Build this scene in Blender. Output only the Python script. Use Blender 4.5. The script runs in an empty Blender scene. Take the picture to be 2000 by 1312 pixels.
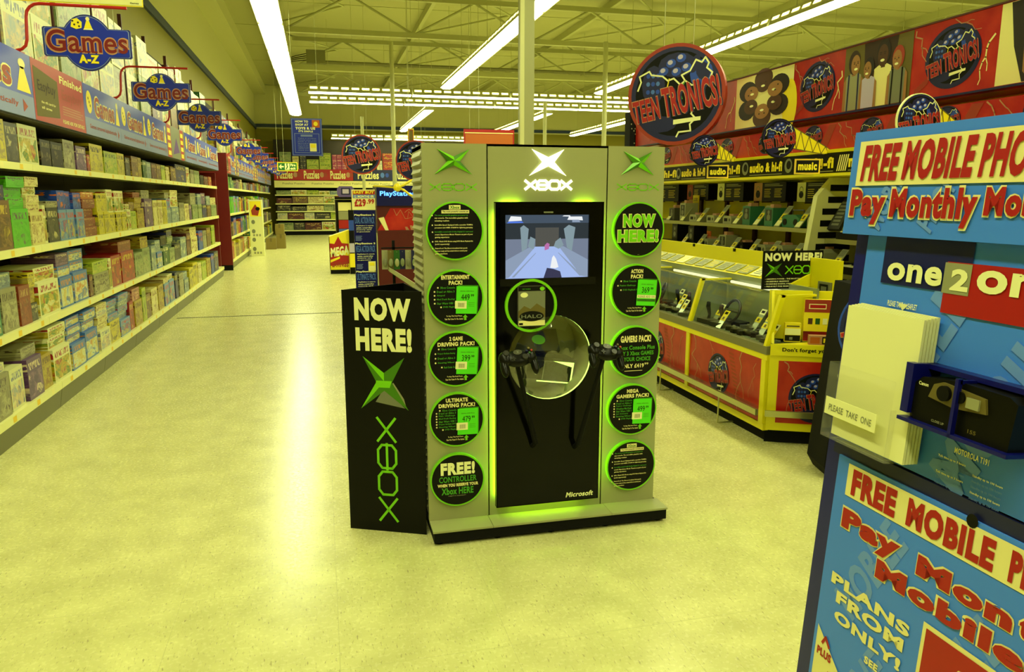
import bpy, math, random
from mathutils import Vector, Matrix
R = math.radians
scene = bpy.context.scene
col = scene.collection

# ------------------------------------------------------------------ camera
FOC = 1480.0                      # focal length in pixels of the 2000 x 1312 frame
EYE = Vector((0, 0, 1.6))
PITCH = math.atan(268 / FOC)
YAW = math.atan(376 / math.hypot(FOC, 268))
cd = bpy.data.cameras.new('camera')
cd.sensor_width = 36.0
cd.lens = FOC / 2000 * 36.0
cd.clip_end = 200
cam = bpy.data.objects.new('camera', cd)
col.objects.link(cam)
cam.location = EYE
cam.rotation_euler = (math.pi / 2 - PITCH, 0, -YAW)
scene.camera = cam

# ------------------------------------------------------------------ world, exposure
w = bpy.data.worlds.new('world'); scene.world = w
w.use_nodes = True
bg = w.node_tree.nodes['Background']
bg.inputs[0].default_value = (0.96, 1.0, 0.52, 1)
bg.inputs[1].default_value = 0.06
scene.view_settings.view_transform = 'Standard'
scene.view_settings.look = 'None'
scene.view_settings.gamma = 1.0
scene.view_settings.use_curve_mapping = False
scene.view_settings.exposure = 0.0
LAMP = 21.5                        # strength of the fluorescent tubes
TINT = (0.96, 1.0, 0.52)          # colour of their light

# ------------------------------------------------------------------ measuring: a photo pixel on a known real plane
_r = Vector((math.cos(YAW), -math.sin(YAW), 0))
_h = Vector((math.sin(YAW), math.cos(YAW), 0))
_f = _h * math.cos(PITCH) - Vector((0, 0, 1)) * math.sin(PITCH)
_u = _h * math.sin(PITCH) + Vector((0, 0, 1)) * math.cos(PITCH)
def ray(u, v): return _r * ((u - 1000) / FOC) - _u * ((v - 656) / FOC) + _f
def onX(u, v, x): d = ray(u, v); return EYE + d * (x / d.x)
def onY(u, v, y): d = ray(u, v); return EYE + d * (y / d.y)
def onZ(u, v, z): d = ray(u, v); return EYE + d * ((z - EYE.z) / d.z)
def pix(p):
    q = Vector(p) - EYE; ww = q.dot(_f)
    return 1000 + FOC * q.dot(_r) / ww, 656 - FOC * q.dot(_u) / ww
def edgeY(u, x, z):               # where along a shelf edge (x, z) the photo column u falls
    v = 400
    for _ in range(6):
        p = onX(u, v, x); v = pix((x, p.y, z))[1]
    return p.y

# ------------------------------------------------------------------ materials
MATS = {}
def lin(c):
    c = c / 255.0
    return c / 12.92 if c <= 0.04045 else ((c + 0.055) / 1.055) ** 2.4
BRIGHT = ('counter yellow', 'print yellow', 'lime', 'lime card', 'ball yellow', 'ticket', 'arm red', 'phone blue', 'phone blue pale', 'vinyl')
def surface(name, rgb):
    """surface colours: some of the yellow lamp cast is put in, strong colours are darkened"""
    r, g, b = (lin(x) for x in rgb)
    t = min(1.0, max(0.0, (rgb[2] - max(rgb[0], rgb[1])) / 50.0))
    b *= 0.52 + 0.48 * t  # part of the yellow lamp cast, put into the colour itself
    if max(rgb) - min(rgb) > 60 and name not in BRIGHT:
        k = 0.62 if name.startswith('carton') else 0.62
        r, g, b = r * k, g * k, b * k
    elif name.startswith('carton '): r, g, b = r * .8, g * .8, b * .8
    return (r, g, b, 1)
def mat(name, rgb, rough=0.5, metal=0.0, coat=0.0, spec=0.5):
    """rgb: surface colour, sRGB 0-255."""
    if max(rgb) < 24: spec = min(spec, 0.2)
    m = bpy.data.materials.new(name); m.use_nodes = True
    b = m.node_tree.nodes['Principled BSDF']
    b.inputs['Base Color'].default_value = surface(name, rgb)
    b.inputs['Roughness'].default_value = rough
    b.inputs['Metallic'].default_value = metal
    b.inputs['Coat Weight'].default_value = coat
    b.inputs['Specular IOR Level'].default_value = spec
    MATS[name] = m
    return m
def glow(name, rgb, strength):
    m = bpy.data.materials.new(name); m.use_nodes = True
    nt = m.node_tree; nt.nodes.clear()
    o = nt.nodes.new('ShaderNodeOutputMaterial'); e = nt.nodes.new('ShaderNodeEmission')
    e.inputs[0].default_value = (rgb[0], rgb[1], rgb[2], 1); e.inputs[1].default_value = strength
    nt.links.new(e.outputs[0], o.inputs[0])
    MATS[name] = m
    return m
def clear(name, tint=(1, 1, 1), ior=1.45, rough=0.02, haze=0.0):
    """clear plastic or glass sheet: transparent, with Fresnel gloss"""
    m = bpy.data.materials.new(name); m.use_nodes = True
    nt = m.node_tree; nt.nodes.clear()
    o = nt.nodes.new('ShaderNodeOutputMaterial'); mx = nt.nodes.new('ShaderNodeMixShader')
    t = nt.nodes.new('ShaderNodeBsdfTransparent'); g = nt.nodes.new('ShaderNodeBsdfGlossy')
    fr = nt.nodes.new('ShaderNodeMath'); fr.operation = 'MULTIPLY_ADD'; fr.inputs[1].default_value = 0.75; fr.inputs[2].default_value = ((ior - 1) / (ior + 1)) ** 2
    lw = nt.nodes.new('ShaderNodeLayerWeight'); pw_ = nt.nodes.new('ShaderNodeMath'); pw_.operation = 'POWER'; pw_.inputs[1].default_value = 4.5
    nt.links.new(lw.outputs['Facing'], pw_.inputs[0]); nt.links.new(pw_.outputs[0], fr.inputs[0])
    t.inputs[0].default_value = (*tint, 1); g.inputs['Roughness'].default_value = rough
    nt.links.new(fr.outputs[0], mx.inputs[0]); nt.links.new(t.outputs[0], mx.inputs[1]); nt.links.new(g.outputs[0], mx.inputs[2])
    last = mx
    if haze:
        d = nt.nodes.new('ShaderNodeBsdfDiffuse'); d.inputs[0].default_value = (.8, .8, .8, 1)
        m2 = nt.nodes.new('ShaderNodeMixShader'); m2.inputs[0].default_value = haze
        nt.links.new(mx.outputs[0], m2.inputs[1]); nt.links.new(d.outputs[0], m2.inputs[2]); last = m2
    nt.links.new(last.outputs[0], o.inputs[0])
    MATS[name] = m
    return m

def noisy(name, c1, c2, scale, rough=0.5, bump=0.0, detail=3, spec=0.5, lo=0.35, hi=0.65, stretch=(1, 1, 1), r2=None):
    m = mat(name, c1, rough, spec=spec)
    nt = m.node_tree; b = nt.nodes['Principled BSDF']
    tc = nt.nodes.new('ShaderNodeTexCoord'); mp = nt.nodes.new('ShaderNodeMapping'); mp.inputs['Scale'].default_value = stretch
    n = nt.nodes.new('ShaderNodeTexNoise'); n.inputs['Scale'].default_value = scale; n.inputs['Detail'].default_value = detail
    cr = nt.nodes.new('ShaderNodeValToRGB')
    cr.color_ramp.elements[0].position = lo; cr.color_ramp.elements[1].position = hi
    cr.color_ramp.elements[0].color = surface(name, c1); cr.color_ramp.elements[1].color = surface(name, c2)
    nt.links.new(tc.outputs['Object'], mp.inputs[0]); nt.links.new(mp.outputs[0], n.inputs[0])
    nt.links.new(n.outputs[0], cr.inputs[0]); nt.links.new(cr.outputs[0], b.inputs['Base Color'])
    if bump:
        bp = nt.nodes.new('ShaderNodeBump'); bp.inputs['Strength'].default_value = bump; bp.inputs['Distance'].default_value = 0.01
        nt.links.new(n.outputs[0], bp.inputs['Height']); nt.links.new(bp.outputs[0], b.inputs['Normal'])
    return m

def art(name, base, a, b_, acc):
    """printed carton: title lettering band over a picture of mixed colour patches, different on every object"""
    m = mat(name, base, 0.38)
    nt = m.node_tree; N = nt.nodes.new; L = nt.links.new
    bs = nt.nodes['Principled BSDF']
    uv = N('ShaderNodeUVMap'); oi = N('ShaderNodeObjectInfo')
    sep = N('ShaderNodeSeparateXYZ'); L(uv.outputs[0], sep.inputs[0])
    mul = N('ShaderNodeMath'); mul.operation = 'MULTIPLY'; mul.inputs[1].default_value = 53.0; L(oi.outputs['Random'], mul.inputs[0])
    cmb = N('ShaderNodeCombineXYZ'); L(mul.outputs[0], cmb.inputs[0]); L(mul.outputs[0], cmb.inputs[1])
    add = N('ShaderNodeVectorMath'); add.operation = 'ADD'; L(uv.outputs[0], add.inputs[0]); L(cmb.outputs[0], add.inputs[1])
    no = N('ShaderNodeTexNoise'); no.inputs['Scale'].default_value = 3.4; no.inputs['Detail'].default_value = 9; no.inputs['Roughness'].default_value = 0.68; no.inputs['Distortion'].default_value = 0.8
    L(add.outputs[0], no.inputs[0])
    vo = N('ShaderNodeTexVoronoi'); vo.inputs['Scale'].default_value = 3.6; L(add.outputs[0], vo.inputs[0])
    sx = N('ShaderNodeSeparateColor'); L(vo.outputs['Color'], sx.inputs[0])
    av = N('ShaderNodeMath'); av.operation = 'MULTIPLY_ADD'; av.inputs[1].default_value = 0.36; L(sx.outputs[0], av.inputs[0])
    nh = N('ShaderNodeMath'); nh.operation = 'MULTIPLY'; nh.inputs[1].default_value = 0.72; L(no.outputs[0], nh.inputs[0]); L(nh.outputs[0], av.inputs[2])
    cr = N('ShaderNodeValToRGB'); cr.color_ramp.interpolation = 'LINEAR'
    el = cr.color_ramp.elements
    el[0].position = 0.25; el[1].position = 0.75
    for p, c in ((0.25, a), (0.75, acc)):
        [e for e in el if abs(e.position - p) < 1e-4][0].color = surface(name, c)
    for p, c in ((0.38, base), (0.46, b_), (0.58, a), (0.66, b_)):
        e = el.new(p); e.color = surface(name, c)
    L(av.outputs[0], cr.inputs[0])
    def band(sock, lo, hi):
        g = N('ShaderNodeMath'); g.operation = 'GREATER_THAN'; g.inputs[1].default_value = lo; L(sock, g.inputs[0])
        l = N('ShaderNodeMath'); l.operation = 'LESS_THAN'; l.inputs[1].default_value = hi; L(sock, l.inputs[0])
        t = N('ShaderNodeMath'); t.operation = 'MULTIPLY'; L(g.outputs[0], t.inputs[0]); L(l.outputs[0], t.inputs[1])
        return t.outputs[0]
    def both(x, y):
        t = N('ShaderNodeMath'); t.operation = 'MULTIPLY'; L(x, t.inputs[0]); L(y, t.inputs[1]); return t.outputs[0]
    pic = both(band(sep.outputs[0], .05, .95), band(sep.outputs[1], .06, .66))
    ln = N('ShaderNodeTexNoise'); ln.noise_dimensions = '2D'; ln.inputs['Scale'].default_value = 9; ln.inputs['Detail'].default_value = 1
    mp = N('ShaderNodeMapping'); mp.inputs['Scale'].default_value = (2.2, 0.6, 1); L(add.outputs[0], mp.inputs[0]); L(mp.outputs[0], ln.inputs[0])
    lt = N('ShaderNodeMath'); lt.operation = 'GREATER_THAN'; lt.inputs[1].default_value = 0.5; L(ln.outputs[0], lt.inputs[0])
    tit = both(both(band(sep.outputs[0], .10, .90), band(sep.outputs[1], .72, .90)), lt.outputs[0])
    m1 = N('ShaderNodeMix'); m1.data_type = 'RGBA'; m1.inputs['A'].default_value = surface(name, base)
    L(pic, m1.inputs['Factor']); L(cr.outputs[0], m1.inputs['B'])
    m2 = N('ShaderNodeMix'); m2.data_type = 'RGBA'; m2.inputs['B'].default_value = surface(name, acc)
    L(tit, m2.inputs['Factor']); L(m1.outputs['Result'], m2.inputs['A'])
    L(m2.outputs['Result'], bs.inputs['Base Color'])
    return m

# ------------------------------------------------------------------ geometry collector
class Frame:
    """a flat face in the world: origin, right and up as seen by someone looking at it"""
    def __init__(s, o, right, up):
        s.o = Vector(o); s.r = Vector(right).normalized(); s.u = Vector(up).normalized(); s.n = s.r.cross(s.u).normalized()
    def pt(s, x, y, d=0.0): return s.o + s.r * x + s.u * y + s.n * d
    def px(s, u, v):
        d = ray(u, v); t = (s.o - EYE).dot(s.n) / d.dot(s.n); q = EYE + d * t - s.o
        return q.dot(s.r), q.dot(s.u)
    def turn(s, deg, x=0, y=0):
        c, k = math.cos(R(deg)), math.sin(R(deg))
        return Frame(s.pt(x, y), s.r * c + s.u * k, s.u * c - s.r * k)

GLYPH = {}
def glyphs(text, bold=0.0, res=3):
    key = (text, bold, res)
    if key not in GLYPH:
        c = bpy.data.curves.new('writing', 'FONT'); c.body = text; c.size = 1.0; c.offset = bold
        c.resolution_u = res; c.fill_mode = 'FRONT'; c.dimensions = '2D'
        if bold: c.space_character = 1.0 + bold * 2.2
        o = bpy.data.objects.new('writing', c)
        me = o.to_mesh()
        vs = [(v.co.x, v.co.y) for v in me.vertices]; fs = [tuple(p.vertices) for p in me.polygons]
        o.to_mesh_clear(); bpy.data.objects.remove(o); bpy.data.curves.remove(c)
        if not vs: vs, fs = [(0, 0), (1, 0), (1, 1)], [(0, 1, 2)]
        xs = [p[0] for p in vs]; ys = [p[1] for p in vs]
        x0, y0 = min(xs), min(ys); ww = max(max(xs) - x0, 1e-6); hh = max(max(ys) - y0, 1e-6)
        GLYPH[key] = ([((x - x0) / ww, (y - y0) / hh) for x, y in vs], fs, ww / hh)
    return GLYPH[key]

class MB:
    def __init__(s): s.v = []; s.f = []; s.m = []; s.uv = []
    def face(s, pts, m, uv=None):
        i = len(s.v); s.v += [Vector(p) for p in pts]; s.f.append(tuple(range(i, i + len(pts)))); s.m.append(m); s.uv.append(uv)
    def mesh(s, vs, fs, m):
        i = len(s.v); s.v += [Vector(p) for p in vs]
        for f in fs: s.f.append(tuple(i + k for k in f)); s.m.append(m); s.uv.append(None)
        return s
    def box(s, x0, x1, y0, y1, z0, z1, m):
        vs = [(x, y, z) for z in (z0, z1) for y in (y0, y1) for x in (x0, x1)]
        return s.mesh(vs, [(0, 2, 3, 1), (4, 5, 7, 6), (0, 1, 5, 4), (2, 6, 7, 3), (0, 4, 6, 2), (1, 3, 7, 5)], m)
    def fbox(s, fr, x0, x1, y0, y1, d0, d1, m):
        vs = [fr.pt(x, y, d) for d in (d0, d1) for y in (y0, y1) for x in (x0, x1)]
        return s.mesh(vs, [(0, 2, 3, 1), (4, 5, 7, 6), (0, 1, 5, 4), (2, 6, 7, 3), (0, 4, 6, 2), (1, 3, 7, 5)], m)
    def prism(s, fr, pts, d0, d1, m, mside=None):
        n = len(pts)
        a = sum(pts[i][0] * pts[(i + 1) % n][1] - pts[(i + 1) % n][0] * pts[i][1] for i in range(n))
        if a < 0: pts = pts[::-1]
        s.face([fr.pt(x, y, d1) for x, y in pts], m)
        s.face([fr.pt(x, y, d0) for x, y in pts[::-1]], mside or m)
        for i in range(n):
            p, q = pts[i], pts[(i + 1) % n]
            s.face([fr.pt(*p, d0), fr.pt(*q, d0), fr.pt(*q, d1), fr.pt(*p, d1)], mside or m)
        return s
    def poly(s, fr, pts, m, d=0.0015): s.face([fr.pt(x, y, d) for x, y in pts], m); return s
    def rect(s, fr, x0, y0, x1, y1, m, d=0.001): return s.poly(fr, [(x0, y0), (x1, y0), (x1, y1), (x0, y1)], m, d)
    def oval(s, fr, cx, cy, rx, ry, m, d=0.0015, n=28, rot=0):
        c, k = math.cos(R(rot)), math.sin(R(rot)); pts = []
        for i in range(n):
            t = 2 * math.pi * i / n; x, y = rx * math.cos(t), ry * math.sin(t); pts.append((cx + x * c - y * k, cy + x * k + y * c))
        return s.poly(fr, pts, m, d)
    def ring(s, fr, cx, cy, r0, r1, m, d=0.002, n=40, sy=1.0):
        for i in range(n):
            t, q = 2 * math.pi * i / n, 2 * math.pi * (i + 1) / n
            s.face([fr.pt(cx + r0 * math.cos(t), cy + sy * r0 * math.sin(t), d), fr.pt(cx + r1 * math.cos(t), cy + sy * r1 * math.sin(t), d),
                    fr.pt(cx + r1 * math.cos(q), cy + sy * r1 * math.sin(q), d), fr.pt(cx + r0 * math.cos(q), cy + sy * r0 * math.sin(q), d)], m)
        return s
    def stroke(s, fr, pts, wd, m, d=0.002, w1=None):
        n = len(pts) - 1
        for i in range(n):
            (x0, y0), (x1, y1) = pts[i], pts[i + 1]
            L = math.hypot(x1 - x0, y1 - y0) or 1e-6
            wa = wd if w1 is None else wd + (w1 - wd) * i / n
            ex, ey = (x1 - x0) / L * wa * .3, (y1 - y0) / L * wa * .3
            nx, ny = -(y1 - y0) / L * wa / 2, (x1 - x0) / L * wa / 2
            s.face([fr.pt(x0 - ex - nx, y0 - ey - ny, d), fr.pt(x1 + ex - nx, y1 + ey - ny, d), fr.pt(x1 + ex + nx, y1 + ey + ny, d), fr.pt(x0 - ex + nx, y0 - ey + ny, d)], m)
        return s
    def text(s, fr, t, x0, y0, x1, y1, m, bold=0.0, d=0.002, shear=0.0, rise=0.0, res=3, grow=0.0):
        vs, fs, _ = glyphs(t, bold, res)
        out = []
        for x, y in vs:
            g = 1 + grow * (x - .5)
            X = x0 + (x1 - x0) * x + shear * (y1 - y0) * (y - .5); Y = (y0 + y1) / 2 + (y1 - y0) * (y - .5) * g + rise * (x1 - x0) * (x - .5)
            out.append(fr.pt(X, Y, d))
        return s.mesh(out, fs, m)
    def otext(s, fr, t, x0, y0, x1, y1, m, mo, bold=0.02, out=0.03, d=0.002, **k):
        h = (y1 - y0) * out
        s.text(fr, t, x0 - h, y0 - h, x1 + h, y1 + h, mo, bold + out * .7, d, **k)
        return s.text(fr, t, x0, y0, x1, y1, m, bold, d + 0.0012, **k)
    def tube(s, pts, r, m, n=8, cap=True):
        pts = [Vector(p) for p in pts]; rings = []
        rr = r if isinstance(r, (list, tuple)) else [r] * len(pts)
        prev = None
        for i, p in enumerate(pts):
            t = (pts[min(i + 1, len(pts) - 1)] - pts[max(i - 1, 0)]).normalized()
            a = prev - t * prev.dot(t) if prev is not None else t.orthogonal()
            if a.length < 1e-4: a = t.orthogonal()
            a.normalize(); prev = a; b = t.cross(a)
            rings.append([p + (a * math.cos(2 * math.pi * k / n) + b * math.sin(2 * math.pi * k / n)) * rr[i] for k in range(n)])
        vs = [q for g in rings for q in g]
        fs = [(i * n + k, i * n + (k + 1) % n, (i + 1) * n + (k + 1) % n, (i + 1) * n + k) for i in range(len(pts) - 1) for k in range(n)]
        if cap: fs += [tuple(range(n))[::-1], tuple((len(pts) - 1) * n + k for k in range(n))]
        return s.mesh(vs, fs, m)
    def ball(s, c, rx, ry, rz, m, nu=14, nv=9):
        c = Vector(c); vs = []; fs = []
        for j in range(nv + 1):
            p = math.pi * j / nv
            for i in range(nu):
                t = 2 * math.pi * i / nu
                vs.append(c + Vector((rx * math.sin(p) * math.cos(t), ry * math.sin(p) * math.sin(t), rz * math.cos(p))))
        for j in range(nv):
            for i in range(nu):
                fs.append((j * nu + i, (j + 1) * nu + i, (j + 1) * nu + (i + 1) % nu, j * nu + (i + 1) % nu))
        return s.mesh(vs, fs, m)
    def disc(s, fr, cx, cy, r, d0, d1, m, mside=None, n=48):
        return s.prism(fr, [(cx + r * math.cos(2 * math.pi * i / n), cy + r * math.sin(2 * math.pi * i / n)) for i in range(n)], d0, d1, m, mside)
    def build(s, name, parent=None, base=None, smooth=False):
        if parent is not None:
            top = parent
            while top.parent: top = top.parent
            off = Vector(top.location)
        else: off = Vector(base) if base is not None else Vector((0, 0, 0))
        me = bpy.data.meshes.new(name)
        me.from_pydata([tuple(p - off) for p in s.v], [], s.f)
        keys = []
        for k in s.m:
            if k not in keys: keys.append(k)
        for k in keys: me.materials.append(MATS[k])
        ix = {k: i for i, k in enumerate(keys)}
        me.polygons.foreach_set('material_index', [ix[k] for k in s.m])
        if any(q is not None for q in s.uv):
            ul = me.uv_layers.new(name='UVMap')
            for p, q in zip(me.polygons, s.uv):
                if q:
                    for li, c in zip(p.loop_indices, q): ul.data[li].uv = c
        if smooth: me.polygons.foreach_set('use_smooth', [True] * len(me.polygons))
        me.update()
        o = bpy.data.objects.new(name, me); col.objects.link(o)
        if parent is not None: o.parent = parent
        else: o.location = off
        return o

def tag(o, label=None, cat=None, group=None, kind=None):
    if label: o['label'] = label
    if cat: o['category'] = cat
    if group: o['group'] = group
    if kind: o['kind'] = kind
    return o
def thing(name, label, cat, loc, group=None):
    o = bpy.data.objects.new(name, None); o.empty_display_size = 0.1; col.objects.link(o); o.location = loc
    return tag(o, label, cat, group)
def struct(o): o['kind'] = 'structure'; return o
ORD = ['first', 'second', 'third', 'fourth', 'fifth', 'sixth', 'seventh', 'eighth', 'ninth', 'tenth', 'eleventh', 'twelfth', 'thirteenth', 'fourteenth',
       'fifteenth', 'sixteenth', 'seventeenth', 'eighteenth', 'nineteenth', 'twentieth']
ORD += ['twenty-' + x for x in ORD[:9]] + ['thirtieth'] + ['thirty-' + x for x in ORD[:9]] + ['fortieth'] + ['forty-' + x for x in ORD[:9]]
rnd = random.Random(7)
X_, Y_, Z_ = Vector((1, 0, 0)), Vector((0, 1, 0)), Vector((0, 0, 1))
def facing_camera_side(x, y, z): return Frame((x, y, z), X_, Z_)         # looks towards -Y
def facing_right(x, y, z): return Frame((x, y, z), Y_, Z_)               # on the games side, looks towards +X
def facing_left(x, y, z): return Frame((x, y, z), -Y_, Z_)               # on the counter side, looks towards -X

# ------------------------------------------------------------------ colours
mat('white paint', (225, 225, 215), 0.45); mat('roof white', (164, 162, 152), 0.7); mat('steel white', (168, 168, 158), 0.5); mat('wall white', (186, 184, 176), 0.7)
mat('yellow wall', (152, 142, 4), 0.7); mat('trim blue', (40, 62, 110), 0.5)
mat('shelf cream', (232, 230, 205), 0.35); mat('shelf back', (46, 40, 40), 0.8); mat('kick grey', (112, 110, 100), 0.5)
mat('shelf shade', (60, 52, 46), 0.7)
mat('red panel', (132, 6, 14), 0.45); mat('black', (9, 9, 9), 0.4); mat('matt black', (6, 6, 6), 0.75); mat('gloss black', (5, 5, 6), 0.12)
mat('ticket', (236, 200, 70), 0.5)
mat('sign blue', (4, 50, 215), 0.35); mat('sign red', (150, 6, 18), 0.4); mat('sign deep', (18, 36, 150), 0.35); mat('sign pale', (150, 170, 235), 0.4); mat('sign navy', (20, 24, 70), 0.4)
mat('print white', (245, 245, 238), 0.5); mat('print cream', (240, 232, 205), 0.5); mat('print red', (214, 18, 28), 0.45); mat('print rust', (196, 62, 44), 0.5)
mat('print yellow', (245, 225, 40), 0.45); mat('print green', (88, 200, 40), 0.45); mat('print dark green', (38, 110, 28), 0.5)
mat('print black', (8, 8, 8), 0.5); mat('print grey', (150, 150, 150), 0.5); mat('print silver', (120, 124, 128), 0.45); mat('print blue', (40, 90, 225), 0.4)
mat('print sky', (90, 140, 245), 0.45); mat('print navy', (14, 20, 92), 0.45); mat('print purple', (110, 50, 170), 0.5); mat('print magenta', (200, 50, 160), 0.5)
mat('print skin', (196, 140, 104), 0.6); mat('print brown', (96, 56, 34), 0.6); mat('print dark brown', (50, 28, 20), 0.6); mat('print hair', (30, 18, 14), 0.6)
mat('print olive', (130, 116, 60), 0.6); mat('print orange', (235, 120, 40), 0.5); mat('print pink', (232, 170, 160), 0.5); mat('print lilac', (190, 180, 225), 0.5)
mat('header blue', (52, 84, 236), 0.4); mat('header pale', (140, 160, 232), 0.4)
mat('arm red', (176, 20, 28), 0.35)
mat('kiosk grey', (160, 161, 150), 0.42); mat('kiosk seam', (52, 52, 48), 0.6)
mat('lime', (122, 212, 8), 0.35); mat('lime deep', (80, 156, 6), 0.4); mat('lime card', (84, 226, 6), 0.5)
mat('plastic black', (16, 16, 17), 0.3); mat('plastic grey', (74, 74, 76), 0.35); mat('plastic mid', (120, 122, 124), 0.35); mat('pad grey', (40, 40, 42), 0.4)
mat('counter yellow', (238, 226, 20), 0.4); mat('aluminium', (190, 190, 185), 0.3, 0.9); mat('sill grey', (120, 116, 100), 0.4)
mat('dark upright', (74, 28, 24), 0.6); mat('case grey', (150, 160, 160), 0.2, 0.3)
noisy('thunder red', (214, 14, 24), (240, 56, 50), 7, 0.35, lo=.4, hi=.7); noisy('thunder dark', (130, 8, 14), (200, 24, 28), 6, 0.4)
mat('phone blue', (64, 134, 250), 0.4); mat('phone blue pale', (104, 152, 235), 0.45); mat('stand blue', (8, 14, 130), 0.35); mat('logo blue', (10, 24, 104), 0.4)
mat('logo grey', (150, 152, 150), 0.4); mat('leaflet', (240, 240, 228), 0.6)
mat('carton', (158, 138, 84), 0.8); mat('carton tape', (130, 112, 66), 0.6)
mat('exit green', (20, 130, 60), 0.4); mat('teal', (60, 140, 130), 0.4); mat('radio silver', (170, 172, 172), 0.3, 0.3)
mat('navy gloss', (14, 18, 110), 0.25); mat('maroon', (104, 10, 18), 0.4); mat('ball yellow', (240, 220, 40), 0.35); mat('console lilac', (130, 110, 190), 0.35)
clear('glass', (0.97, 1, 0.98)); clear('acrylic', (0.96, 0.96, 0.94), 1.45, 0.05, 0.05); clear('bubble', (0.95, 0.97, 0.95), 2.4, 0.02); clear('wrap', (0.9, 0.9, 0.88), 1.5, 0.08, 0.12)
glow('tube light', TINT, LAMP)
glow('slot light', (1.0, 0.93, 0.20), LAMP * 0.35)
glow('green neon', (0.50, 1.0, 0.02), 22.0); glow('recess fill', (0.85, 1.0, 0.5), 14.0); glow('logo light', (0.93, 1.0, 0.55), 3.0); glow('blue neon', (0.12, 0.42, 1.0), 2.4)
glow('case glint', (1.0, 0.98, 0.55), 2.0); glow('window glow', (0.62, 1.0, 0.15), 2.5)
for i, (k, c) in enumerate({'scr floor': (.42, .56, .95), 'scr wall': (.20, .24, .33), 'scr wall lit': (.30, .38, .52), 'scr dark': (.035, .045, .05), 'scr ceil': (.07, .10, .14),
          'scr white': (.95, .98, 1.0), 'scr blue': (.10, .22, .85), 'scr gun': (.05, .05, .10), 'scr pink': (.55, .18, .45), 'scr pillar': (.26, .36, .40), 'scr far': (.10, .10, .085)}.items()):
    glow(k, c, 0.9)

# floor: polished speckled vinyl
m = noisy('vinyl', (202, 200, 178), (226, 224, 204), 5, 0.2, spec=0.5, lo=.3, hi=.7)
nt = m.node_tree; bs = nt.nodes['Principled BSDF']
tc = nt.nodes.new('ShaderNodeTexCoord')
sp = nt.nodes.new('ShaderNodeTexNoise'); sp.inputs['Scale'].default_value = 60; sp.inputs['Detail'].default_value = 4; nt.links.new(tc.outputs['Object'], sp.inputs[0])
rr = nt.nodes.new('ShaderNodeMapRange'); rr.inputs['From Min'].default_value = .25; rr.inputs['From Max'].default_value = .75; rr.inputs['To Min'].default_value = .17; rr.inputs['To Max'].default_value = .33
nt.links.new(sp.outputs[0], rr.inputs[0]); nt.links.new(rr.outputs[0], bs.inputs['Roughness'])
mpf = nt.nodes.new('ShaderNodeMapping'); mpf.inputs['Scale'].default_value = (1, .25, 1); nt.links.new(tc.outputs['Object'], mpf.inputs[0])
fl = nt.nodes.new('ShaderNodeTexNoise'); fl.inputs['Scale'].default_value = 130; fl.inputs['Detail'].default_value = 3; nt.links.new(mpf.outputs[0], fl.inputs[0])
th = nt.nodes.new('ShaderNodeMapRange'); th.inputs['From Min'].default_value = .60; th.inputs['From Max'].default_value = .74; nt.links.new(fl.outputs[0], th.inputs[0])
mx = nt.nodes.new('ShaderNodeMix'); mx.data_type = 'RGBA'; mx.inputs['B'].default_value = (lin(150), lin(142), lin(94), 1)
old = bs.inputs['Base Color'].links[0].from_socket
nt.links.new(th.outputs[0], mx.inputs['Factor']); nt.links.new(old, mx.inputs['A']); nt.links.new(mx.outputs['Result'], bs.inputs['Base Color'])
bk = nt.nodes.new('ShaderNodeTexBrick'); bk.offset = 0; bk.inputs['Scale'].default_value = 1.0; bk.inputs['Mortar Size'].default_value = 0.0015
bk.inputs['Brick Width'].default_value = 0.61; bk.inputs['Row Height'].default_value = 0.61; nt.links.new(tc.outputs['Object'], bk.inputs[0])
m3 = nt.nodes.new('ShaderNodeMix'); m3.data_type = 'RGBA'; m3.inputs['B'].default_value = (lin(196), lin(194), lin(130), 1)
nt.links.new(bk.outputs['Fac'], m3.inputs['Factor']); nt.links.new(mx.outputs['Result'], m3.inputs['A']); nt.links.new(m3.outputs['Result'], bs.inputs['Base Color'])

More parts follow.
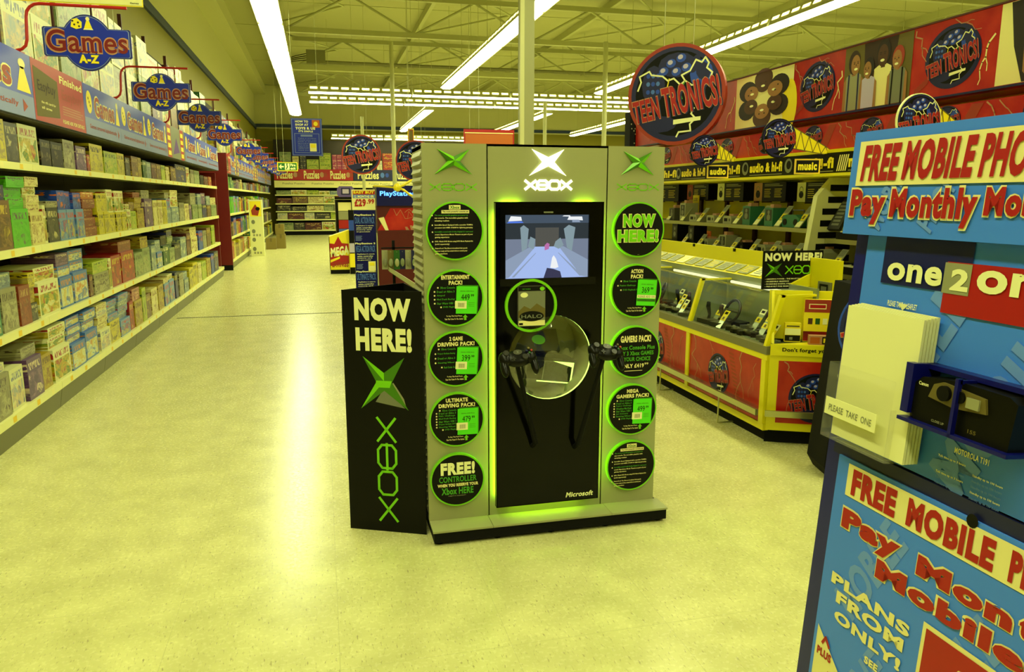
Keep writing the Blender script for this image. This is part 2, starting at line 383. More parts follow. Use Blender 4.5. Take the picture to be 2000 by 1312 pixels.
# product cartons: key: (words, base, picture a, picture b, accent)
PAL = {
 'white': ('white', (235, 235, 228), (70, 150, 70), (235, 200, 40), (190, 40, 60)),
 'cream': ('cream', (226, 216, 180), (190, 150, 110), (240, 232, 210), (150, 90, 60)),
 'pale': ('pale', (232, 232, 226), (150, 170, 200), (226, 200, 190), (120, 130, 170)),
 'green': ('bright green', (96, 214, 30), (80, 190, 20), (110, 220, 50), (110, 50, 130)),
 'dark green': ('dark green', (24, 90, 50), (50, 130, 60), (20, 60, 40), (230, 230, 220)),
 'blue': ('blue', (30, 80, 200), (60, 120, 230), (20, 40, 130), (240, 120, 50)),
 'sky': ('light blue', (120, 170, 225), (230, 210, 90), (70, 120, 200), (225, 60, 50)),
 'snow': ('blue and yellow', (70, 130, 215), (240, 205, 50), (225, 235, 240), (235, 150, 30)),
 'navy': ('dark blue', (22, 30, 84), (40, 60, 150), (60, 40, 90), (220, 200, 90)),
 'yellow': ('yellow', (240, 222, 30), (150, 130, 120), (240, 225, 60), (60, 44, 30)),
 'gold': ('gold', (200, 170, 40), (150, 90, 40), (220, 200, 70), (90, 40, 20)),
 'black': ('black', (10, 9, 10), (22, 20, 24), (40, 20, 20), (120, 110, 100)),
 'charcoal': ('charcoal', (40, 38, 44), (90, 84, 90), (30, 28, 30), (200, 190, 170)),
 'grey': ('grey', (150, 146, 142), (110, 100, 104), (190, 186, 180), (70, 50, 60)),
 'steel': ('blue-grey', (130, 148, 172), (170, 186, 200), (96, 108, 140), (220, 225, 220)),
 'sage': ('grey-green', (140, 156, 136), (120, 150, 120), (180, 180, 160), (70, 80, 60)),
 'brown': ('brown', (120, 84, 60), (170, 130, 90), (80, 50, 40), (230, 200, 90)),
 'rust': ('rust red', (156, 62, 44), (180, 90, 60), (130, 50, 40), (214, 170, 130)),
 'red': ('red', (184, 20, 30), (120, 60, 40), (210, 50, 40), (240, 225, 50)),
 'maroonbox': ('maroon', (96, 20, 40), (140, 60, 70), (70, 20, 30), (220, 180, 120)),
 'purple': ('purple', (110, 70, 140), (150, 110, 170), (80, 50, 110), (230, 210, 230)),
 'pink': ('pink', (220, 150, 160), (240, 200, 200), (190, 90, 120), (120, 40, 90)),
 'magenta': ('magenta', (205, 50, 165), (225, 110, 190), (180, 30, 140), (250, 220, 240)),
 'teal': ('teal', (50, 140, 130), (130, 190, 180), (40, 90, 100), (235, 230, 200)),
 'orange': ('orange', (225, 120, 40), (240, 180, 60), (190, 70, 30), (250, 240, 220)),
 'lime': ('yellow-green', (196, 216, 60), (150, 190, 60), (230, 226, 110), (60, 90, 30)),
}
for k, v in PAL.items(): art('carton ' + k, *v[1:])

CARTON = {}
def carton_mesh(dx, dy, dz, key, lid, face):
    """carton standing on z=0, its printed front towards +X (face 'x'), -Y ('y') or -X ('w')"""
    kk = (round(dx, 2), round(dy, 3), round(dz, 3), key, lid, face)
    if kk in CARTON: return CARTON[kk]
    mb = MB(); m = 'carton ' + key
    def put(x0, x1, y0, y1, z0, z1, v0, v1):
        P = {(i, j, k): Vector(((x0, x1)[i], (y0, y1)[j], (z0, z1)[k])) for i in (0, 1) for j in (0, 1) for k in (0, 1)}
        fr = [(0, v0), (1, v0), (1, v1), (0, v1)]; sd = [(.42, v0), (.62, v0), (.62, v1), (.42, v1)]; tp = [(.1, .93), (.9, .93), (.9, .99), (.1, .99)]
        full = {'x': (fr, sd, sd, sd), 'y': (sd, fr, sd, sd), 'w': (sd, sd, fr, sd)}[face]
        mb.face([P[1, 0, 0], P[1, 1, 0], P[1, 1, 1], P[1, 0, 1]], m, full[0])
        mb.face([P[0, 0, 0], P[1, 0, 0], P[1, 0, 1], P[0, 0, 1]], m, full[1])
        mb.face([P[0, 1, 0], P[0, 0, 0], P[0, 0, 1], P[0, 1, 1]], m, full[2])
        mb.face([P[1, 1, 0], P[0, 1, 0], P[0, 1, 1], P[1, 1, 1]], m, full[3])
        mb.face([P[0, 0, 1], P[1, 0, 1], P[1, 1, 1], P[0, 1, 1]], m, tp)
        mb.face([P[0, 1, 0], P[1, 1, 0], P[1, 0, 0], P[0, 0, 0]], m, tp)
    if lid == 'flat':     # lift-off lid overlapping a tray
        e = .0025
        put(-dx / 2 + e, dx / 2 - e, -dy / 2 + e, dy / 2 - e, 0, dz * .3, 0, .2); put(-dx / 2, dx / 2, -dy / 2, dy / 2, dz * .22, dz, .2, 1)
    else:
        put(-dx / 2, dx / 2, -dy / 2, dy / 2, 0, dz, 0, 1)
    me_o = mb.build('carton'); me = me_o.data; bpy.data.objects.remove(me_o)
    CARTON[kk] = me
    return me
def carton(name, cat, label, group, x, y, z, dx, dy, dz, key, lid=None, face='x', rz=0.0):
    o = bpy.data.objects.new(name, carton_mesh(dx, dy, dz, key, lid, face)); col.objects.link(o)
    o.location = (x, y, z); o.rotation_euler = (0, 0, rz)
    return tag(o, label, cat, group)

# ------------------------------------------------------------------ room shell
XW, XR, YB, YN, ZC = -2.66, 24.0, 37.0, -7.0, 6.6
struct(MB().box(XW - .2, XR + .2, YN - .2, YB + .2, -.1, 0, 'vinyl').build('floor'))
mb = MB().box(XW - .2, XR + .2, YN - .2, YB + .2, ZC, ZC + .15, 'roof white')
for k in range(15):                                    # joints of the roof deck
    y = YN + 1.5 + k * 3.0
    mb.box(XW, XR, y, y + .02, ZC - .012, ZC, 'steel white')
struct(mb.build('ceiling'))
def wall(name, x0, x1, y0, y1):
    mb = MB(); mb.box(x0, x1, y0, y1, 0, 4.72, 'yellow wall'); mb.box(x0, x1, y0, y1, 4.72, ZC, 'wall white'); return struct(mb.build(name))
wall('wall_left', XW - .2, XW, YN, YB); wall('wall_right', XR, XR + .2, YN, YB); wall('wall_back', XW - .2, XR + .2, YB, YB + .2); wall('wall_front', XW - .2, XR + .2, YN - .2, YN)
mb = MB().box(XW, XW + .05, YN, YB, 4.68, 4.84, 'trim blue'); struct(mb.build('trim_1'))
mb = MB().box(XW, XR, YB - .05, YB, 4.78, 4.92, 'trim blue'); struct(mb.build('trim_2'))
p = onZ(330, 622, 0); q = onZ(660, 613, 0)
struct(MB().box(-1.95, 3.0, p.y - .012, p.y + .012, 0, .004, 'kiosk seam').build('trim_3'))
# downstand ledge and eaves beam along the games wall
struct(MB().box(XW, XW + .5, YN, YB, 6.2, ZC, 'wall white').build('trim_4'))

# roof steel
def truss(y, x0, x1, zb, zt, n):
    mb = MB(); mb.box(x0, x1, y - .06, y + .06, zb, zb + .12, 'steel white'); mb.box(x0, x1, y - .06, y + .06, zt, zt + .12, 'steel white')
    st = (x1 - x0) / n
    for i in range(n):
        a = x0 + i * st
        mb.tube([(a, y, zb + .08), (a + st / 2, y, zt + .04)], .03, 'steel white', 6); mb.tube([(a + st / 2, y, zt + .04), (a + st, y, zb + .08)], .03, 'steel white', 6)
    return tag(struct(mb.build('roof_truss', base=((x0 + x1) / 2, y, zb))), 'white steel roof truss with zigzag web, %s from the near end')
for i, y in enumerate((8.0, 13.5, 19.5, 25.0, 31.0)):
    o = truss(y, -.6, 23.5, 5.45, 6.3, 8); o['label'] = 'white steel roof truss with zigzag web, %s from the near end' % ORD[i]
for i, x in enumerate((-1.4, 3.0, 7.5, 12.0, 16.5, 21)):
    mb = MB().box(x - .05, x + .05, YN, YB, 6.42, 6.6, 'steel white')
    for k in range(5):
        y = 6 + k * 6; mb.tube([(x, y, 6.45), (x + 2.2, y + 3.0, 6.45)], .03, 'steel white', 6); mb.tube([(x + 2.2, y + 3.0, 6.45), (x, y + 6, 6.45)], .03, 'steel white', 6)
    struct(mb.build('ceiling_beam'))
mb = MB().box(-.73, 12, 24.5, 24.62, 5.40, 5.55, 'steel white'); mb.tube([(-.1, 24.45, 5.62), (12, 24.45, 5.62)], .05, 'kick grey', 6)
o = mb.build('cable_tray', base=(5, 24.5, 5.4)); tag(o, 'grey conduit on white tray running across the roof space', 'cable tray')
mb = MB().box(-.2, .35, 24.35, 24.5, 5.57, 5.95, 'kick grey')
for k in range(4): mb.tube([(-.75, 24.42, 5.58 + k * .03), (-.5, 24.42, 5.62 + k * .05), (-.2, 24.42, 5.66 + k * .06)], .012, 'matt black', 5)
tag(mb.build('junction_box', base=(.1, 24.42, 5.57)), 'grey electrical junction box on the roof conduit with black cables', 'junction box')

def pillar(u, d, w, z1, square=False):
    p = EYE + ray(u, 388) * d
    mb = MB()
    if square:
        mb.box(p.x - w / 2, p.x + w / 2, p.y - w / 2, p.y + w / 2, 0, z1, 'steel white'); mb.box(p.x - w / 2 - .02, p.x - w / 2 + .03, p.y - w / 2 - .02, p.y - w / 2 + .02, 0, z1, 'white paint')
    else: mb.tube([(p.x, p.y, 0), (p.x, p.y, z1)], w / 2, 'steel white', 12)
    return struct(mb.build('pillar', base=(p.x, p.y, 0)))
pillar(1027, 9.5, .16, ZC, True); pillar(772, 19.6, .11, 5.45); pillar(712, 22, .09, 3.9); pillar(1063, 22, .10, 4.3); pillar(1177, 19.6, .12, 5.45)

# ------------------------------------------------------------------ fluorescent fittings
def fitting(x0, y0, x1, y1, z, label, wide=.34, group=None):
    d = Vector((x1 - x0, y1 - y0, 0)); L = d.length; d.normalize(); s = Vector((-d.y, d.x, 0)); o = Vector((x0, y0, z))
    t = thing('fluorescent_fitting', label, 'ceiling light', (o + d * L / 2) + Vector((0, 0, .22)), group)
    P = lambda a, b, c: o + d * a + s * b + Vector((0, 0, c))
    a, b = .03, L - .03; h = wide / 2
    mb = MB()
    mb.mesh([P(a, -h, .0), P(a, h, .0), P(a, h * .45, .2), P(a, -h * .45, .2), P(b, -h, .0), P(b, h, .0), P(b, h * .45, .2), P(b, -h * .45, .2)],
            [(0, 1, 2, 3), (7, 6, 5, 4), (3, 2, 6, 7), (2, 1, 5, 6), (0, 3, 7, 4)], 'steel white')
    mb.build('housing', t)
    mb = MB(); mb.mesh([P(a, -h * .9, .01), P(a, -h * .5, -.03), P(a, h * .5, -.03), P(a, h * .9, .01), P(b, -h * .9, .01), P(b, -h * .5, -.03), P(b, h * .5, -.03), P(b, h * .9, .01)],
            [(0, 4, 5, 1), (1, 5, 6, 2), (2, 6, 7, 3), (0, 1, 2, 3), (7, 6, 5, 4)], 'tube light')
    mb.build('lamp_tube', t)
    n = max(4, int(L / .28))
    for sg in (-1, 1):
        mb = MB()
        for k in range(n):
            q0, q1 = a + (b - a) * (k + .15) / n, a + (b - a) * (k + .85) / n
            mb.face([P(q0, sg * (h * .76 + .004), .09), P(q1, sg * (h * .76 + .004), .09), P(q1, sg * (h * .61 + .004), .145), P(q0, sg * (h * .61 + .004), .145)], 'slot light')
        mb.build('reflector_slot', t)
    for q in (L * .2, L * .8): MB().tube([P(q, 0, .2), P(q, 0, ZC - z)], .006, 'steel white', 4).build('hanging_rod', t)
def run_y(x, y0, y1, z, what, n, wide=.34):
    st = (y1 - y0) / n
    for i in range(n): fitting(x, y0 + i * st, x, y0 + (i + 1) * st, z, 'white fluorescent fitting, %s from the near end of the row %s' % (ORD[i], what), wide)
def run_x(y, x0, x1, z, what, n, wide=.3):
    st = (x1 - x0) / n
    for i in range(n): fitting(x0 + i * st, y, x0 + (i + 1) * st, y, z, 'white fluorescent fitting, %s from the games side in %s' % (ORD[i], what), wide)
run_y(-.70, 12.1, 29.6, 4.6, 'above the games aisle', 7, .42); run_y(-.70, -5.2, 6.6, 4.6, 'added out of view', 5, .42)  # second row is out of view, its length set to brighten the near floor
run_y(3.53, -5.2, 21.6, 4.6, 'behind the tall pillar', 9, .36)
run_y(8.0, -5.2, 21.6, 4.6, 'above the red banner', 9, .36)
run_x(23.3, -.2, 11.7, 4.6, 'the front crosswise row', 4); run_x(25.5, -.2, 11.7, 4.6, 'the rear crosswise row', 4)
run_y(3.8, 27.0, 35.5, 4.6, 'beyond the crosswise rows', 3, .36); run_y(8.1, 27.0, 35.5, 4.6, 'far back over the kiosk', 3, .36)
run_y(12.0, 6.0, 36.0, 4.6, 'furthest towards the far side', 8, .36); run_y(16.2, 6.0, 36.0, 4.6, 'beside the far wall', 8, .36)
run_x(35.6, .6, 7.6, 4.25, 'the row by the back wall', 3, .25)

# ------------------------------------------------------------------ printed motifs
def star(mb, fr, cx, cy, w, h, tips, core, rise=0.0, d=0.002, dark=None):
    """four-pointed star mark; with rise its faces climb to a ridge in the middle"""
    T = [(-.45, .5), (.45, .5), (.52, -.5), (-.52, -.5)]
    I = [(0, .20), (.17, .02), (0, -.14), (-.17, .02)]
    P = lambda q, dd: fr.pt(cx + q[0] * w, cy + q[1] * h, d + dd)
    c = P((0, .04), rise)
    for i in range(4):
        t = T[i]; a = I[(i - 1) % 4] if i else I[3]; b = I[i]
        # tip i lies between inner points (i-1) and i
        mb.face([P(t, 0), P(b, rise * .25), c], tips if i in (0, 3) else (dark or tips)); mb.face([P(t, 0), c, P(a, rise * .25)], core)
    return mb
def ex_word(mb, fr, x0, y0, x1, y1, m, sw, d=0.002):
    """the four wide letters X B O X drawn in even strokes"""
    h = y1 - y0; W = (x1 - x0); g = W * .035; lw = (W - 3 * g) / 4
    for i in (0, 3):
        a = x0 + i * (lw + g); mb.stroke(fr, [(a, y0), (a + lw, y1)], sw, m, d); mb.stroke(fr, [(a, y1), (a + lw, y0)], sw, m, d)
    for i in (1, 2):
        a = x0 + i * (lw + g); k = lw * .22; j = h * .22; b = a + lw
        mb.stroke(fr, [(a, y0 + j), (a, y1 - j), (a + k, y1), (b - k, y1), (b, y1 - j), (b, y0 + j), (b - k, y0), (a + k, y0), (a, y0 + j)], sw, m, d)
        if i == 1: mb.stroke(fr, [(a - lw * .06, (y0 + y1) / 2), (b + lw * .06, (y0 + y1) / 2)], sw, m, d + .0005)
def bolt(mb, fr, x0, y0, x1, y1, m, w, d=0.0025, n=7, amp=.18, seed=0):
    q = random.Random(seed * 31 + 5); L = math.hypot(x1 - x0, y1 - y0); px_, py_ = -(y1 - y0) / L, (x1 - x0) / L
    pts = [(x0 + (x1 - x0) * i / n + px_ * L * amp * (q.random() - .5) * (0 < i < n), y0 + (y1 - y0) * i / n + py_ * L * amp * (q.random() - .5) * (0 < i < n)) for i in range(n + 1)]
    mb.stroke(fr, pts, w, m, d, w * .5)
    k = n // 2; (bx, by) = pts[k]
    mb.stroke(fr, [(bx, by), (bx + (x1 - x0) * .12 + px_ * L * .10, by + (y1 - y0) * .12 + py_ * L * .10), (bx + (x1 - x0) * .22 + px_ * L * .13, by + (y1 - y0) * .25 + py_ * L * .13)], w * .6, m, d)
def thunder_disc(mb, fr, cx, cy, r, sx=1.0, d=0.002, rim=None, full=True):
    """round badge: night blue ground, drum kit, games player, amplifier, lightning, keyboard and slanted red lettering"""
    e = lambda x, y, a, b, m, dd, rot=0, n=12: mb.oval(fr, cx + x * r * sx, cy + y * r, a * r * sx, b * r, m, d + dd, n, rot)
    if rim: mb.oval(fr, cx, cy, r * 1.05 * sx, r * 1.05, rim, d - .0006, 40)
    e(0, 0, 1, 1, 'print navy', 0, 0, 40); e(0, .02, .9, .9, 'print black', .0004, 0, 36)
    e(-.5, .22, .26, .42, 'print navy', .0008); e(.55, .40, .25, .30, 'print blue', .0008); e(.02, .62, .42, .26, 'print navy', .0008)
    if full:
        for (x, y) in ((-.12, .66), (.1, .76), (.22, .56), (-.28, .5), (.0, .48)): e(x, y, .11, .09, 'print blue', .0012, 20, 10); e(x - .02, y + .02, .06, .05, 'print lilac', .0014, 20, 8)
        for k in range(9): e(-.62 + (k % 3) * .11, .08 + (k // 3) * .17, .045, .05, 'print sky' if k % 2 else 'print blue', .0012, 0, 8)
        e(.58, .46, .15, .2, 'print navy', .0012, 20); e(.4, .62, .10, .2, 'print navy', .0010, -20); e(-.35, -.62, .4, .18, 'print navy', .0010)
    F = Frame(fr.pt(cx, cy, 0), fr.r, fr.u); W = .035 * r
    B = lambda pts, w=W, m='print white': mb.stroke(F, [(x * r * sx, y * r) for x, y in pts], w, m, d + .002)
    B([(-.85, .12), (-.78, .3), (-.82, .42), (-.6, .52), (-.55, .44), (-.3, .4), (-.18, .3), (-.05, .34), (.1, .2), (.2, .28)])
    B([(.2, .28), (.12, .4), (.3, .48), (.42, .7), (.55, .64), (.62, .74), (.7, .62), (.66, .52), (.78, .42), (.74, .3)])
    B([(.2, .28), (.35, .18), (.5, .2)]); B([(-.15, .34), (-.2, .1), (-.12, -.05)], W * .7, 'print yellow'); B([(.2, .28), (.1, .05), (.15, -.1)], W * .7, 'print green')
    B([(.42, -.3), (.36, -.42), (.46, -.52), (.34, -.64), (.36, -.78), (.1, -.8), (.05, -.9)])
    T = fr.turn(11, cx, cy)
    mb.face([T.pt(-.15 * r * sx, -.62 * r, d + .0022), T.pt(.45 * r * sx, -.66 * r, d + .0022), T.pt(.47 * r * sx, -.58 * r, d + .0022), T.pt(-.13 * r * sx, -.52 * r, d + .0022)], 'print white')
    for (t, a, b, lo, hi) in (('TEEN', -.98, -.40, -.42, .06), ('TRONICS!', -.30, .95, -.44, .20)):
        mb.text(T, t, (a + .02) * r * sx, (lo - .03) * r, (b + .03) * r * sx, (hi - .02) * r, 'print navy', .06, d + .0030)
        mb.text(T, t, (a - .015) * r * sx, (lo - .015) * r, (b + .01) * r * sx, (hi + .02) * r, 'print pink', .055, d + .0036)
        mb.text(T, t, a * r * sx, lo * r, b * r * sx, hi * r, 'print red', .03, d + .0042)
def person_print(mb, fr, x, y0, h, skin, hair, top, d, turn=0.0, strap=None):
    """a head-and-shoulders figure of a printed photograph; h: height of the figure"""
    hw = h * .135; hy = y0 + h * .775
    mb.poly(fr, [(x - h * .24, y0), (x + h * .24, y0), (x + h * .23, y0 + h * .42), (x + h * .19, y0 + h * .58), (x + h * .06, y0 + h * .64), (x - h * .06, y0 + h * .64), (x - h * .19, y0 + h * .58), (x - h * .23, y0 + h * .42)], top, d)
    for s in (-1, 1): mb.poly(fr, [(x + s * h * .18, y0), (x + s * h * .26, y0), (x + s * h * .25, y0 + h * .5), (x + s * h * .19, y0 + h * .56)], skin, d + .0003)
    mb.poly(fr, [(x - h * .045, y0 + h * .58), (x + h * .045, y0 + h * .58), (x + h * .04, y0 + h * .74), (x - h * .04, y0 + h * .74)], skin, d + .0003)
    mb.oval(fr, x, hy + h * .03, hw * 1.12, h * .205, hair, d + .0004, 18); mb.oval(fr, x + turn * hw, hy - h * .012, hw * .86, h * .168, skin, d + .0007, 18)
    c = x + turn * hw * 1.4
    for s in (-1, 1): mb.oval(fr, c + s * hw * .34, hy + h * .01, hw * .14, h * .012, 'print dark brown', d + .0011, 8); mb.rect(fr, c + s * hw * .34 - hw * .18, hy + h * .032, c + s * hw * .34 + hw * .18, hy + h * .042, hair, d + .0011)
    mb.poly(fr, [(c - hw * .08, hy - h * .03), (c + hw * .12, hy - h * .03), (c, hy + h * .01)], 'print brown', d + .0010)
    mb.oval(fr, c, hy - h * .085, hw * .36, h * .022, 'print white', d + .0010, 10)
    if strap:
        for s in (-1, 1): mb.stroke(fr, [(x + s * h * .13, y0), (x + s * h * .12, y0 + h * .6)], h * .04, strap, d + .0006)

# ------------------------------------------------------------------ the games console kiosk
KY = 3.42
kf = facing_camera_side(0, KY, 0)
K = lambda u, v: kf.px(u, v)
KX0, KX1, KT, KB = .444, 1.607, 1.842, .075
S1, S2 = .738, 1.318
kiosk = thing('console_kiosk', 'tall grey games console kiosk with black screen panel and green edge lights', 'display kiosk', (1.02, 3.6, 0))
CX, CZ, CR = 1.026, .862, .203
def holed(mb, fr, x0, x1, y0, y1, cx, cy, r, m, d):
    an = [2 * math.pi * i / 48 for i in range(48)] + [math.atan2(b - cy, a - cx) % (2 * math.pi) for a in (x0, x1) for b in (y0, y1)]
    an = sorted(set(round(t, 6) for t in an))
    def edge(t):
        c, s = math.cos(t), math.sin(t); k = 1e9
        if c > 1e-9: k = min(k, (x1 - cx) / c)
        if c < -1e-9: k = min(k, (x0 - cx) / c)
        if s > 1e-9: k = min(k, (y1 - cy) / s)
        if s < -1e-9: k = min(k, (y0 - cy) / s)
        return cx + c * k, cy + s * k
    for i in range(len(an)):
        t, q = an[i], an[(i + 1) % len(an)]
        mb.face([fr.pt(cx + r * math.cos(t), cy + r * math.sin(t), d), fr.pt(*edge(t), d), fr.pt(*edge(q), d), fr.pt(cx + r * math.cos(q), cy + r * math.sin(q), d)], m)
def kpanel(name, x0, x1):
    mb = MB().box(x0 + .0015, x1 - .0015, KY, KY + .03, KB, KT, 'kiosk grey'); return mb.build(name, kiosk)
left_p = kpanel('side_panel', KX0, S1); right_p = kpanel('side_panel', S2, KX1)
mb = MB(); holed(mb, kf, S1, S2, KB, KT, CX, CZ, CR, 'kiosk grey', 0); mb.box(S1, S1 + .004, KY, KY + .03, KB, KT, 'kiosk seam'); mb.box(S2 - .004, S2, KY, KY + .03, KB, KT, 'kiosk seam')
mb.box(S1, S2, KY, KY + .03, KT - .01, KT, 'kiosk grey'); mb.build('centre_panel', kiosk)
mb = MB()
mb.box(KX0 + .01, KX0 + .03, KY + .03, KY + .42, KB, KT, 'kiosk grey'); mb.box(KX1 - .03, KX1 - .01, KY + .03, KY + .42, KB, KT, 'kiosk grey')
mb.box(KX0 + .01, KX1 - .01, KY + .42, KY + .44, KB, KT, 'kiosk grey'); mb.box(KX0 + .01, KX1 - .01, KY + .03, KY + .44, KT - .02, KT - .002, 'kiosk grey')
mb.build('cabinet', kiosk)
for s, x in ((-1, KX0 + .01), (1, KX1 - .01)):            # ribbed side cladding
    mb = MB()
    for k in range(46):
        z = .12 + k * .037
        a, b = (x - .012, x) if s < 0 else (x, x + .012)
        mb.mesh([(a if s < 0 else b, KY + .06, z + .006), (a if s < 0 else b, KY + .40, z + .006), (x, KY + .40, z + .03), (x, KY + .06, z + .03), (x, KY + .06, z), (x, KY + .40, z)],
                [(0, 1, 2, 3), (4, 5, 1, 0), (0, 3, 4), (1, 5, 2)], 'kiosk grey')
    tag(mb.build('ribbed_cladding', kiosk), 'ribbed grey side cladding')
# base: black plinth, grey top boards, feet
base_o = MB().box(.452, 1.625, 3.30, 3.84, .014, .066, 'matt black').build('plinth', kiosk); base_o['label'] = 'black plinth'
for a, b in ((.446, S1 - .006), (S1 - .004, S2 + .012), (S2 + .014, 1.628)):
    MB().box(a, b, 3.292, KY, .066, .075, 'kiosk grey').build('plinth_board', kiosk)
for x in (.48, .76, 1.03, 1.31, 1.59): MB().tube([(x, 3.34, 0), (x, 3.34, .015)], .022, 'matt black', 10).build('foot', base_o)
# black front panel with the console window
PY = 3.36
pf = facing_camera_side(0, PY, 0)
bx0, bx1, bz0, bz1 = .764, 1.281, .134, 1.586
mb = MB()
holed(mb, pf, bx0, bx1, .6, 1.1, CX, CZ, CR, 'gloss black', 0)
mb.rect(pf, bx0, bz0, bx1, .6, 'gloss black', 0); mb.rect(pf, bx0, 1.1, bx1, bz1, 'gloss black', 0)
mb.box(bx0, bx0 + .004, PY, PY + .035, bz0, bz1, 'gloss black'); mb.box(bx1 - .004, bx1, PY, PY + .035, bz0, bz1, 'gloss black')
mb.box(bx0, bx1, PY, PY + .035, bz0, bz0 + .004, 'gloss black'); mb.box(bx0, bx1, PY, PY + .035, bz1 - .004, bz1, 'gloss black')
mb.rect(pf, bx0, bz0, bx1, .6, 'matt black', -.035); mb.rect(pf, bx0, 1.1, bx1, bz1, 'matt black', -.035); holed(mb, pf, bx0, bx1, .6, 1.1, CX, CZ, CR, 'matt black', -.035)
panel = mb.build('front_panel', kiosk); panel['label'] = 'tall glossy black front panel'
mb = MB(); mb.text(pf, 'Microsoft', 1.114, .154, 1.254, .180, 'print white', .035, .002, shear=.2); mb.build('maker_name', panel)
# television
sx0, sx1, sz0, sz1 = .806, 1.205, 1.240, 1.528
mb = MB(); mb.box(sx0 - .024, sx1 + .036, PY - .014, PY, sz1, sz1 + .034, 'gloss black'); mb.box(sx0 - .024, sx1 + .036, PY - .014, PY, sz0 - .034, sz0, 'plastic black')
mb.box(sx0 - .024, sx0, PY - .014, PY, sz0, sz1, 'gloss black'); mb.box(sx1, sx1 + .036, PY - .014, PY, sz0, sz1, 'gloss black')
mb.rect(Frame((0, PY - .014, 0), X_, Z_), .985, sz1 + .008, 1.03, sz1 + .015, 'print silver', .001)
mb.build('television_bezel', panel)
mb = MB(); SW, SH = sx1 - sx0, sz1 - sz0
def sp_(pts, m, d): mb.poly(pf, [(sx0 + x * SW, sz0 + y * SH) for x, y in pts], m, .001 + d * .0004)
sp_([(0, 0), (1, 0), (1, 1), (0, 1)], 'scr wall', 0)
sp_([(0, 0), (1, 0), (.66, .5), (.34, .5)], 'scr floor', 1)
sp_([(0, .28), (0, 0), (.05, .02), (.36, .5), (.3, .5)], 'scr wall lit', 2); sp_([(1, .28), (1, 0), (.92, .02), (.64, .5), (.7, .5)], 'scr wall lit', 2)
sp_([(0, .28), (.3, .5), (.3, .86), (0, .86)], 'scr wall', 2); sp_([(1, .28), (.7, .5), (.7, .86), (1, .86)], 'scr wall', 2)
sp_([(0, .62), (1, .62), (1, .87), (0, .87)], 'scr dark', 3); sp_([(0, .87), (1, .87), (1, 1), (0, 1)], 'scr ceil', 3)
sp_([(.2, .42), (.26, .48), (.28, .78), (.22, .84), (.18, .8)], 'scr pillar', 4); sp_([(.8, .42), (.74, .48), (.70, .78), (.76, .84), (.84, .8)], 'scr pillar', 4)
sp_([(.36, .5), (.64, .5), (.64, .8), (.36, .8)], 'scr far', 4); sp_([(.27, .50), (.34, .46), (.36, .62), (.30, .66)], 'scr pillar', 5); sp_([(.58, .50), (.64, .46), (.70, .52), (.66, .64), (.6, .58)], 'scr pillar', 5)
sp_([(.04, .90), (.2, .91), (.19, .97), (.07, .98)], 'scr white', 5); sp_([(.02, .87), (.22, .875), (.2, .90), (.05, .90)], 'scr blue', 6)
sp_([(.74, .92), (.93, .91), (.92, .97), (.76, .97)], 'scr white', 5); sp_([(.80, .88), (.9, .88), (.88, .92), (.8, .92)], 'scr wall lit', 6); sp_([(.68, .975), (.78, .97), (.77, .99), (.7, .99)], 'scr white', 6)
sp_([(.47, .44), (.52, .46), (.53, .54), (.5, .56), (.47, .52)], 'scr pink', 6)
sp_([(.46, 0), (.50, .16), (.58, .14), (.66, .10), (.68, 0)], 'scr gun', 6); sp_([(.54, .16), (.56, .32), (.58, .36), (.61, .30), (.64, .17), (.6, .15)], 'scr white', 7)
sp_([(.08, .02), (.36, .4), (.37, .4), (.11, .02)], 'scr wall lit', 4); sp_([(.90, .02), (.63, .4), (.64, .4), (.94, .02)], 'scr wall lit', 4)
mb.build('television_screen', panel)
# console window: recess, neon ring, bubble
mb = MB(); N_ = 40
for i in range(N_):
    t, q = 2 * math.pi * i / N_, 2 * math.pi * (i + 1) / N_
    c = lambda t, d: pf.pt(CX + CR * math.cos(t), CZ + CR * math.sin(t), d)
    lit = (-2.2 < ((t + math.pi) % (2 * math.pi)) - math.pi < 1.3)
    mb.face([c(t, 0), c(q, 0), c(q, -.016), c(t, -.016)], 'window glow' if lit else 'plastic grey')
    mb.face([c(t, -.016), c(q, -.016), c(q, -.24), c(t, -.24)], 'kiosk grey')
mb.disc(pf, CX, CZ, CR, -.25, -.24, 'kiosk grey')
win = mb.build('window_recess', kiosk)
mb = MB(); rings = [(CR * .995, .002), (CR * .9, .012), (CR * .7, .024), (CR * .45, .033), (CR * .2, .038)]
for (a, da), (b, db) in zip(rings, rings[1:]):
    for i in range(N_):
        t, q = 2 * math.pi * i / N_, 2 * math.pi * (i + 1) / N_
        mb.face([pf.pt(CX + a * math.cos(t), CZ + a * math.sin(t), da), pf.pt(CX + a * math.cos(q), CZ + a * math.sin(q), da), pf.pt(CX + b * math.cos(q), CZ + b * math.sin(q), db), pf.pt(CX + b * math.cos(t), CZ + b * math.sin(t), db)], 'bubble')
mb.oval(pf, CX, CZ, CR * .2, CR * .2, 'bubble', .038, N_)
tag(mb.build('window_bubble', win, smooth=True), 'clear round bubble window')
tag(MB().tube([pf.pt(CX - .12, CZ + CR + .004, -.05), pf.pt(CX + .12, CZ + CR + .004, -.05)], .006, 'recess fill', 6).build('recess_fill_lamp', win), 'small added lamp brightening the console recess')  # added lamp, hidden by the panel edge, to brighten the recess
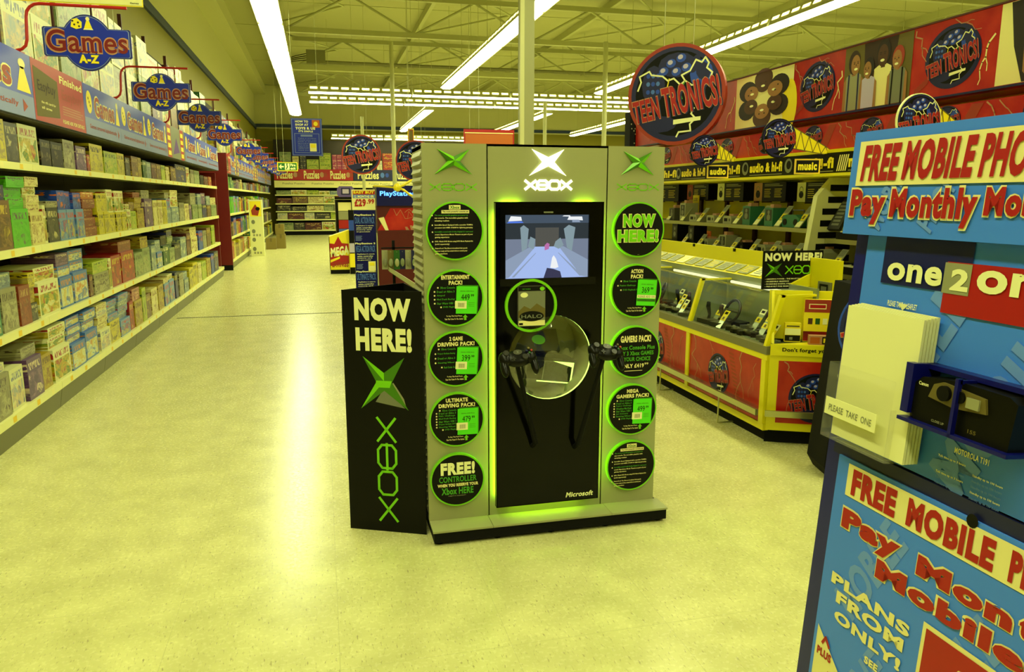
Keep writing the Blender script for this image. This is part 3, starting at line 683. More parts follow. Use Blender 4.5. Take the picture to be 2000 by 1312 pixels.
# green lights behind the panel
for a, b in (((bx0 + .020, .17), (bx0 + .020, 1.54)), ((bx1 - .016, .17), (bx1 - .016, 1.54))):
    tag(MB().tube([(a[0], PY + .047, a[1]), (b[0], PY + .047, b[1])], .010, 'green neon', 8).build('edge_light', kiosk), 'glowing green edge light')
for x in (.845, 1.20): tag(MB().tube([(x - .045, PY + .048, bz1 - .013), (x + .045, PY + .048, bz1 - .013)], .009, 'green neon', 8).build('edge_light', kiosk), 'glowing green edge light')
tag(MB().tube([(.84, PY + .048, .150), (1.2, PY + .048, .150)], .009, 'green neon', 6).build('edge_light', kiosk), 'glowing green edge light')
# marks along the top
for (cx, cz, w_, h_, x0, z0, x1, z1, lit) in ((.585, 1.762, .165, .112, .477, 1.637, .690, 1.666, 0), (1.024, 1.763, .155, .115, .917, 1.643, 1.138, 1.681, 1), (1.467, 1.764, .165, .112, 1.366, 1.640, 1.578, 1.669, 0)):
    mb = MB()
    if lit: star(mb, kf, cx, cz, w_ * 1.12, h_ * 1.05, 'logo light', 'logo light', .025, .004); ex_word(mb, kf, x0, z0, x1, z1, 'logo light', .0125, .004)
    else: star(mb, kf, cx, cz, w_, h_, 'lime', 'lime deep', .035, .003, 'lime'); ex_word(mb, kf, x0, z0, x1, z1, 'lime', .0045, .002)
    o = mb.build('logo_mark', kiosk); o['label'] = 'glowing white star logo and lettering' if lit else 'raised green star logo and lettering'

INFO = [('Xbox', 'h'), ('The most powerful console yet', 'w'), ('The most powerful graphics processor in', 'g'), ('any console. The incredible graphics with', 'm'), ('amazing realism', 'w'), ('Incredible Speed. Equipped with a speedier 733MHz', 'm'), ('processor and 64MB of RAM for lightning gameplay', 'w'),
        ('Incredible sound with Dolby Digital 5.1 surround', 'g'), ('sound. Experience Movie Theatre as part of your', 'm'), ('gaming experience', 'w'), ('DVD. Watch DVD Movies using DVD Movie Playback Kit', 'm'), ('(sold separately)', 'w'), ('Future-Proof. The Xbox is broadband that speeds', 'm'), ('Internet ready and has a hard drive to enrich your', 'w'), ('gaming experience', 'w')]
def round_sign(cx, cz, r, label):
    d0 = Frame(kf.pt(0, 0), kf.r, kf.u)
    mb = MB(); mb.disc(d0, cx, cz, r, 0, .022, 'lime', 'lime', 48)
    o = mb.build('round_sign', kiosk); o['label'] = label
    return o
def sign_print(o, fn):
    mb = MB(); fn(mb); mb.build('print', o)
SD = .0235
def info_disc(cx, cz, r):
    o = round_sign(cx, cz, r, 'round black sign of features, green rim')
    def f(mb):
        mb.disc(kf, cx, cz, r * .945, .0222, SD, 'print black')
        y = .84
        for i, (t, k) in enumerate(INFO):
            if i == 0: mb.rect(kf, cx - .2 * r, cz + .73 * r, cx + .2 * r, cz + .88 * r, 'print cream', SD + .0006); mb.text(kf, t, cx - .17 * r, cz + .75 * r, cx + .17 * r, cz + .86 * r, 'lime deep', .03, SD + .0012); continue
            if i == 1: mb.rect(kf, cx - .46 * r, cz + .60 * r, cx + .5 * r, cz + .71 * r, 'print cream', SD + .0006); mb.text(kf, t, cx - .43 * r, cz + .62 * r, cx + .47 * r, cz + .69 * r, 'print black', .03, SD + .0012); continue
            z = .50 - (i - 2) * .092 - (.05 if i > 4 else 0) - (.05 if i > 6 else 0) - (.05 if i > 9 else 0) - (.05 if i > 11 else 0)
            wd = (.5 if len(t) < 22 else 1.32 if len(t) > 45 else 1.15) * (1 if z > -.55 else .85)
            mb.text(kf, t, cx - .7 * r, cz + z * r, cx + (-.7 + wd) * r, cz + (z + .062) * r, 'print green' if k == 'g' else 'print cream', .03, SD + .0008, res=1)
            if i in (2, 5, 7, 10, 12): mb.oval(kf, cx - .78 * r, cz + (z + .03) * r, .025 * r, .025 * r, 'print cream', SD + .0008, 8)
    sign_print(o, f)
def pack_disc(cx, cz, r, head, lines, price, sticker=False):
    o = round_sign(cx, cz, r, 'round black price sign headed %s' % ' '.join(head).lower().strip('!'))
    def f(mb):
        mb.disc(kf, cx, cz, r * .945, .0222, SD, 'print black')
        for i, t in enumerate(head):
            wd = .50 if len(t) > 11 else .40 if len(t) > 6 else .24
            if i == 1 and len(head) > 1 and len(t) > 10: wd = .66
            mb.text(kf, t, cx - wd * r, cz + (.66 - i * .19) * r, cx + wd * r, cz + (.81 - i * .19) * r, 'print cream', .05, SD + .0008)
        n = len(lines)
        for i, t in enumerate(lines):
            z = .34 - i * (.82 / max(n, 5)); x = -.74 + (.12 if i in (0, n - 1) else 0) + (.1 if z < -.3 else 0); wd = min(.62, .035 * len(t) + .1)
            mb.text(kf, t, cx + (x + .08) * r, cz + z * r, cx + (x + .08 + wd) * r, cz + (z + .075) * r, 'print green', .02, SD + .0008, res=1)
            mb.oval(kf, cx + x * r, cz + (z + .04) * r, .03 * r, .03 * r, 'print cream', SD + .0008, 8)
        mb.text(kf, 'To Buy This Pack Please', cx - .34 * r, cz - .66 * r, cx + .22 * r, cz - .60 * r, 'print cream', .03, SD + .0008, res=1); mb.text(kf, 'Take This Ticket To The Cashier', cx - .4 * r, cz - .76 * r, cx + .26 * r, cz - .70 * r, 'print cream', .03, SD + .0008, res=1)
        mb.poly(kf, [(cx + .29 * r, cz - .78 * r), (cx + .37 * r, cz - .78 * r), (cx + .37 * r, cz - .68 * r), (cx + .42 * r, cz - .68 * r), (cx + .33 * r, cz - .58 * r), (cx + .24 * r, cz - .68 * r), (cx + .29 * r, cz - .68 * r)], 'lime', SD + .0008)
    sign_print(o, f)
    mb = MB(); tf = kf.turn(rnd.uniform(-4, 1), cx + .38 * r, cz - .05 * r)
    h = .5 * r; w_ = .37 * r
    mb.fbox(tf, -w_ + .06 * r, w_ + .04 * r, -h + .06 * r, h - .0 * r, SD + .001, SD + .004, 'lime deep'); mb.fbox(tf, -w_, w_, -h, h - .04 * r, SD + .004, SD + .008, 'lime card'); q = SD + .0085
    mb.text(tf, 'SPECIAL OFFER PRICE', -.24 * r, .27 * r, .24 * r, .31 * r, 'lime deep', .02, q, res=1)
    mb.text(tf, price, -.2 * r, -.02 * r, .1 * r, .19 * r, 'print black', .0, q); mb.text(tf, '99', .14 * r, .10 * r, .25 * r, .19 * r, 'print black', .02, q)
    if sticker:
        mb.rect(tf, -w_, -.22 * r, w_, -.10 * r, 'print white', q); mb.text(tf, 'PLEASE ADD ON', -w_ * .9, -.2 * r, w_ * .9, -.12 * r, 'print grey', .02, q + .0006, res=1); mb.rect(tf, -w_, -.34 * r, w_, -.25 * r, 'lime deep', q); mb.text(tf, 'CONTROLLER', -w_ * .9, -.33 * r, w_ * .9, -.26 * r, 'print dark green', .03, q + .0006, res=1)
    else:
        mb.rect(tf, -w_ - .04 * r, -.32 * r, -.0 * r, -.05 * r, 'print white', q)
        for k in range(9): mb.rect(tf, (-.3 + k * .025) * r, -.27 * r, (-.3 + k * .025 + .013) * r, -.12 * r, 'print grey', q + .0006)
        for k in range(3): mb.rect(tf, .06 * r, (-.12 - k * .06) * r, .28 * r, (-.11 - k * .06) * r, 'lime deep', q)
    mb.build('price_ticket', o)
LX, RX = .584, 1.470
RR = .131
info_disc(.585, 1.457, RR)
pack_disc(.584, 1.153, RR, ['ENTERTAINMENT', 'PACK!'], ['Xbox Console', 'Dead or Alive 3', 'Amped', 'Mad Dash Racing', 'Star Wars OBI 1', 'DVD Playback Kit'], '449')
pack_disc(.583, .869, RR, ['2 GAME', 'DRIVING PACK!'], ['Xbox Console', 'Project Gotham Racing', 'Dead or Alive 3', 'Steering Wheel', 'Red Code Controller'], '399')
pack_disc(.583, .577, RR, ['ULTIMATE', 'DRIVING PACK!'], ['Xbox Console', 'Dead or Alive 3', 'Halo Challenge', 'Mad Dash Racing', 'Star Wars OBI 1', 'Project Gotham 2002', 'Steering Wheel', 'DVD Playback Kit'], '479')
o = round_sign(.582, .280, RR, 'round black sign offering a free controller')
def f(mb):
    c, z, r = .582, .280, RR
    mb.disc(kf, c, z, r * .945, .0222, SD, 'print black')
    mb.text(kf, 'FREE!', c - .62 * r, z + .20 * r, c + .64 * r, z + .68 * r, 'print white', .06, SD + .0008)
    mb.text(kf, 'CONTROLLER', c - .68 * r, z - .07 * r, c + .70 * r, z + .15 * r, 'print green', .02, SD + .0008)
    mb.text(kf, 'WHEN YOU RESERVE YOUR', c - .74 * r, z - .24 * r, c + .76 * r, z - .12 * r, 'print cream', .05, SD + .0008)
    mb.text(kf, 'Xbox HERE', c - .6 * r, z - .54 * r, c + .58 * r, z - .28 * r, 'print green', .03, SD + .0008)
    mb.text(kf, 'SUBJECT TO AVAILABILITY', c - .35 * r, z - .62 * r, c + .3 * r, z - .58 * r, 'print grey', .02, SD + .0008, res=1)
sign_print(o, f)
o = round_sign(1.475, 1.454, RR, 'round black sign with green now here lettering')
def f(mb):
    c, z, r = 1.475, 1.454, RR
    mb.disc(kf, c, z, r * .945, .0222, SD, 'print black')
    mb.otext(kf, 'NOW', c - .62 * r, z + .10 * r, c + .62 * r, z + .56 * r, 'lime', 'print cream', .06, .06, SD + .0008)
    mb.otext(kf, 'HERE!', c - .82 * r, z - .44 * r, c + .76 * r, z + .0 * r, 'lime', 'print cream', .06, .06, SD + .0008)
    for k in (-.02, .02): mb.oval(kf, c + k * r, z - .9 * r, .008 * r, .02 * r, 'print grey', SD + .0008, 6)
sign_print(o, f)
pack_disc(1.471, 1.160, RR, ['ACTION', 'PACK!'], ['Xbox Console', 'Fuzion Challenge', 'DVD Playback Kit'], '369', True)
o = round_sign(1.474, .858, RR, 'round black sign headed gamers pack')
def f(mb):
    c, z, r = 1.474, .858, RR
    mb.disc(kf, c, z, r * .945, .0222, SD, 'print black')
    mb.text(kf, 'GAMERS PACK!', c - .6 * r, z + .38 * r, c + .62 * r, z + .64 * r, 'print cream', .05, SD + .0008)
    for t, y, a, b, m in (('Xbox Console Plus', .10, -.76, .78, 'print green'), ('ANY 3 Xbox GAMES', -.12, -.74, .74, 'print green'), ('OF YOUR CHOICE', -.34, -.7, .62, 'print green'), ('ONLY £419', -.60, -.6, .36, 'print cream')):
        mb.text(kf, t, c + a * r, z + y * r, c + b * r, z + (y + .16) * r, m, .03, SD + .0008)
    mb.text(kf, '99', c + .38 * r, z - .50 * r, c + .54 * r, z - .42 * r, 'print cream', .02, SD + .0008); mb.rect(kf, c - .42 * r, z - .72 * r, c + .3 * r, z - .70 * r, 'print cream', SD + .0008)
sign_print(o, f)
pack_disc(1.467, .566, RR, ['MEGA', 'GAMERS PACK!'], ['Xbox Console', 'Dead or Alive 3', 'Fuzion Challenge', 'Wreckless Mad Dash', 'Star Wars OBI 1', 'Jet Seteera', 'Steering Wheel', 'DVD Playback Kit'], '499')
info_disc(1.470, .274, RR)
# sample game in its round holder
HF = Frame((0, PY - .006, 0), X_, Z_)
mb = MB(); mb.ring(HF, .928, 1.114, .112, .124, 'lime', .012, 44)
for rr0 in (.124, .112):
    for i in range(44):
        t, q = 2 * math.pi * i / 44, 2 * math.pi * (i + 1) / 44
        mb.face([HF.pt(.928 + rr0 * math.cos(t), 1.114 + rr0 * math.sin(t), -.006), HF.pt(.928 + rr0 * math.cos(q), 1.114 + rr0 * math.sin(q), -.006), HF.pt(.928 + rr0 * math.cos(q), 1.114 + rr0 * math.sin(q), .012), HF.pt(.928 + rr0 * math.cos(t), 1.114 + rr0 * math.sin(t), .012)], 'lime')
mb.disc(HF, .928, 1.114, .113, -.006, -.001, 'matt black')
tag(mb.build('round_holder', kiosk), 'round black game holder with green rim')
gc = thing('game_case', 'game case with grey-green cover in the round holder below the screen', 'video game', (.925, PY - .014, 1.015))
gf = Frame((0, PY - .010, 0), X_, Z_); a0, a1, b0, b1 = .862, .994, 1.018, 1.207
mb = MB(); mb.box(a0, a1, PY - .022, PY - .008, b0, b1, 'plastic grey'); mb.build('case', gc)
gf = Frame((0, PY - .022, 0), X_, Z_)
mb = MB(); mb.rect(gf, a0 + .003, b0 + .003, a1 - .002, b1 - .003, 'print silver', .0008)
mb.rect(gf, a0 + .003, b1 - .024, a1 - .002, b1 - .003, 'print black', .0012); mb.text(gf, 'ONLY ON XBOX', a0 + .02, b1 - .018, a0 + .06, b1 - .011, 'print green', .02, .0018, res=1); mb.oval(gf, a1 - .016, b1 - .014, .012, .009, 'lime', .0018, 12)
mb.poly(gf, [(a0 + .003, 1.09), (a0 + .03, 1.115), (a0 + .06, 1.10), (a0 + .09, 1.125), (a1 - .002, 1.10), (a1 - .002, 1.06), (a0 + .003, 1.06)], 'print olive', .0014); mb.oval(gf, a0 + .03, 1.165, .018, .012, 'print white', .0014, 14)
mb.oval(gf, .928, 1.066, .058, .024, 'print black', .0018); mb.text(gf, 'HALO', .878, 1.057, .978, 1.074, 'print silver', .02, .0024); mb.rect(gf, a0 + .003, b0 + .004, a1 - .002, b0 + .028, 'print cream', .0014); mb.rect(gf, a0 + .006, b0 + .008, a0 + .024, b0 + .018, 'print black', .0018)
mb.build('cover', gc)
# console in the window
cs = thing('game_console', 'black games console with round green jewel behind the bubble window', 'games console', (1.06, PY + .14, .72))
cf = Frame((1.045, PY + .16, .77), Vector((1, .12, -.16)), Vector((.16, .0, 1)))
mb = MB(); mb.fbox(cf, -.13, .13, -.045, .055, -.06, .06, 'plastic grey'); mb.fbox(cf, -.135, .135, .055, .07, -.065, .065, 'plastic black'); mb.build('case', cs)
mb = MB(); mb.rect(cf, -.12, -.04, -.035, .05, 'plastic black', .062); mb.rect(cf, -.03, -.04, .12, .05, 'pad grey', .062); mb.rect(cf, -.035, -.04, -.03, .05, 'print silver', .063); mb.oval(cf, -.07, .01, .010, .010, 'print silver', .063, 14); mb.oval(cf, -.07, -.015, .006, .006, 'print silver', .063, 12)
mb.rect(cf, .118, -.045, .126, .055, 'window glow', .063); mb.rect(cf, -.06, -.052, .126, -.046, 'window glow', .061); mb.poly(cf, [(.01, .055), (.126, .055), (.126, .03)], 'window glow', .0635); mb.build('front', cs)  # green light falling on the console edges, put in as glowing strips
tf = Frame(cf.pt(-.0, .07, 0), cf.r, -cf.n)
mb = MB(); mb.oval(tf, -.055, .028, .032, .022, 'lime', .002, 20); mb.build('jewel', cs)
cs2 = Frame((.985, PY + .13, .925), Vector((1, 0, -.04)), Vector((0, .6, .8)))
mb = MB(); mb.fbox(cs2, -.12, .12, -.06, .06, -.03, 0, 'pad grey'); mb.oval(cs2, .02, .0, .034, .026, 'lime', .002, 22)
tag(mb.build('console_lid', cs), 'sloping console top with green oval')
# controllers on arms
def pad(name_label, u, v, y, au, av, roll):
    c = onY(u, v, y); root = onY(au, av, PY)
    arm = MB().tube([root + Vector((0, .0, 0)), root + Vector((0, -.05, .03)), c + Vector((0, .02, -.02))], [.013, .013, .010], 'matt black', 10).build('controller_arm', kiosk)
    fr = Frame(c, Vector((math.cos(R(roll)), 0, math.sin(R(roll)))), Vector((-math.sin(R(roll)) * .7, .7, math.cos(R(roll)) * .7)))
    mb = MB()
    def blob(x, y_, d, a, b, e, m):
        nu, nv = 16, 9; vs = []; fs = []
        for j in range(nv + 1):
            p = math.pi * j / nv
            for i in range(nu):
                t = 2 * math.pi * i / nu; vs.append(fr.pt(x + a * math.sin(p) * math.cos(t), y_ + b * math.sin(p) * math.sin(t), d + e * math.cos(p)))
        for j in range(nv):
            for i in range(nu): fs.append((j * nu + i, (j + 1) * nu + i, (j + 1) * nu + (i + 1) % nu, j * nu + (i + 1) % nu))
        mb.mesh(vs, fs, m)
    blob(0, .0, 0, .066, .042, .026, 'plastic black')
    for s in (-1, 1): blob(s * .055, .004, 0, .03, .036, .026, 'plastic black'); blob(s * .068, -.042, -.004, .017, .045, .02, 'plastic black')
    p = mb.build('controller', arm, smooth=True)
    mb = MB()
    mb.disc(fr, -.052, .016, .013, .018, .032, 'pad grey', None, 14); mb.disc(fr, .028, -.012, .013, .018, .032, 'pad grey', None, 14)
    mb.fbox(fr, -.034, -.014, -.018, -.012, .02, .029, 'pad grey'); mb.fbox(fr, -.027, -.021, -.025, -.005, .02, .029, 'pad grey')
    for (x, y_, m) in ((.052, .03, 'print olive'), (.063, .018, 'print rust'), (.041, .018, 'print navy'), (.052, .006, 'print dark green')): mb.disc(fr, x, y_, .005, .02, .030, m, None, 10)
    mb.oval(fr, 0, .016, .02, .013, 'plastic grey', .0272, 16); mb.text(fr, 'X', -.006, .010, .006, .022, 'print silver', .03, .0278)
    mb.build('buttons', arm)
    return p
pad('', 1011, 700, 3.14, 1040, 870, 4); pad('', 1183, 688, 3.14, 1122, 872, -8)

# ------------------------------------------------------------------ three-sided display column
A, B = onZ(685, 1031, 0), onZ(833, 1044, 0)
cf_ = Frame(A, B - A, Z_); CW, CH = (B - A).length, 1.183
colm = thing('display_column', 'black three-sided cardboard column with white now here lettering beside the grey kiosk', 'display stand', ((A + B) / 2))
back = Vector((.395, 3.83, 0))
mb = MB()
def sheet(p, q, m):
    d = (q - p).normalized(); n = Vector((d.y, -d.x, 0)) * .004
    a, b = p, q
    vs = [a, b, a + Z_ * CH, b + Z_ * CH]; vs2 = [x - n * 1.0 for x in vs]
    mb.mesh(vs + vs2, [(0, 1, 3, 2), (5, 4, 6, 7), (2, 3, 7, 6), (0, 2, 6, 4), (1, 5, 7, 3)], m)
sheet(A, B, 'print black'); sheet(B + Vector((-.004, .01, 0)), back, 'print black'); sheet(back, A + Vector((.012, .004, 0)), 'print black')
mb.build('card_panel', colm)
mb = MB(); P = cf_.px
def tq(t, tl, br, m, **k):
    (x0, y1), (x1, y0) = P(*tl), P(*br); mb.text(cf_, t, x0, y0, x1, y1, m, **k)
tq('NOW', (691, 580), (803, 629), 'print white', bold=.06); tq('HERE!', (694, 638), (805, 689), 'print white', bold=.06)
(cx0, cy0), (cx1, cy1) = P(704, 695), P(797, 802)
star(mb, cf_, (cx0 + cx1) / 2, (cy0 + cy1) / 2, cx1 - cx0, cy0 - cy1, 'lime', 'lime deep', .0, .002, 'lime deep')
gx, gy = (cx0 + cx1) / 2, (cy0 + cy1) / 2; gw, gh = cx1 - cx0, cy0 - cy1
mb.poly(cf_, [(gx + .04 * gw, gy - .1 * gh), (gx + .2 * gw, gy + .02 * gh), (gx + .42 * gw, gy - .28 * gh), (gx + .46 * gw, gy - .42 * gh)], 'print grey', .0016)
mb.poly(cf_, [(gx - .04 * gw, gy - .14 * gh), (gx + .04 * gw, gy - .12 * gh), (gx + .44 * gw, gy - .46 * gh), (gx - .2 * gw, gy - .36 * gh)], 'print silver', .0014)
mb.poly(cf_, [(gx - .17 * gw, gy + .05 * gh), (gx + .17 * gw, gy + .05 * gh), (gx + .12 * gw, gy - .08 * gh), (gx - .2 * gw, gy - .08 * gh)], 'lime', .0026)
(vx0, vy0), (vx1, vy1) = P(735, 815), P(779, 1018)
vf = Frame(cf_.pt(vx0, vy0), -cf_.u, cf_.r)
ex_word(mb, vf, 0, .004, vy0 - vy1, vx1 - vx0 - .004, 'lime', .012, .002)
mb.build('print', colm)

# ------------------------------------------------------------------ mobile phone stand in the foreground
TL_ = R(4.0)
sf = Frame((1.0 - 1.53 * math.tan(TL_), 1.262, 0), -Y_, Vector((math.sin(TL_), 0, math.cos(TL_))))
S = sf.px
stand = thing('phone_stand', 'large blue mobile phone stand with pale blue posters nearest the camera', 'display stand', (1.1, .9, 0))
SWd = .74
mb = MB(); mb.fbox(sf, 0, SWd, .02, 1.60, -.34, 0, 'stand blue'); mb.build('body', stand)
up_top = S(1750, 440)[1]; mid = S(1645, 880)[1]
mb = MB(); mb.fbox(sf, .038, SWd - .03, mid + .025, 1.58, 0, .006, 'phone blue')
def shadow_words(f_, words, m, d):
    for (t, x, y, h, L, a) in words:
        q = f_.turn(a, x, y); mb.text(q, t, 0, 0, L, h, m, .04, d)
shadow_words(sf, [('MOBILE', .14, 1.14, .08, .34, 62), ('MOBILE', .33, 1.13, .08, .34, 62), ('PHONE', .52, 1.13, .08, .34, 62)], 'phone blue pale', .0075)
mb.build('upper_poster', stand)
mb = MB()
def pq(pts, m, d): mb.poly(sf, [S(u, v) for u, v in pts], m, d)
x0, y1 = S(1740, 462); xg, yg = S(1857, 515); xe, yb_ = S(1905, 577); xr, yr = S(1848, 612)
mb.rect(sf, x0, S(1730, 552)[1], S(1914, 478)[0], y1, 'logo blue', .008); mb.rect(sf, S(1850, 574)[0], S(1846, 610)[1], SWd - .03, S(1912, 516)[1], 'print red', .0088)
mb.rect(sf, S(1854, 530)[0], S(1852, 572)[1], S(1908, 530)[0], S(1862, 513)[1], 'logo grey', .0096)
mb.text(sf, 'one', S(1741, 540)[0], S(1741, 546)[1], S(1847, 560)[0], S(1741, 511)[1], 'print white', .035, .0104, res=4); mb.text(sf, '2', S(1864, 565)[0], S(1860, 566)[1], S(1900, 565)[0], S(1866, 524)[1], 'print white', .04, .0104)
ax = S(1914, 575)[0]; ay = S(1914, 571)[1]; mb.text(sf, 'one', ax, ay, ax + .16, ay + .036, 'print white', .035, .0104, res=4)
a_ = S(1741, 590); mb.text(sf, 'PLEASE TAKE A LEAFLET', a_[0], a_[1] - .006, S(1800, 590)[0], a_[1] + .004, 'print white', .02, .008); b_ = S(1771, 598); mb.poly(sf, [(b_[0] - .012, b_[1] + .004), (b_[0], b_[1] - .008), (b_[0] + .012, b_[1] + .004)], 'print white', .008)
c_ = S(1862, 880); mb.text(sf, 'MOTOROLA T191', c_[0] + .01, c_[1], c_[0] + .075, c_[1] + .010, 'print white', .03, .008)
for k in range(6):
    for j, t in ((0, 'Talk time up to 3 hours'), (1, 'Standby up to 100 hours')): mb.text(sf, t, c_[0] - .02 + j * .07, c_[1] - .016 - k * .009 - j * .01, c_[0] + .035 + j * .07, c_[1] - .011 - k * .009 - j * .01, 'phone blue pale' if k % 3 else 'print white', .03, .008, res=1)
mb.build('poster_print', stand)
# header board
h0, h1 = S(1683, 458)[1], S(1690, 262)[1]; hx = S(1688, 300)[0]
mb = MB(); mb.fbox(sf, hx, SWd + .05, h0, h1, .010, .024, 'phone blue')
shadow_words(sf, [('MOBILE', hx + .10, h0 + .008, .04, .12, 62), ('PHONE', hx + .22, h0 + .008, .04, .12, 62)], 'phone blue pale', .0255)
hd = mb.build('header_board', stand); mb = MB()
wy0, wy1 = S(1697, 365)[1], S(1703, 280)[1]; wx = S(1700, 320)[0]
mb.rect(sf, wx, wy0, SWd + .03, wy1, 'print cream', .0265)
t0 = S(1706, 355); mb.text(sf, 'FREE', t0[0], wy0 + .008, S(1780, 330)[0], wy1 - .008, 'print red', .05, .028, shear=.08); mb.text(sf, 'MOBILE', S(1791, 330)[0], wy0 + .008, S(1929, 330)[0], wy1 - .006, 'print red', .05, .028, shear=.08)
px0 = S(1943, 330)[0]; mb.text(sf, 'PHONE', px0, wy0 + .008, px0 + .135, wy1 - .006, 'print red', .05, .028, shear=.08)
py0, py1 = S(1690, 417)[1], S(1690, 372)[1]
for t, a, b, lo in (('Pay', 1684, 1752, .02), ('Monthly', 1763, 1935, .02)): mb.otext(sf, t, S(a, 410)[0], py0 - lo, S(b, 410)[0], py1, 'print red', 'print cream', .05, .06, .0265)
p2 = S(1950, 410)[0]; mb.otext(sf, 'Mobile', p2, py0, p2 + .14, py1, 'print red', 'print cream', .05, .06, .0265)
mb.build('header_print', hd)
# lower board
ly1 = S(1660, 890)[1]; lx0 = S(1650, 900)[0]
lf = Frame(sf.pt(lx0, 0, .008), sf.r, sf.u); Lp = lf.px
mb = MB(); mb.fbox(lf, 0, SWd - lx0 - .02, .30, ly1, 0, .006, 'phone blue')
shadow_words(lf, [('MOBILE', .10, .82, .07, .22, 62), ('PHONE', .10, .56, .07, .24, 62), ('MOBILE', .28, .70, .07, .28, 62), ('MOBILE', .40, .45, .07, .30, 62)], 'phone blue pale', .0066)
lo_ = mb.build('lower_poster', stand); mb = MB()
w0, w1 = Lp(1657, 965)[1], Lp(1667, 905)[1]; mb.rect(lf, Lp(1657, 960)[0], w0, SWd - lx0 - .03, w1, 'print cream', .0072)
def lt(t, tl, bl, tr, m, **k):
    (x0, y1), y0, x1 = Lp(*tl), Lp(*bl)[1], Lp(*tr)[0]; mb.text(lf, t, x0, y0, x1, y1, m, **k)
def lot(t, tl, bl, tr):
    (x0, y1), y0, x1 = Lp(*tl), Lp(*bl)[1], Lp(*tr)[0]; mb.otext(lf, t, x0, y0 - (.012 if 'y' in t else 0), x1, y1, 'print red', 'print cream', .06, .07, .0072)
fy0, fy1 = w0 + .006, w1 - .006
mb.text(lf, 'FREE', Lp(1670, 950)[0], fy0, Lp(1758, 980)[0], fy1, 'print red', .06, .0082); mb.text(lf, 'MOBILE', Lp(1776, 1020)[0], fy0, Lp(1956, 1060)[0], fy1, 'print red', .06, .0082); q_ = Lp(1980, 1110)[0]; mb.text(lf, 'PHONE', q_, fy0, q_ + .13, fy1, 'print red', .06, .0082)
lot('Pay', (1655, 989), (1651, 1025), (1769, 1052)); lot('Mon', (1802, 1081), (1793, 1118), (1991, 1190)); lot('Mobile', (1721, 1089), (1714, 1124), (2015, 1270))
q_ = Lp(2015, 1205); lot('thly', (2005, 1196), (1996, 1236), (2110, 1250))
for t, tl, bl, tr in (('PLANS', (1633, 1113), (1631, 1135), (1790, 1196)), ('FROM', (1642, 1151), (1638, 1173), (1776, 1230)), ('ONLY!', (1638, 1187), (1636, 1209), (1771, 1263))): lt(t, tl, bl, tr, 'print cream', bold=.05, d=.0078)
(e0, e1) = Lp(1605, 1216); mb.poly(lf, [(e0, e1), (e0 + .2, e1 - .17), (e0, e1 - .20)], 'print cream', .0076); mb.poly(lf, [(e0 + .045, e1 - .075), (e0 + .10, e1 - .12), (e0 + .045, e1 - .14)], 'print red', .0084)
g0, g1 = Lp(1602, 1272); mb.text(lf, 'PLUS', g0, g1, g0 + .042, g1 + .017, 'print red', .05, .0084); mb.stroke(lf, [(g0 + .012, g1 + .028), (g0 + .02, g1 + .043), (g0 + .032, g1 + .028)], .006, 'print red', .0084)
mb.stroke(lf, [(g0 + .07, g1 - .006), (g0 + .14, g1 - .07)], .007, 'print red', .0084)
s0 = Lp(1696, 1278); mb.text(lf, 'SEE', s0[0], s0[1] - .014, s0[0] + .034, s0[1], 'print cream', .05, .0078)
z0 = Lp(1812, 1212); mb.rect(lf, z0[0], z0[1] - .22, z0[0] + .26, z0[1], 'print cream', .0076); mb.rect(lf, z0[0] + .008, z0[1] - .212, z0[0] + .252, z0[1] - .008, 'print red', .0084); mb.text(lf, '£', z0[0] + .03, z0[1] - .19, z0[0] + .13, z0[1] - .03, 'print cream', .05, .0092)
hh = Lp(1907, 1017); mb.oval(lf, hh[0], hh[1], .011, .011, 'print black', .0078, 14)
mb.build('lower_print', lo_)
mb = MB(); mb.fbox(sf, .03, SWd - .02, mid - .004, mid + .022, 0, .010, 'sign navy'); mb.build('divider_bar', stand)
# leaflet holder and leaflets
hx0, hz0 = S(1640, 853); hx1 = S(1778, 905)[0]; hz1 = S(1650, 700)[1]
holder = tag(MB().fbox(sf, hx0 + .012, hx1, hz0 + .010, hz0 + .014, .006, .055, 'acrylic').poly(sf, [(hx0 + .012, hz0 + .012), (hx1, hz0 + .012), (hx1, hz1), (hx0 + .012, hz1)], 'acrylic', .055).fbox(sf, hx0 + .012, hx0 + .014, hz0 + .012, hz1, .006, .055, 'acrylic').fbox(sf, hx1 - .002, hx1, hz0 + .012, hz1 - .05, .006, .055, 'acrylic').build('leaflet_holder', stand), 'clear plastic leaflet holder')
mb = MB(); mb.fbox(sf, hx0 + .018, hx1 - .03, hz0 + .055, hz0 + .088, .0562, .0572, 'leaflet')
mb.text(sf, 'PLEASE  TAKE  ONE', hx0 + .030, hz0 + .064, hx1 - .04, hz0 + .076, 'print silver', .0, .058); mb.build('holder_label', holder)
lx_0, lx_1 = S(1697, 592)[0], S(1848, 628)[0]; lz1 = S(1697, 592)[1]
lfm = MB()
for k in range(5): lfm.fbox(sf, lx_0 + k * .0006, lx_1 + k * .0006, hz0 + .018, lz1 - k * .0012, .012 + k * .007, .017 + k * .007, 'leaflet')
lo2 = lfm.build('leaflet_stack', base=sf.pt((lx_0 + lx_1) / 2, hz0 + .018, .03)); tag(lo2, 'stack of blank cream leaflets in the clear holder on the blue stand', 'leaflets', kind='stuff')
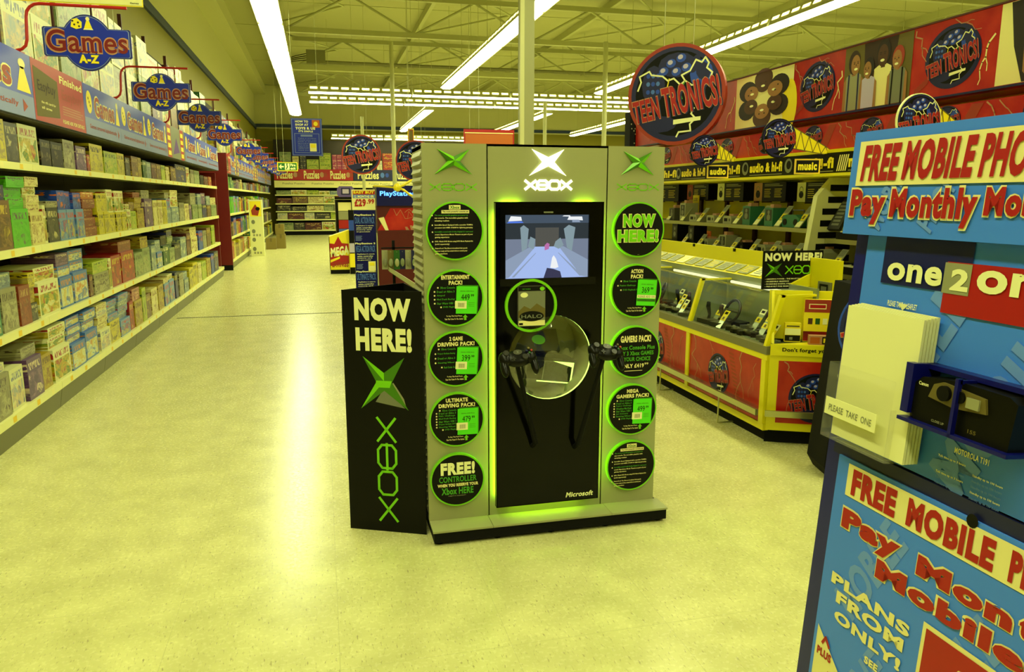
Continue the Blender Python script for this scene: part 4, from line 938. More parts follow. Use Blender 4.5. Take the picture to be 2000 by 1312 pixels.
# black camera phone in its blue cradle
pz1, pz0 = S(1825, 715)[1], S(1815, 805)[1]; pxa = S(1822, 760)[0]
cr = thing('camera', 'black compact camera held in a blue cradle on the pale poster', 'camera', sf.pt(pxa + .1, pz0, .03))
mb = MB(); n0 = pz0 - .004
mb.prism(sf, [(pxa + .016, n0 + .012), (pxa + .022, n0), (pxa + .20, n0), (pxa + .205, n0 + .07), (pxa + .19, n0 + .078), (pxa + .10, n0 + .080), (pxa + .03, n0 + .072), (pxa + .016, n0 + .06)], .008, .052, 'plastic black'); mb.build('camera_body', cr)
mb = MB(); mb.prism(sf, [(pxa + .05, n0 + .044), (pxa + .058, n0 + .066), (pxa + .075, n0 + .073), (pxa + .155, n0 + .066), (pxa + .16, n0 + .044), (pxa + .1, n0 + .038)], .052, .056, 'print olive'); mb.build('face_plate', cr)
mb = MB(); mb.disc(sf, pxa + .083, n0 + .057, .012, .056, .062, 'print black'); mb.fbox(sf, pxa + .125, pxa + .148, n0 + .046, n0 + .062, .056, .059, 'radio silver'); mb.disc(sf, pxa + .112, n0 + .058, .009, .056, .059, 'plastic black'); mb.build('lens', cr)
mb = MB(); mb.text(sf, 'Canon', pxa + .024, n0 + .058, pxa + .044, n0 + .064, 'print white', .03, .0526); mb.text(sf, 'CLOSE UP', pxa + .06, n0 + .006, pxa + .085, n0 + .010, 'print grey', .03, .0526); mb.text(sf, '155', pxa + .13, n0 + .008, pxa + .145, n0 + .014, 'print olive', .03, .0526); mb.build('lettering', cr)
mb = MB(); mb.fbox(sf, pxa, pxa + .016, n0 + .008, n0 + .090, .006, .06, 'stand blue'); mb.fbox(sf, pxa, pxa + .22, n0 + .082, n0 + .09, .006, .03, 'stand blue'); mb.fbox(sf, pxa + .105, pxa + .111, n0 - .006, n0 + .086, .056, .064, 'stand blue'); mb.fbox(sf, pxa + .105, pxa + .111, n0 + .078, n0 + .084, .02, .06, 'stand blue'); mb.fbox(sf, pxa, pxa + .21, n0 - .006, n0, .006, .064, 'stand blue')
tag(mb.build('cradle', stand), 'blue cradle for the black camera')

# black leaning bin in front of the counter end, with a round badge
q0, q1 = onZ(1610, 935, 0), None
bf = Frame((q0.x, q0.y, 0), Vector((1, -.25, 0)), Z_)
b0, b1 = bf.px(1668, 556)
bn = thing('display_bin', 'black flared display bin with round badge between the counter end and blue stand', 'display bin', (q0.x + .35, q0.y + .1, 0))
mb = MB(); xs = .02; tp = b1
mb.prism(bf, [(.03, 0), (.50, 0), (.54, tp * .9), (.54, tp), (b0, tp), (-.01, .07)], -.25, 0, 'matt black'); mb.build('bin_body', bn)
mb = MB(); cc = bf.px(1722, 640); thunder_disc(mb, bf, cc[0], cc[1], .235, 1, .002, 'print blue'); mb.build('badge', bn)
rg = bf.px(1641, 733); mb = MB(); mb.ring(bf, rg[0], rg[1], .016, .022, 'radio silver', .012, 20); mb.build('ring_pull', bn)

# ------------------------------------------------------------------ games aisle: shelving bays along the left wall
GX = -2.0                                   # front edge of the base shelf
LEV = [(.15, .205, -2.0), (.66, .715, -2.04), (1.205, 1.26, -2.04), (1.80, 1.85, -2.04)]      # shelf underside, top, front edge
HB, HT = 2.17, 2.61
def games_header(mb, fr, x0, x1, kind):
    w_ = x1 - x0; b, t = HB, HT
    if kind == 'games':
        mb.rect(fr, x0, b, x1, b + .15, 'header pale', .001); mb.rect(fr, x0, b + .15, x1, t, 'header blue', .001)
        mb.text(fr, 'Games arranged alphabetically', x0 + .10 * w_, b + .05, x0 + .86 * w_, b + .10, 'print rust', .02, .002); mb.poly(fr, [(x0 + .9 * w_, b + .03), (x0 + .94 * w_, b + .075), (x0 + .9 * w_, b + .12)], 'print rust', .002)
        mb.otext(fr, 'Games', x0 + .26 * w_, b + .18, x0 + .82 * w_, t - .08, 'print rust', 'print cream', .03, .07, .002)
        mb.oval(fr, x0 + .13 * w_, b + .29, .07 * w_, .10, 'print yellow', .002, 20)
        for (p, q) in ((-.02, .03), (.02, -.03), (0, 0)): mb.oval(fr, x0 + (.13 + p) * w_, b + .29 + q, .012 * w_, .014, 'print olive', .003, 8)
        mb.poly(fr, [(x0 + .86 * w_, b + .17), (x0 + .98 * w_, b + .17), (x0 + .935 * w_, b + .34), (x0 + .905 * w_, b + .34)], 'print yellow', .002); mb.oval(fr, x0 + .92 * w_, b + .36, .03 * w_, .035, 'print cream', .002, 14)
    elif kind == 'red':
        mb.rect(fr, x0, b, x1, t, 'print red', .001); mb.poly(fr, [(x0 + .03 * w_, b + .03), (x0 + .45 * w_, b + .06), (x0 + .45 * w_, t - .10), (x0 + .03 * w_, t - .05)], 'print olive', .002)
        mb.text(fr, 'Easybuy', x0 + .08 * w_, b + .2, x0 + .40 * w_, b + .30, 'print dark brown', .01, .003); mb.text(fr, 'the gift card for', x0 + .12 * w_, b + .13, x0 + .38 * w_, b + .155, 'print cream', .02, .003); mb.text(fr, 'all ages', x0 + .12 * w_, b + .09, x0 + .3 * w_, b + .115, 'print cream', .02, .003)
        mb.text(fr, 'Finished', x0 + .50 * w_, t - .10, x0 + .97 * w_, t - .04, 'print cream', .03, .002); mb.text(fr, 'Easybuy', x0 + .52 * w_, b + .19, x0 + .95 * w_, b + .30, 'print rust', .02, .002)
        for k in range(4): mb.rect(fr, x0 + .52 * w_, b + .10 + k * .02, x0 + (.95 - .05 * (k % 2)) * w_, b + .107 + k * .02, 'print pink', .002)
        mb.text(fr, 'PLEASE ASK FOR DETAILS', x0 + .5 * w_, b + .03, x0 + .96 * w_, b + .06, 'print cream', .03, .002)
    else:
        mb.rect(fr, x0, b, x1, t, 'print silver', .001)
        for p in (.02, .72): mb.rect(fr, x0 + p * w_, b, x0 + (p + .2) * w_, t, 'print red', .002); [mb.rect(fr, x0 + (p + .03) * w_, b + .03 + k * .10, x0 + (p + .17) * w_, b + .09 + k * .10, 'print yellow', .003) for k in range(4)]
        mb.poly(fr, [(x0 + .3 * w_, b + .05), (x0 + .5 * w_, b + .3), (x0 + .66 * w_, b + .1)], 'print purple', .002)
BAYS = []
def shelf_bay(y0, y1, idx, kinds, first=False, xs=0.0, where='first run'):
    t = thing('shelving_bay', 'cream shelving bay under the header strip, %s from the near end of the %s' % (ORD[idx], where), 'shelving', (-2.3 + xs, (y0 + y1) / 2, 0))
    bx = XW + .06
    MB().box(bx, bx + .03, y0 + .003, y1 - .003, .02, 3.9, 'shelf back').build('back_panel', t)
    mb = MB(); mb.mesh([(GX - .03 + xs, y0 + .004, 0), (GX - .03 + xs, y1 - .004, 0), (GX - .005 + xs, y1 - .004, .148), (GX - .005 + xs, y0 + .004, .148), (GX - .06 + xs, y0 + .004, 0), (GX - .06 + xs, y1 - .004, 0), (GX - .06 + xs, y1 - .004, .148), (GX - .06 + xs, y0 + .004, .148)],
              [(0, 1, 2, 3), (5, 4, 7, 6), (3, 2, 6, 7), (0, 3, 7, 4), (1, 5, 6, 2)], 'kick grey'); mb.build('kickboard', t)
    for k, (a, b, x) in enumerate(LEV):
        s = MB().box(bx + .03, x - .012 + xs, y0 + .002, y1 - .002, b - .02, b, 'shelf cream').build('shelf', t)
        mb = MB(); q = Frame((x + xs, y0, 0), Y_, Z_)
        mb.fbox(q, .002, y1 - y0 - .002, a, b, -.012, 0, 'shelf cream')
        n = int((y1 - y0) / .33)
        for j in range(n):
            px_ = (j + .5) * (y1 - y0) / n + rnd.uniform(-.05, .05); mb.rect(q, px_ - .03, a + .008, px_ + .03, b - .008, 'ticket' if rnd.random() < .6 else 'print cream', .001)
        mb.build('price_strip', s)
    MB().box(bx + .03, -2.10 + xs, y0 + .002, y1 - .002, HT - .02, HT, 'shelf cream').build('top_shelf', t)
    hx = -1.985 + xs; q = Frame((hx, 0, 0), Y_, Z_)
    n = len(kinds); st = (y1 - y0) / n
    for j, kd in enumerate(kinds):
        h = MB().box(hx - .02, hx, y0 + j * st + .003, y0 + (j + 1) * st - .003, HB, HT, 'header pale').build('header_panel', t)
        mb = MB(); games_header(mb, q, y0 + j * st + .004, y0 + (j + 1) * st - .004, kd); mb.build('header_print', h)
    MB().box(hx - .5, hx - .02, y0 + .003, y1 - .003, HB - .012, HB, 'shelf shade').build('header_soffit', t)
    mb = MB(); mb.box(-2.20 + xs, -2.16 + xs, y0 + .004, y0 + .034, HT + .001, 3.72, 'dark upright'); mb.build('upright', t); BAYS.append((y0, y1))
    return t
BAY = (16.9 - 4.2) / 8
HK = [['games'], ['games', 'red'], ['red', 'games'], ['games', 'games'], ['games', 'offer'], ['games', 'games'], ['offer', 'games'], ['games', 'games']]
# header seams follow the photo: a red panel near the front, then games panels
ys = [4.2] + [edgeY(u, -1.985, HB) for u in (70, 169, 238, 289, 328, 363, 386, 406)] + [16.9]
HK = [['games'], ['red'], ['games'], ['games'], ['games'], ['offer'], ['games'], ['games'], ['games']]
for i in range(9): shelf_bay(ys[i], ys[i + 1], i, HK[i])

LEVN = ['bottom shelf', 'second shelf up', 'third shelf up', 'top shelf']
STKN = {}
def stack(level, y0, y1, boxes, xs, run, depth=.30, lean=0):
    """boxes: [(height, colour key)], bottom first, filling the shelf edge from y0 to y1"""
    x = LEV[level][2] - .02 + xs; z = LEV[level][1] + .001
    key = (level, run); STKN[key] = STKN.get(key, 0) + 1; k = STKN[key]
    w_ = max(.03, y1 - y0 - .008); room = ([.66, 1.205, 1.80, HB][level] - .03) - LEV[level][1]; tot = sum(h for h, c in boxes) + .001 * len(boxes)
    if tot > room: boxes = [(h * room / tot, c) for h, c in boxes]
    for j, (h, c) in enumerate(boxes):
        nm = PAL[c][0]; n = len(boxes)
        pos = '' if n == 1 else (', topmost of' if j == n - 1 else ', lowest of' if j == 0 else ', %s up in' % ORD[j])
        lab = '%s game carton%s stack %s along the %s%s' % (nm, pos or ',', ORD[k - 1], LEVN[level], run)
        off = rnd.uniform(0, .012) + (0 if j == 0 else rnd.uniform(.004, .03))
        carton('game_carton', 'boxed game', lab, 'boxed games on the wall shelves', x - depth / 2 - off, (y0 + y1) / 2, z, depth, w_, h, c, 'flat' if h < .13 else None, 'x', R(rnd.uniform(-1.2, 1.2)) if n == 1 else 0)
        z += h + .0008
D = .28
ROWS = {
 3: [(-64, -22, [(.27, 'brown')]), (-20, 17, [(.28, 'yellow')]), (18, 42, [(.27, 'charcoal')]), (43, 79, [(.28, 'white')]), (82, 103, [(.20, 'black')]), (104, 127, [(.20, 'black')]), (128, 151, [(.24, 'grey')]), (152, 172, [(.21, 'purple')]),
     (173, 179, [(.15, 'red')]), (180, 205, [(.26, 'yellow')]), (207, 232, [(.22, 'lime')]), (233, 247, [(.23, 'yellow')]), (248, 258, [(.20, 'charcoal')]), (259, 272, [(.23, 'brown')]), (273, 280, [(.23, 'gold')]), (281, 288, [(.21, 'dark green')]), (289, 297, [(.20, 'steel')]), (298, 307, [(.20, 'maroonbox')]), (308, 317, [(.20, 'brown')]),
     (318, 325, [(.20, 'lime')]), (326, 333, [(.19, 'cream')]), (334, 345, [(.20, 'brown')]), (346, 365, [(.26, 'navy')]), (366, 372, [(.25, 'white')]), (373, 381, [(.23, 'grey')]), (382, 391, [(.23, 'sage')]), (392, 399, [(.17, 'black')]), (400, 407, [(.16, 'maroonbox')]), (408, 414, [(.17, 'red')]), (415, 423, [(.18, 'cream')])],
 2: [(-70, -30, [(.36, 'gold'), (.1, 'brown')]), (-28, 28, [(.33, 'brown'), (.10, 'navy')]), (30, 64, [(.27, 'green'), (.075, 'green'), (.07, 'green'), (.075, 'green')]), (65, 90, [(.24, 'cream'), (.06, 'cream'), (.065, 'cream'), (.06, 'white'), (.07, 'cream')]), (92, 98, [(.29, 'white')]), (99, 121, [(.27, 'charcoal'), (.05, 'grey')]), (122, 137, [(.25, 'sky'), (.155, 'blue')]),
     (138, 152, [(.25, 'sky'), (.15, 'blue')]), (153, 168, [(.25, 'sky'), (.14, 'blue')]), (169, 193, [(.085, 'rust'), (.085, 'rust'), (.08, 'rust'), (.085, 'rust'), (.06, 'orange')]), (195, 206, [(.21, 'yellow'), (.18, 'yellow')]), (207, 217, [(.21, 'yellow'), (.18, 'yellow')]), (218, 229, [(.20, 'yellow'), (.23, 'white')]), (230, 240, [(.20, 'yellow'), (.22, 'white')]), (241, 250, [(.2, 'yellow'), (.22, 'white')]),
     (252, 259, [(.22, 'white'), (.06, 'white')]), (260, 270, [(.20, 'lime'), (.10, 'brown')]), (271, 284, [(.23, 'gold'), (.06, 'gold'), (.06, 'gold'), (.06, 'rust')]), (286, 301, [(.34, 'purple'), (.1, 'grey')]), (303, 311, [(.32, 'cream')]), (312, 320, [(.32, 'cream')]), (321, 328, [(.32, 'yellow')]), (329, 337, [(.20, 'steel'), (.14, 'sky'), (.08, 'grey')]), (338, 352, [(.22, 'steel'), (.16, 'white'), (.08, 'cream')]),
     (353, 362, [(.28, 'grey')]), (363, 371, [(.26, 'cream')]), (372, 377, [(.24, 'purple')]), (378, 388, [(.24, 'sage'), (.19, 'grey')]), (389, 396, [(.24, 'sage'), (.18, 'steel')]), (397, 405, [(.24, 'navy'), (.2, 'purple')]), (406, 413, [(.22, 'brown'), (.17, 'steel')]), (414, 424, [(.22, 'sage'), (.14, 'cream')])],
 1: [(-80, -40, [(.3, 'grey')]), (-36, 8, [(.28, 'teal'), (.06, 'teal'), (.11, 'grey')]), (12, 42, [(.29, 'grey'), (.1, 'steel')]), (45, 66, [(.28, 'rust')]), (67, 80, [(.13, 'charcoal'), (.12, 'gold'), (.10, 'yellow')]), (83, 122, [(.26, 'white'), (.11, 'white')]), (124, 148, [(.25, 'snow'), (.09, 'snow'), (.10, 'purple')]), (150, 177, [(.26, 'snow'), (.09, 'snow'), (.095, 'snow')]), (179, 186, [(.20, 'maroonbox')]),
     (187, 216, [(.19, 'grey'), (.11, 'lime')]), (217, 222, [(.3, 'white')]), (223, 241, [(.31, 'red')]), (242, 266, [(.32, 'red'), (.11, 'rust')]), (268, 282, [(.27, 'sage')]), (283, 297, [(.30, 'sage'), (.13, 'gold')]), (299, 308, [(.30, 'steel')]), (309, 319, [(.20, 'snow'), (.15, 'steel')]), (321, 332, [(.26, 'dark green'), (.13, 'black')]), (333, 343, [(.2, 'sage'), (.08, 'dark green'), (.08, 'sage'), (.09, 'navy')]),
     (344, 355, [(.23, 'charcoal')]), (356, 366, [(.30, 'steel')]), (367, 374, [(.34, 'maroonbox')]), (376, 388, [(.25, 'cream'), (.16, 'cream')]), (390, 397, [(.33, 'blue')]), (398, 405, [(.31, 'grey')]), (406, 414, [(.34, 'brown')]), (415, 421, [(.37, 'lime')]), (422, 429, [(.36, 'yellow')])],
 0: [(-70, -20, [(.3, 'steel')]), (-18, 26, [(.29, 'grey'), (.06, 'pale')]), (29, 56, [(.28, 'pale')]), (60, 88, [(.29, 'purple'), (.08, 'grey')]), (90, 108, [(.26, 'gold')]), (110, 142, [(.26, 'white'), (.085, 'white'), (.085, 'white')]), (145, 171, [(.26, 'snow'), (.09, 'snow'), (.085, 'snow'), (.09, 'snow')]), (173, 196, [(.25, 'snow'), (.09, 'snow'), (.085, 'snow')]), (199, 218, [(.20, 'pale'), (.065, 'cream'), (.065, 'cream'), (.06, 'pale'), (.06, 'cream')]),
     (219, 238, [(.21, 'yellow'), (.065, 'sky'), (.065, 'steel'), (.065, 'sky')]), (239, 257, [(.17, 'sky'), (.065, 'steel'), (.065, 'sky'), (.065, 'steel'), (.065, 'sky')]), (258, 266, [(.30, 'red'), (.1, 'maroonbox')]), (267, 281, [(.28, 'gold'), (.13, 'pink')]), (282, 289, [(.38, 'lime')]), (290, 299, [(.28, 'brown')]), (300, 312, [(.31, 'cream')]), (313, 324, [(.31, 'gold')]), (325, 334, [(.29, 'sky'), (.06, 'cream')]), (335, 344, [(.30, 'sky'), (.07, 'white')]),
     (346, 351, [(.36, 'navy')]), (352, 361, [(.32, 'grey')]), (362, 370, [(.20, 'steel'), (.1, 'steel')]), (372, 380, [(.32, 'yellow')]), (381, 389, [(.36, 'yellow')]), (390, 396, [(.32, 'cream')]), (397, 405, [(.31, 'lime')]), (406, 413, [(.32, 'gold')]), (414, 420, [(.36, 'blue')]), (421, 428, [(.37, 'navy')])],
}
for lv, row in ROWS.items():
    x, z = LEV[lv][2] - .02, LEV[lv][1]
    for u0, u1, bx in row:
        a, b = edgeY(u0, x, z), edgeY(u1, x, z)
        if a > 4.21 and b < 16.88: stack(lv, a, b, bx, 0, '', min(.34, .2 + .12))

# second run of the games wall, beyond the red end panel
t = thing('partition', 'dark red partition with black base between the two shelving runs of the games wall', 'partition', (-2.3, 18.26, 0))
MB().box(XW + .06, -1.965, 18.22, 18.30, .121, 2.60, 'red panel').build('red_sheet', t); MB().box(XW + .06, -1.97, 18.225, 18.295, 0, .12, 'matt black').build('black_base', t)
mb = MB().box(XW + .06, -2.06, 16.905, 16.95, .0, 2.12, 'red panel'); tag(mb.build('closing_sheet', base=(-2.3, 16.93, 0)), 'dark red sheet closing the far end of the first shelving run', 'partition')
for i in range(6):
    a = 18.32 + i * 2.7
    shelf_bay(a, a + 2.7, i, ['red' if i == 0 else 'games', 'games', 'games' if i % 2 else 'offer'] if i != 3 else ['offer', 'games', 'games'], where='second run')
r2 = random.Random(21)
ks = ['white', 'cream', 'green', 'dark green', 'blue', 'sky', 'navy', 'yellow', 'gold', 'charcoal', 'grey', 'steel', 'sage', 'brown', 'rust', 'red', 'maroonbox', 'purple', 'teal', 'lime']
for lv in range(4):
    y = 18.4
    while y < 33.9:
        wd = r2.uniform(.32, .62) * (1.0 if y < 25 else 1.6)
        c = r2.choice(ks)
        if lv == 2 and y < 21: c = r2.choice(['green', 'teal', 'dark green', 'sky'])
        if lv == 3 and y < 19.4: c = 'green'
        h = (.27 if lv == 3 else .42) * r2.uniform(.72, 1.0)
        stack(lv, y, y + wd, [(h, c)], 0, ' beyond the red panel', .3)
        y += wd + r2.uniform(.01, .05)

# bulky stock above the header strip
r3 = random.Random(5); cnt = 0
def top_stock(y0, y1, z, h, c, lab, dx=.40):
    carton('toy_box', 'toy box', lab, 'bulky toy boxes stacked above the header strip', -2.14 - dx / 2 - r3.uniform(0, .03), (y0 + y1) / 2, z, dx, y1 - y0 - .012, h, c)
k = 0
cyc = ['white', 'dark green', 'white', 'pale', 'white', 'sage', 'white', 'pale', 'grey', 'white', 'sage', 'purple', 'white', 'brown', 'pale', 'white', 'sky', 'cream', 'charcoal', 'white', 'pale', 'white', 'maroonbox']
for (ya, yb2) in BAYS:
    n = 2 if yb2 - ya < 2 else 3; st = (yb2 - ya - .05) / n
    for j in range(n):
        y = ya + .04 + j * st; wd = st - .008; c = cyc[k % len(cyc)]; h1 = r3.uniform(.42, .55)
        top_stock(y, y + wd, HT + .001, h1, c, '%s toy box resting on the header shelf, %s from the near end' % (PAL[c][0], ORD[k]))
        c2 = cyc[(k * 5 + 3) % len(cyc)]; h2 = r3.uniform(.42, .55)
        top_stock(y + .004, y + wd - .004, HT + .002 + h1, h2, c2, '%s toy box upon the header stock, topmost of column %s from the near end' % (PAL[c2][0], ORD[k]))
        k += 1

# hanging games signs on red bent arms
def badge_outline(w_, h_):
    sx = w_ * .25; k = math.sin(R(38)); c38 = math.cos(R(38)); e = w_ * .018
    def arc(y0, hh, s): return [(-s * sx * math.cos(R(180 - a)) * -1 / c38 * -1, y0 + s * hh * (math.sin(R(a)) - k) / (1 - k)) for a in range(142, 37, -8)]
    top = [(sx * math.cos(R(a)) / c38, h_ * .26 + h_ * .24 * (math.sin(R(a)) - k) / (1 - k)) for a in range(142, 37, -8)]
    bot = [(-x, -h_ * .26 - (y - h_ * .26)) for x, y in top]
    return [(-w_ / 2, -h_ * .26 + e), (-w_ / 2, h_ * .26 - e), (-w_ / 2 + e, h_ * .26)] + top + [(w_ / 2 - e, h_ * .26), (w_ / 2, h_ * .26 - e), (w_ / 2, -h_ * .26 + e), (w_ / 2 - e, -h_ * .26)] + bot + [(-w_ / 2 + e, -h_ * .26)]
def games_sign(i, y, xs, run):
    cx, cz = -1.565 + xs, 2.70; w_, h_ = .575, .385
    t = thing('games_sign', 'blue games A-Z sign on a red bent arm, %s from the near end' % ORD[i], 'sign', (cx, y, HT))
    fr = facing_camera_side(0, y, 0).__class__((cx, y, cz), X_, Z_)
    out = badge_outline(w_, h_)
    b = MB().prism(fr, out, -.008, .008, 'sign deep').build('board', t)
    mb = MB()
    inner = [(x * .965, y_ * .95) for x, y_ in out]; inn2 = [(x * .945, y_ * .925) for x, y_ in out]
    mb.poly(fr, inner, 'sign pale', .009); mb.poly(fr, inn2, 'sign blue', .0098)
    # lettering with slab feet
    mb.otext(fr, 'Games', -.262, -.066, .262, .082, 'sign red', 'print pink', .012, .07, .0106, res=5)
    for (x, w2, y_) in ((-.118, .0, 0),): pass
    for x in (-.052, -.006, .040): mb.rect(fr, x - .018, -.068, x + .020, -.057, 'sign red', .0124)
    mb.otext(fr, 'A-Z', -.066, -.140, .066, -.083, 'print yellow', 'print olive', .05, .05, .0106)
    mb.prism(fr, [(-.10, .105), (-.065, .09), (-.03, .10), (-.026, .14), (-.055, .165), (-.09, .155)], .009, .012, 'print yellow')
    for x, y_ in ((-.075, .12), (-.05, .135), (-.085, .145), (-.045, .11)): mb.oval(fr, x, y_, .007, .007, 'print dark brown', .0125, 8)
    mb.poly(fr, [(-.015, .094), (.040, .094), (.022, .150), (.004, .150)], 'print yellow', .011); mb.oval(fr, .013, .162, .013, .014, 'print cream', .0115, 12); mb.poly(fr, [(-.02, .088), (.045, .088), (.04, .097), (-.015, .097)], 'print cream', .0112)
    mb.build('print', b)
    zb = HT + .02; zt = cz + .25
    pts = [(-2.03 + xs, y, zb)] + [(-2.03 + xs + .075 * math.sin(a), y, zb + .075 * (1 - math.cos(a))) for a in (.5, 1.0, 1.57)]
    pts += [(-1.945 + xs, y, zt - .09)] + [(-1.945 + xs + .09 * (1 - math.cos(a)), y, zt - .09 + .09 * math.sin(a)) for a in (.4, .8, 1.2, 1.57)] + [(-1.29 + xs, y, zt)]
    MB().tube(pts, .011, 'arm red', 8).build('arm', t)
    MB().box(-2.07 + xs, -1.99 + xs, y - .04, y + .04, HT, HT + .012, 'arm red').build('foot_plate', t)
    for x in (-.18, .18): MB().tube([(cx + x, y, cz + .09), (cx + x, y, zt)], .003, 'steel white', 4).build('hanger', t)
for i, y in enumerate((6.3, 8.95, 11.6, 14.5, 19.2, 21.9, 24.6, 27.3, 30.0, 32.5)): games_sign(i, y, 0.0, '')

# pale yellow banner edge hanging at the top
p = onY(150, 0, 4.4); p2 = onY(278, 0, 4.4)
fr = facing_camera_side(0, 4.4, 0); z0 = fr.px(150, 7)[1]; xb = fr.px(279, 3)[0]
t = thing('hanging_banner', 'pale yellow banner hanging high over the start of the games aisle', 'banner', (xb - .3, 4.4, z0))
MB().fbox(fr, xb - .72, xb, z0, z0 + .35, -.005, 0, 'print yellow').build('banner_board', t)
mb = MB(); mb.fbox(fr, xb - .715, xb - .005, z0 + .005, z0 + .345, 0, .002, 'shelf cream'); mb.text(fr, 'Games', xb - .06, z0 + .012, xb - .02, z0 + .02, 'print black', .02, .003); mb.build('banner_print', t)
for x in (xb - .6, xb - .1): MB().tube([(x, 4.4, z0 + .35), (x, 4.4, ZC)], .003, 'steel white', 4).build('hanger', t)

# ------------------------------------------------------------------ back wall: puzzles
PYB = 35.5
def zz(v): return onY(600, v, PYB).z
t = thing('puzzle_shelving', 'wide wall shelving under the red and blue puzzles header at the far end', 'shelving', (3, 36, 0))
bx0_, bx1_ = -1.9, 9.6
pf_ = facing_camera_side(0, PYB, 0)
MB().box(bx0_, bx1_, 36.3, 36.34, 0, 4.2, 'shelf back').build('back_panel', t)
shz = [.60, 1.02, 1.40, 1.72, 2.02]
shz = [zz(449), zz(428), zz(412), zz(397), zz(380)]
MB().box(bx0_, bx1_, PYB + .05, 36.3, 0, shz[0] - .051, 'matt black').build('kickboard', t)
for z in shz: MB().box(bx0_, bx1_, PYB, 36.3, z - .05, z, 'shelf cream').build('shelf', t)
hz0_, hz1_ = zz(352), zz(335)
mb = MB().box(bx0_, bx1_, PYB - .02, PYB + .04, hz0_ - .32, hz0_ - .02, 'print cream'); mb.build('cream_fascia', t)
mb = MB(); pf2 = facing_camera_side(0, PYB - .02, 0)
for k in range(9): mb.text(pf2, 'Puzzles Puzzles', bx0_ + .35 + k * 1.25, hz0_ - .18, bx0_ + 1.3 + k * 1.25, hz0_ - .10, 'print grey', .02, .004, res=1)
mb.build('fascia_print', t)
xm = onY(690, 345, PYB).x
for (a, b, m, n) in ((bx0_, xm, 'print red', 3), (xm, bx1_, 'print navy', 5)):
    h = MB().box(a + .01, b - .01, PYB - .06, PYB, hz0_, hz1_ + .1, m).build('header_panel', t); mb = MB(); q = facing_camera_side(0, PYB - .06, 0); st = (b - a) / n
    for k in range(n):
        mb.text(q, 'Puzzles', a + (k + .12) * st, hz0_ + .06, a + (k + .70) * st, hz1_ + .04, 'print cream', .03, .003)
        mb.oval(q, a + (k + .80) * st, hz0_ + .24, .09, .12, 'print pink' if m == 'print red' else 'print sky', .003, 10); mb.oval(q, a + (k + .93) * st, hz0_ + .24, .08, .10, 'print rust' if m == 'print red' else 'print blue', .003, 10)
    mb.build('lettering', h)
r4 = random.Random(77); tops = shz[1:] + [hz0_ - .34]
for lv, z in enumerate(shz):
    x = bx0_ + .05; k = 0
    while x < 3.4:
        wd = r4.uniform(.42, .75); c = r4.choice(['cream', 'charcoal', 'brown', 'pale', 'grey', 'sage', 'rust', 'steel', 'lime', 'maroonbox', 'white'])
        if lv == 4: c = r4.choice(['steel', 'sky', 'lime', 'white', 'sage', 'grey'])
        if lv == 2 and k < 2: c = 'charcoal'
        h = (tops[lv] - z - .06) * r4.uniform(.72, .97)
        carton('puzzle_box', 'puzzle box', '%s puzzle box %s along the %s shelf below the puzzles header' % (PAL[c][0], ORD[k], ['lowest', 'second lowest', 'middle', 'second highest', 'highest'][lv]), 'boxed puzzles on the far wall', x + wd / 2, PYB + .04 + .15, z + .001, wd - .02, .3, h, c, None, 'y')
        x += wd; k += 1
# stock over the puzzles header
zt0 = hz1_ + .101
MB().box(bx0_, bx1_, PYB, 36.3, zt0 - .05, zt0, 'shelf cream').build('top_shelf', t)
def far_stock(u0, u1, vt, rows, cols, c, words):
    a, b = onY(u0, 300, PYB + .1).x, onY(u1, 300, PYB + .1).x; H_ = zz(vt) - zt0; k = 0
    for i in range(rows):
        for j in range(cols):
            wd = (b - a) / cols; h = H_ / rows; k += 1
            carton('toy_carton', 'toy box', '%s, %s row up, %s across, above the puzzles header' % (words, ORD[i], ORD[j]), 'toy boxes on top of the puzzles shelving', a + (j + .5) * wd, PYB + .3, zt0 + .001 + i * h, wd - .015, .4, h - .004, c, None, 'y')
far_stock(545, 568, 297, 2, 1, 'sage', 'grey-green toy box'); far_stock(570, 583, 305, 1, 1, 'cream', 'cream toy box'); far_stock(585, 597, 304, 3, 2, 'charcoal', 'small charcoal toy box')
far_stock(598, 622, 311, 2, 1, 'lime', 'yellow window box'); far_stock(623, 646, 298, 3, 1, 'lime', 'yellow window box beside the magenta stack'); far_stock(648, 676, 301, 3, 3, 'magenta', 'magenta doll box'); far_stock(736, 746, 312, 2, 2, 'pale', 'pale toy box'); far_stock(747, 768, 297, 4, 1, 'red', 'red toy box'); far_stock(777, 806, 297, 4, 2, 'red', 'red toy box beyond the thin pillar')

# ------------------------------------------------------------------ far end of the games aisle
p = onZ(505, 499, 0)
def white_pack(z0, z1, lab, face):
    t = thing('tall_carton', lab, 'carton', (p.x, p.y, z0))
    MB().box(p.x - .18, p.x + .18, p.y - .15, p.y + .15, z0, z1, 'white paint').build('box', t)
    fr = facing_camera_side(p.x, p.y - .15, 0); mb = MB()
    if face == 'poster':
        mb.rect(fr, -.15, z0 + .08, .15, z1 - .04, 'print yellow', .002); mb.poly(fr, [(-.1, z0 + .12), (.06, z0 + .10), (.1, z1 - .3), (0, z1 - .12), (-.12, z1 - .3)], 'print rust', .004); mb.oval(fr, .06, z1 - .25, .06, .05, 'print black', .005, 12)
    else:
        for k in range(2): mb.oval(fr, -.08, z0 + .2 + k * .26, .05, .06, 'print silver', .002, 12)
        for k in range(3): mb.rect(fr, -.1 + k * .08, z0 + .06, -.05 + k * .08, z0 + .12, 'print grey', .002)
    mb.build('print', t)
zt = onY(505, 390, p.y).z; z1 = onY(505, 428, p.y).z; z2 = onY(505, 465, p.y).z
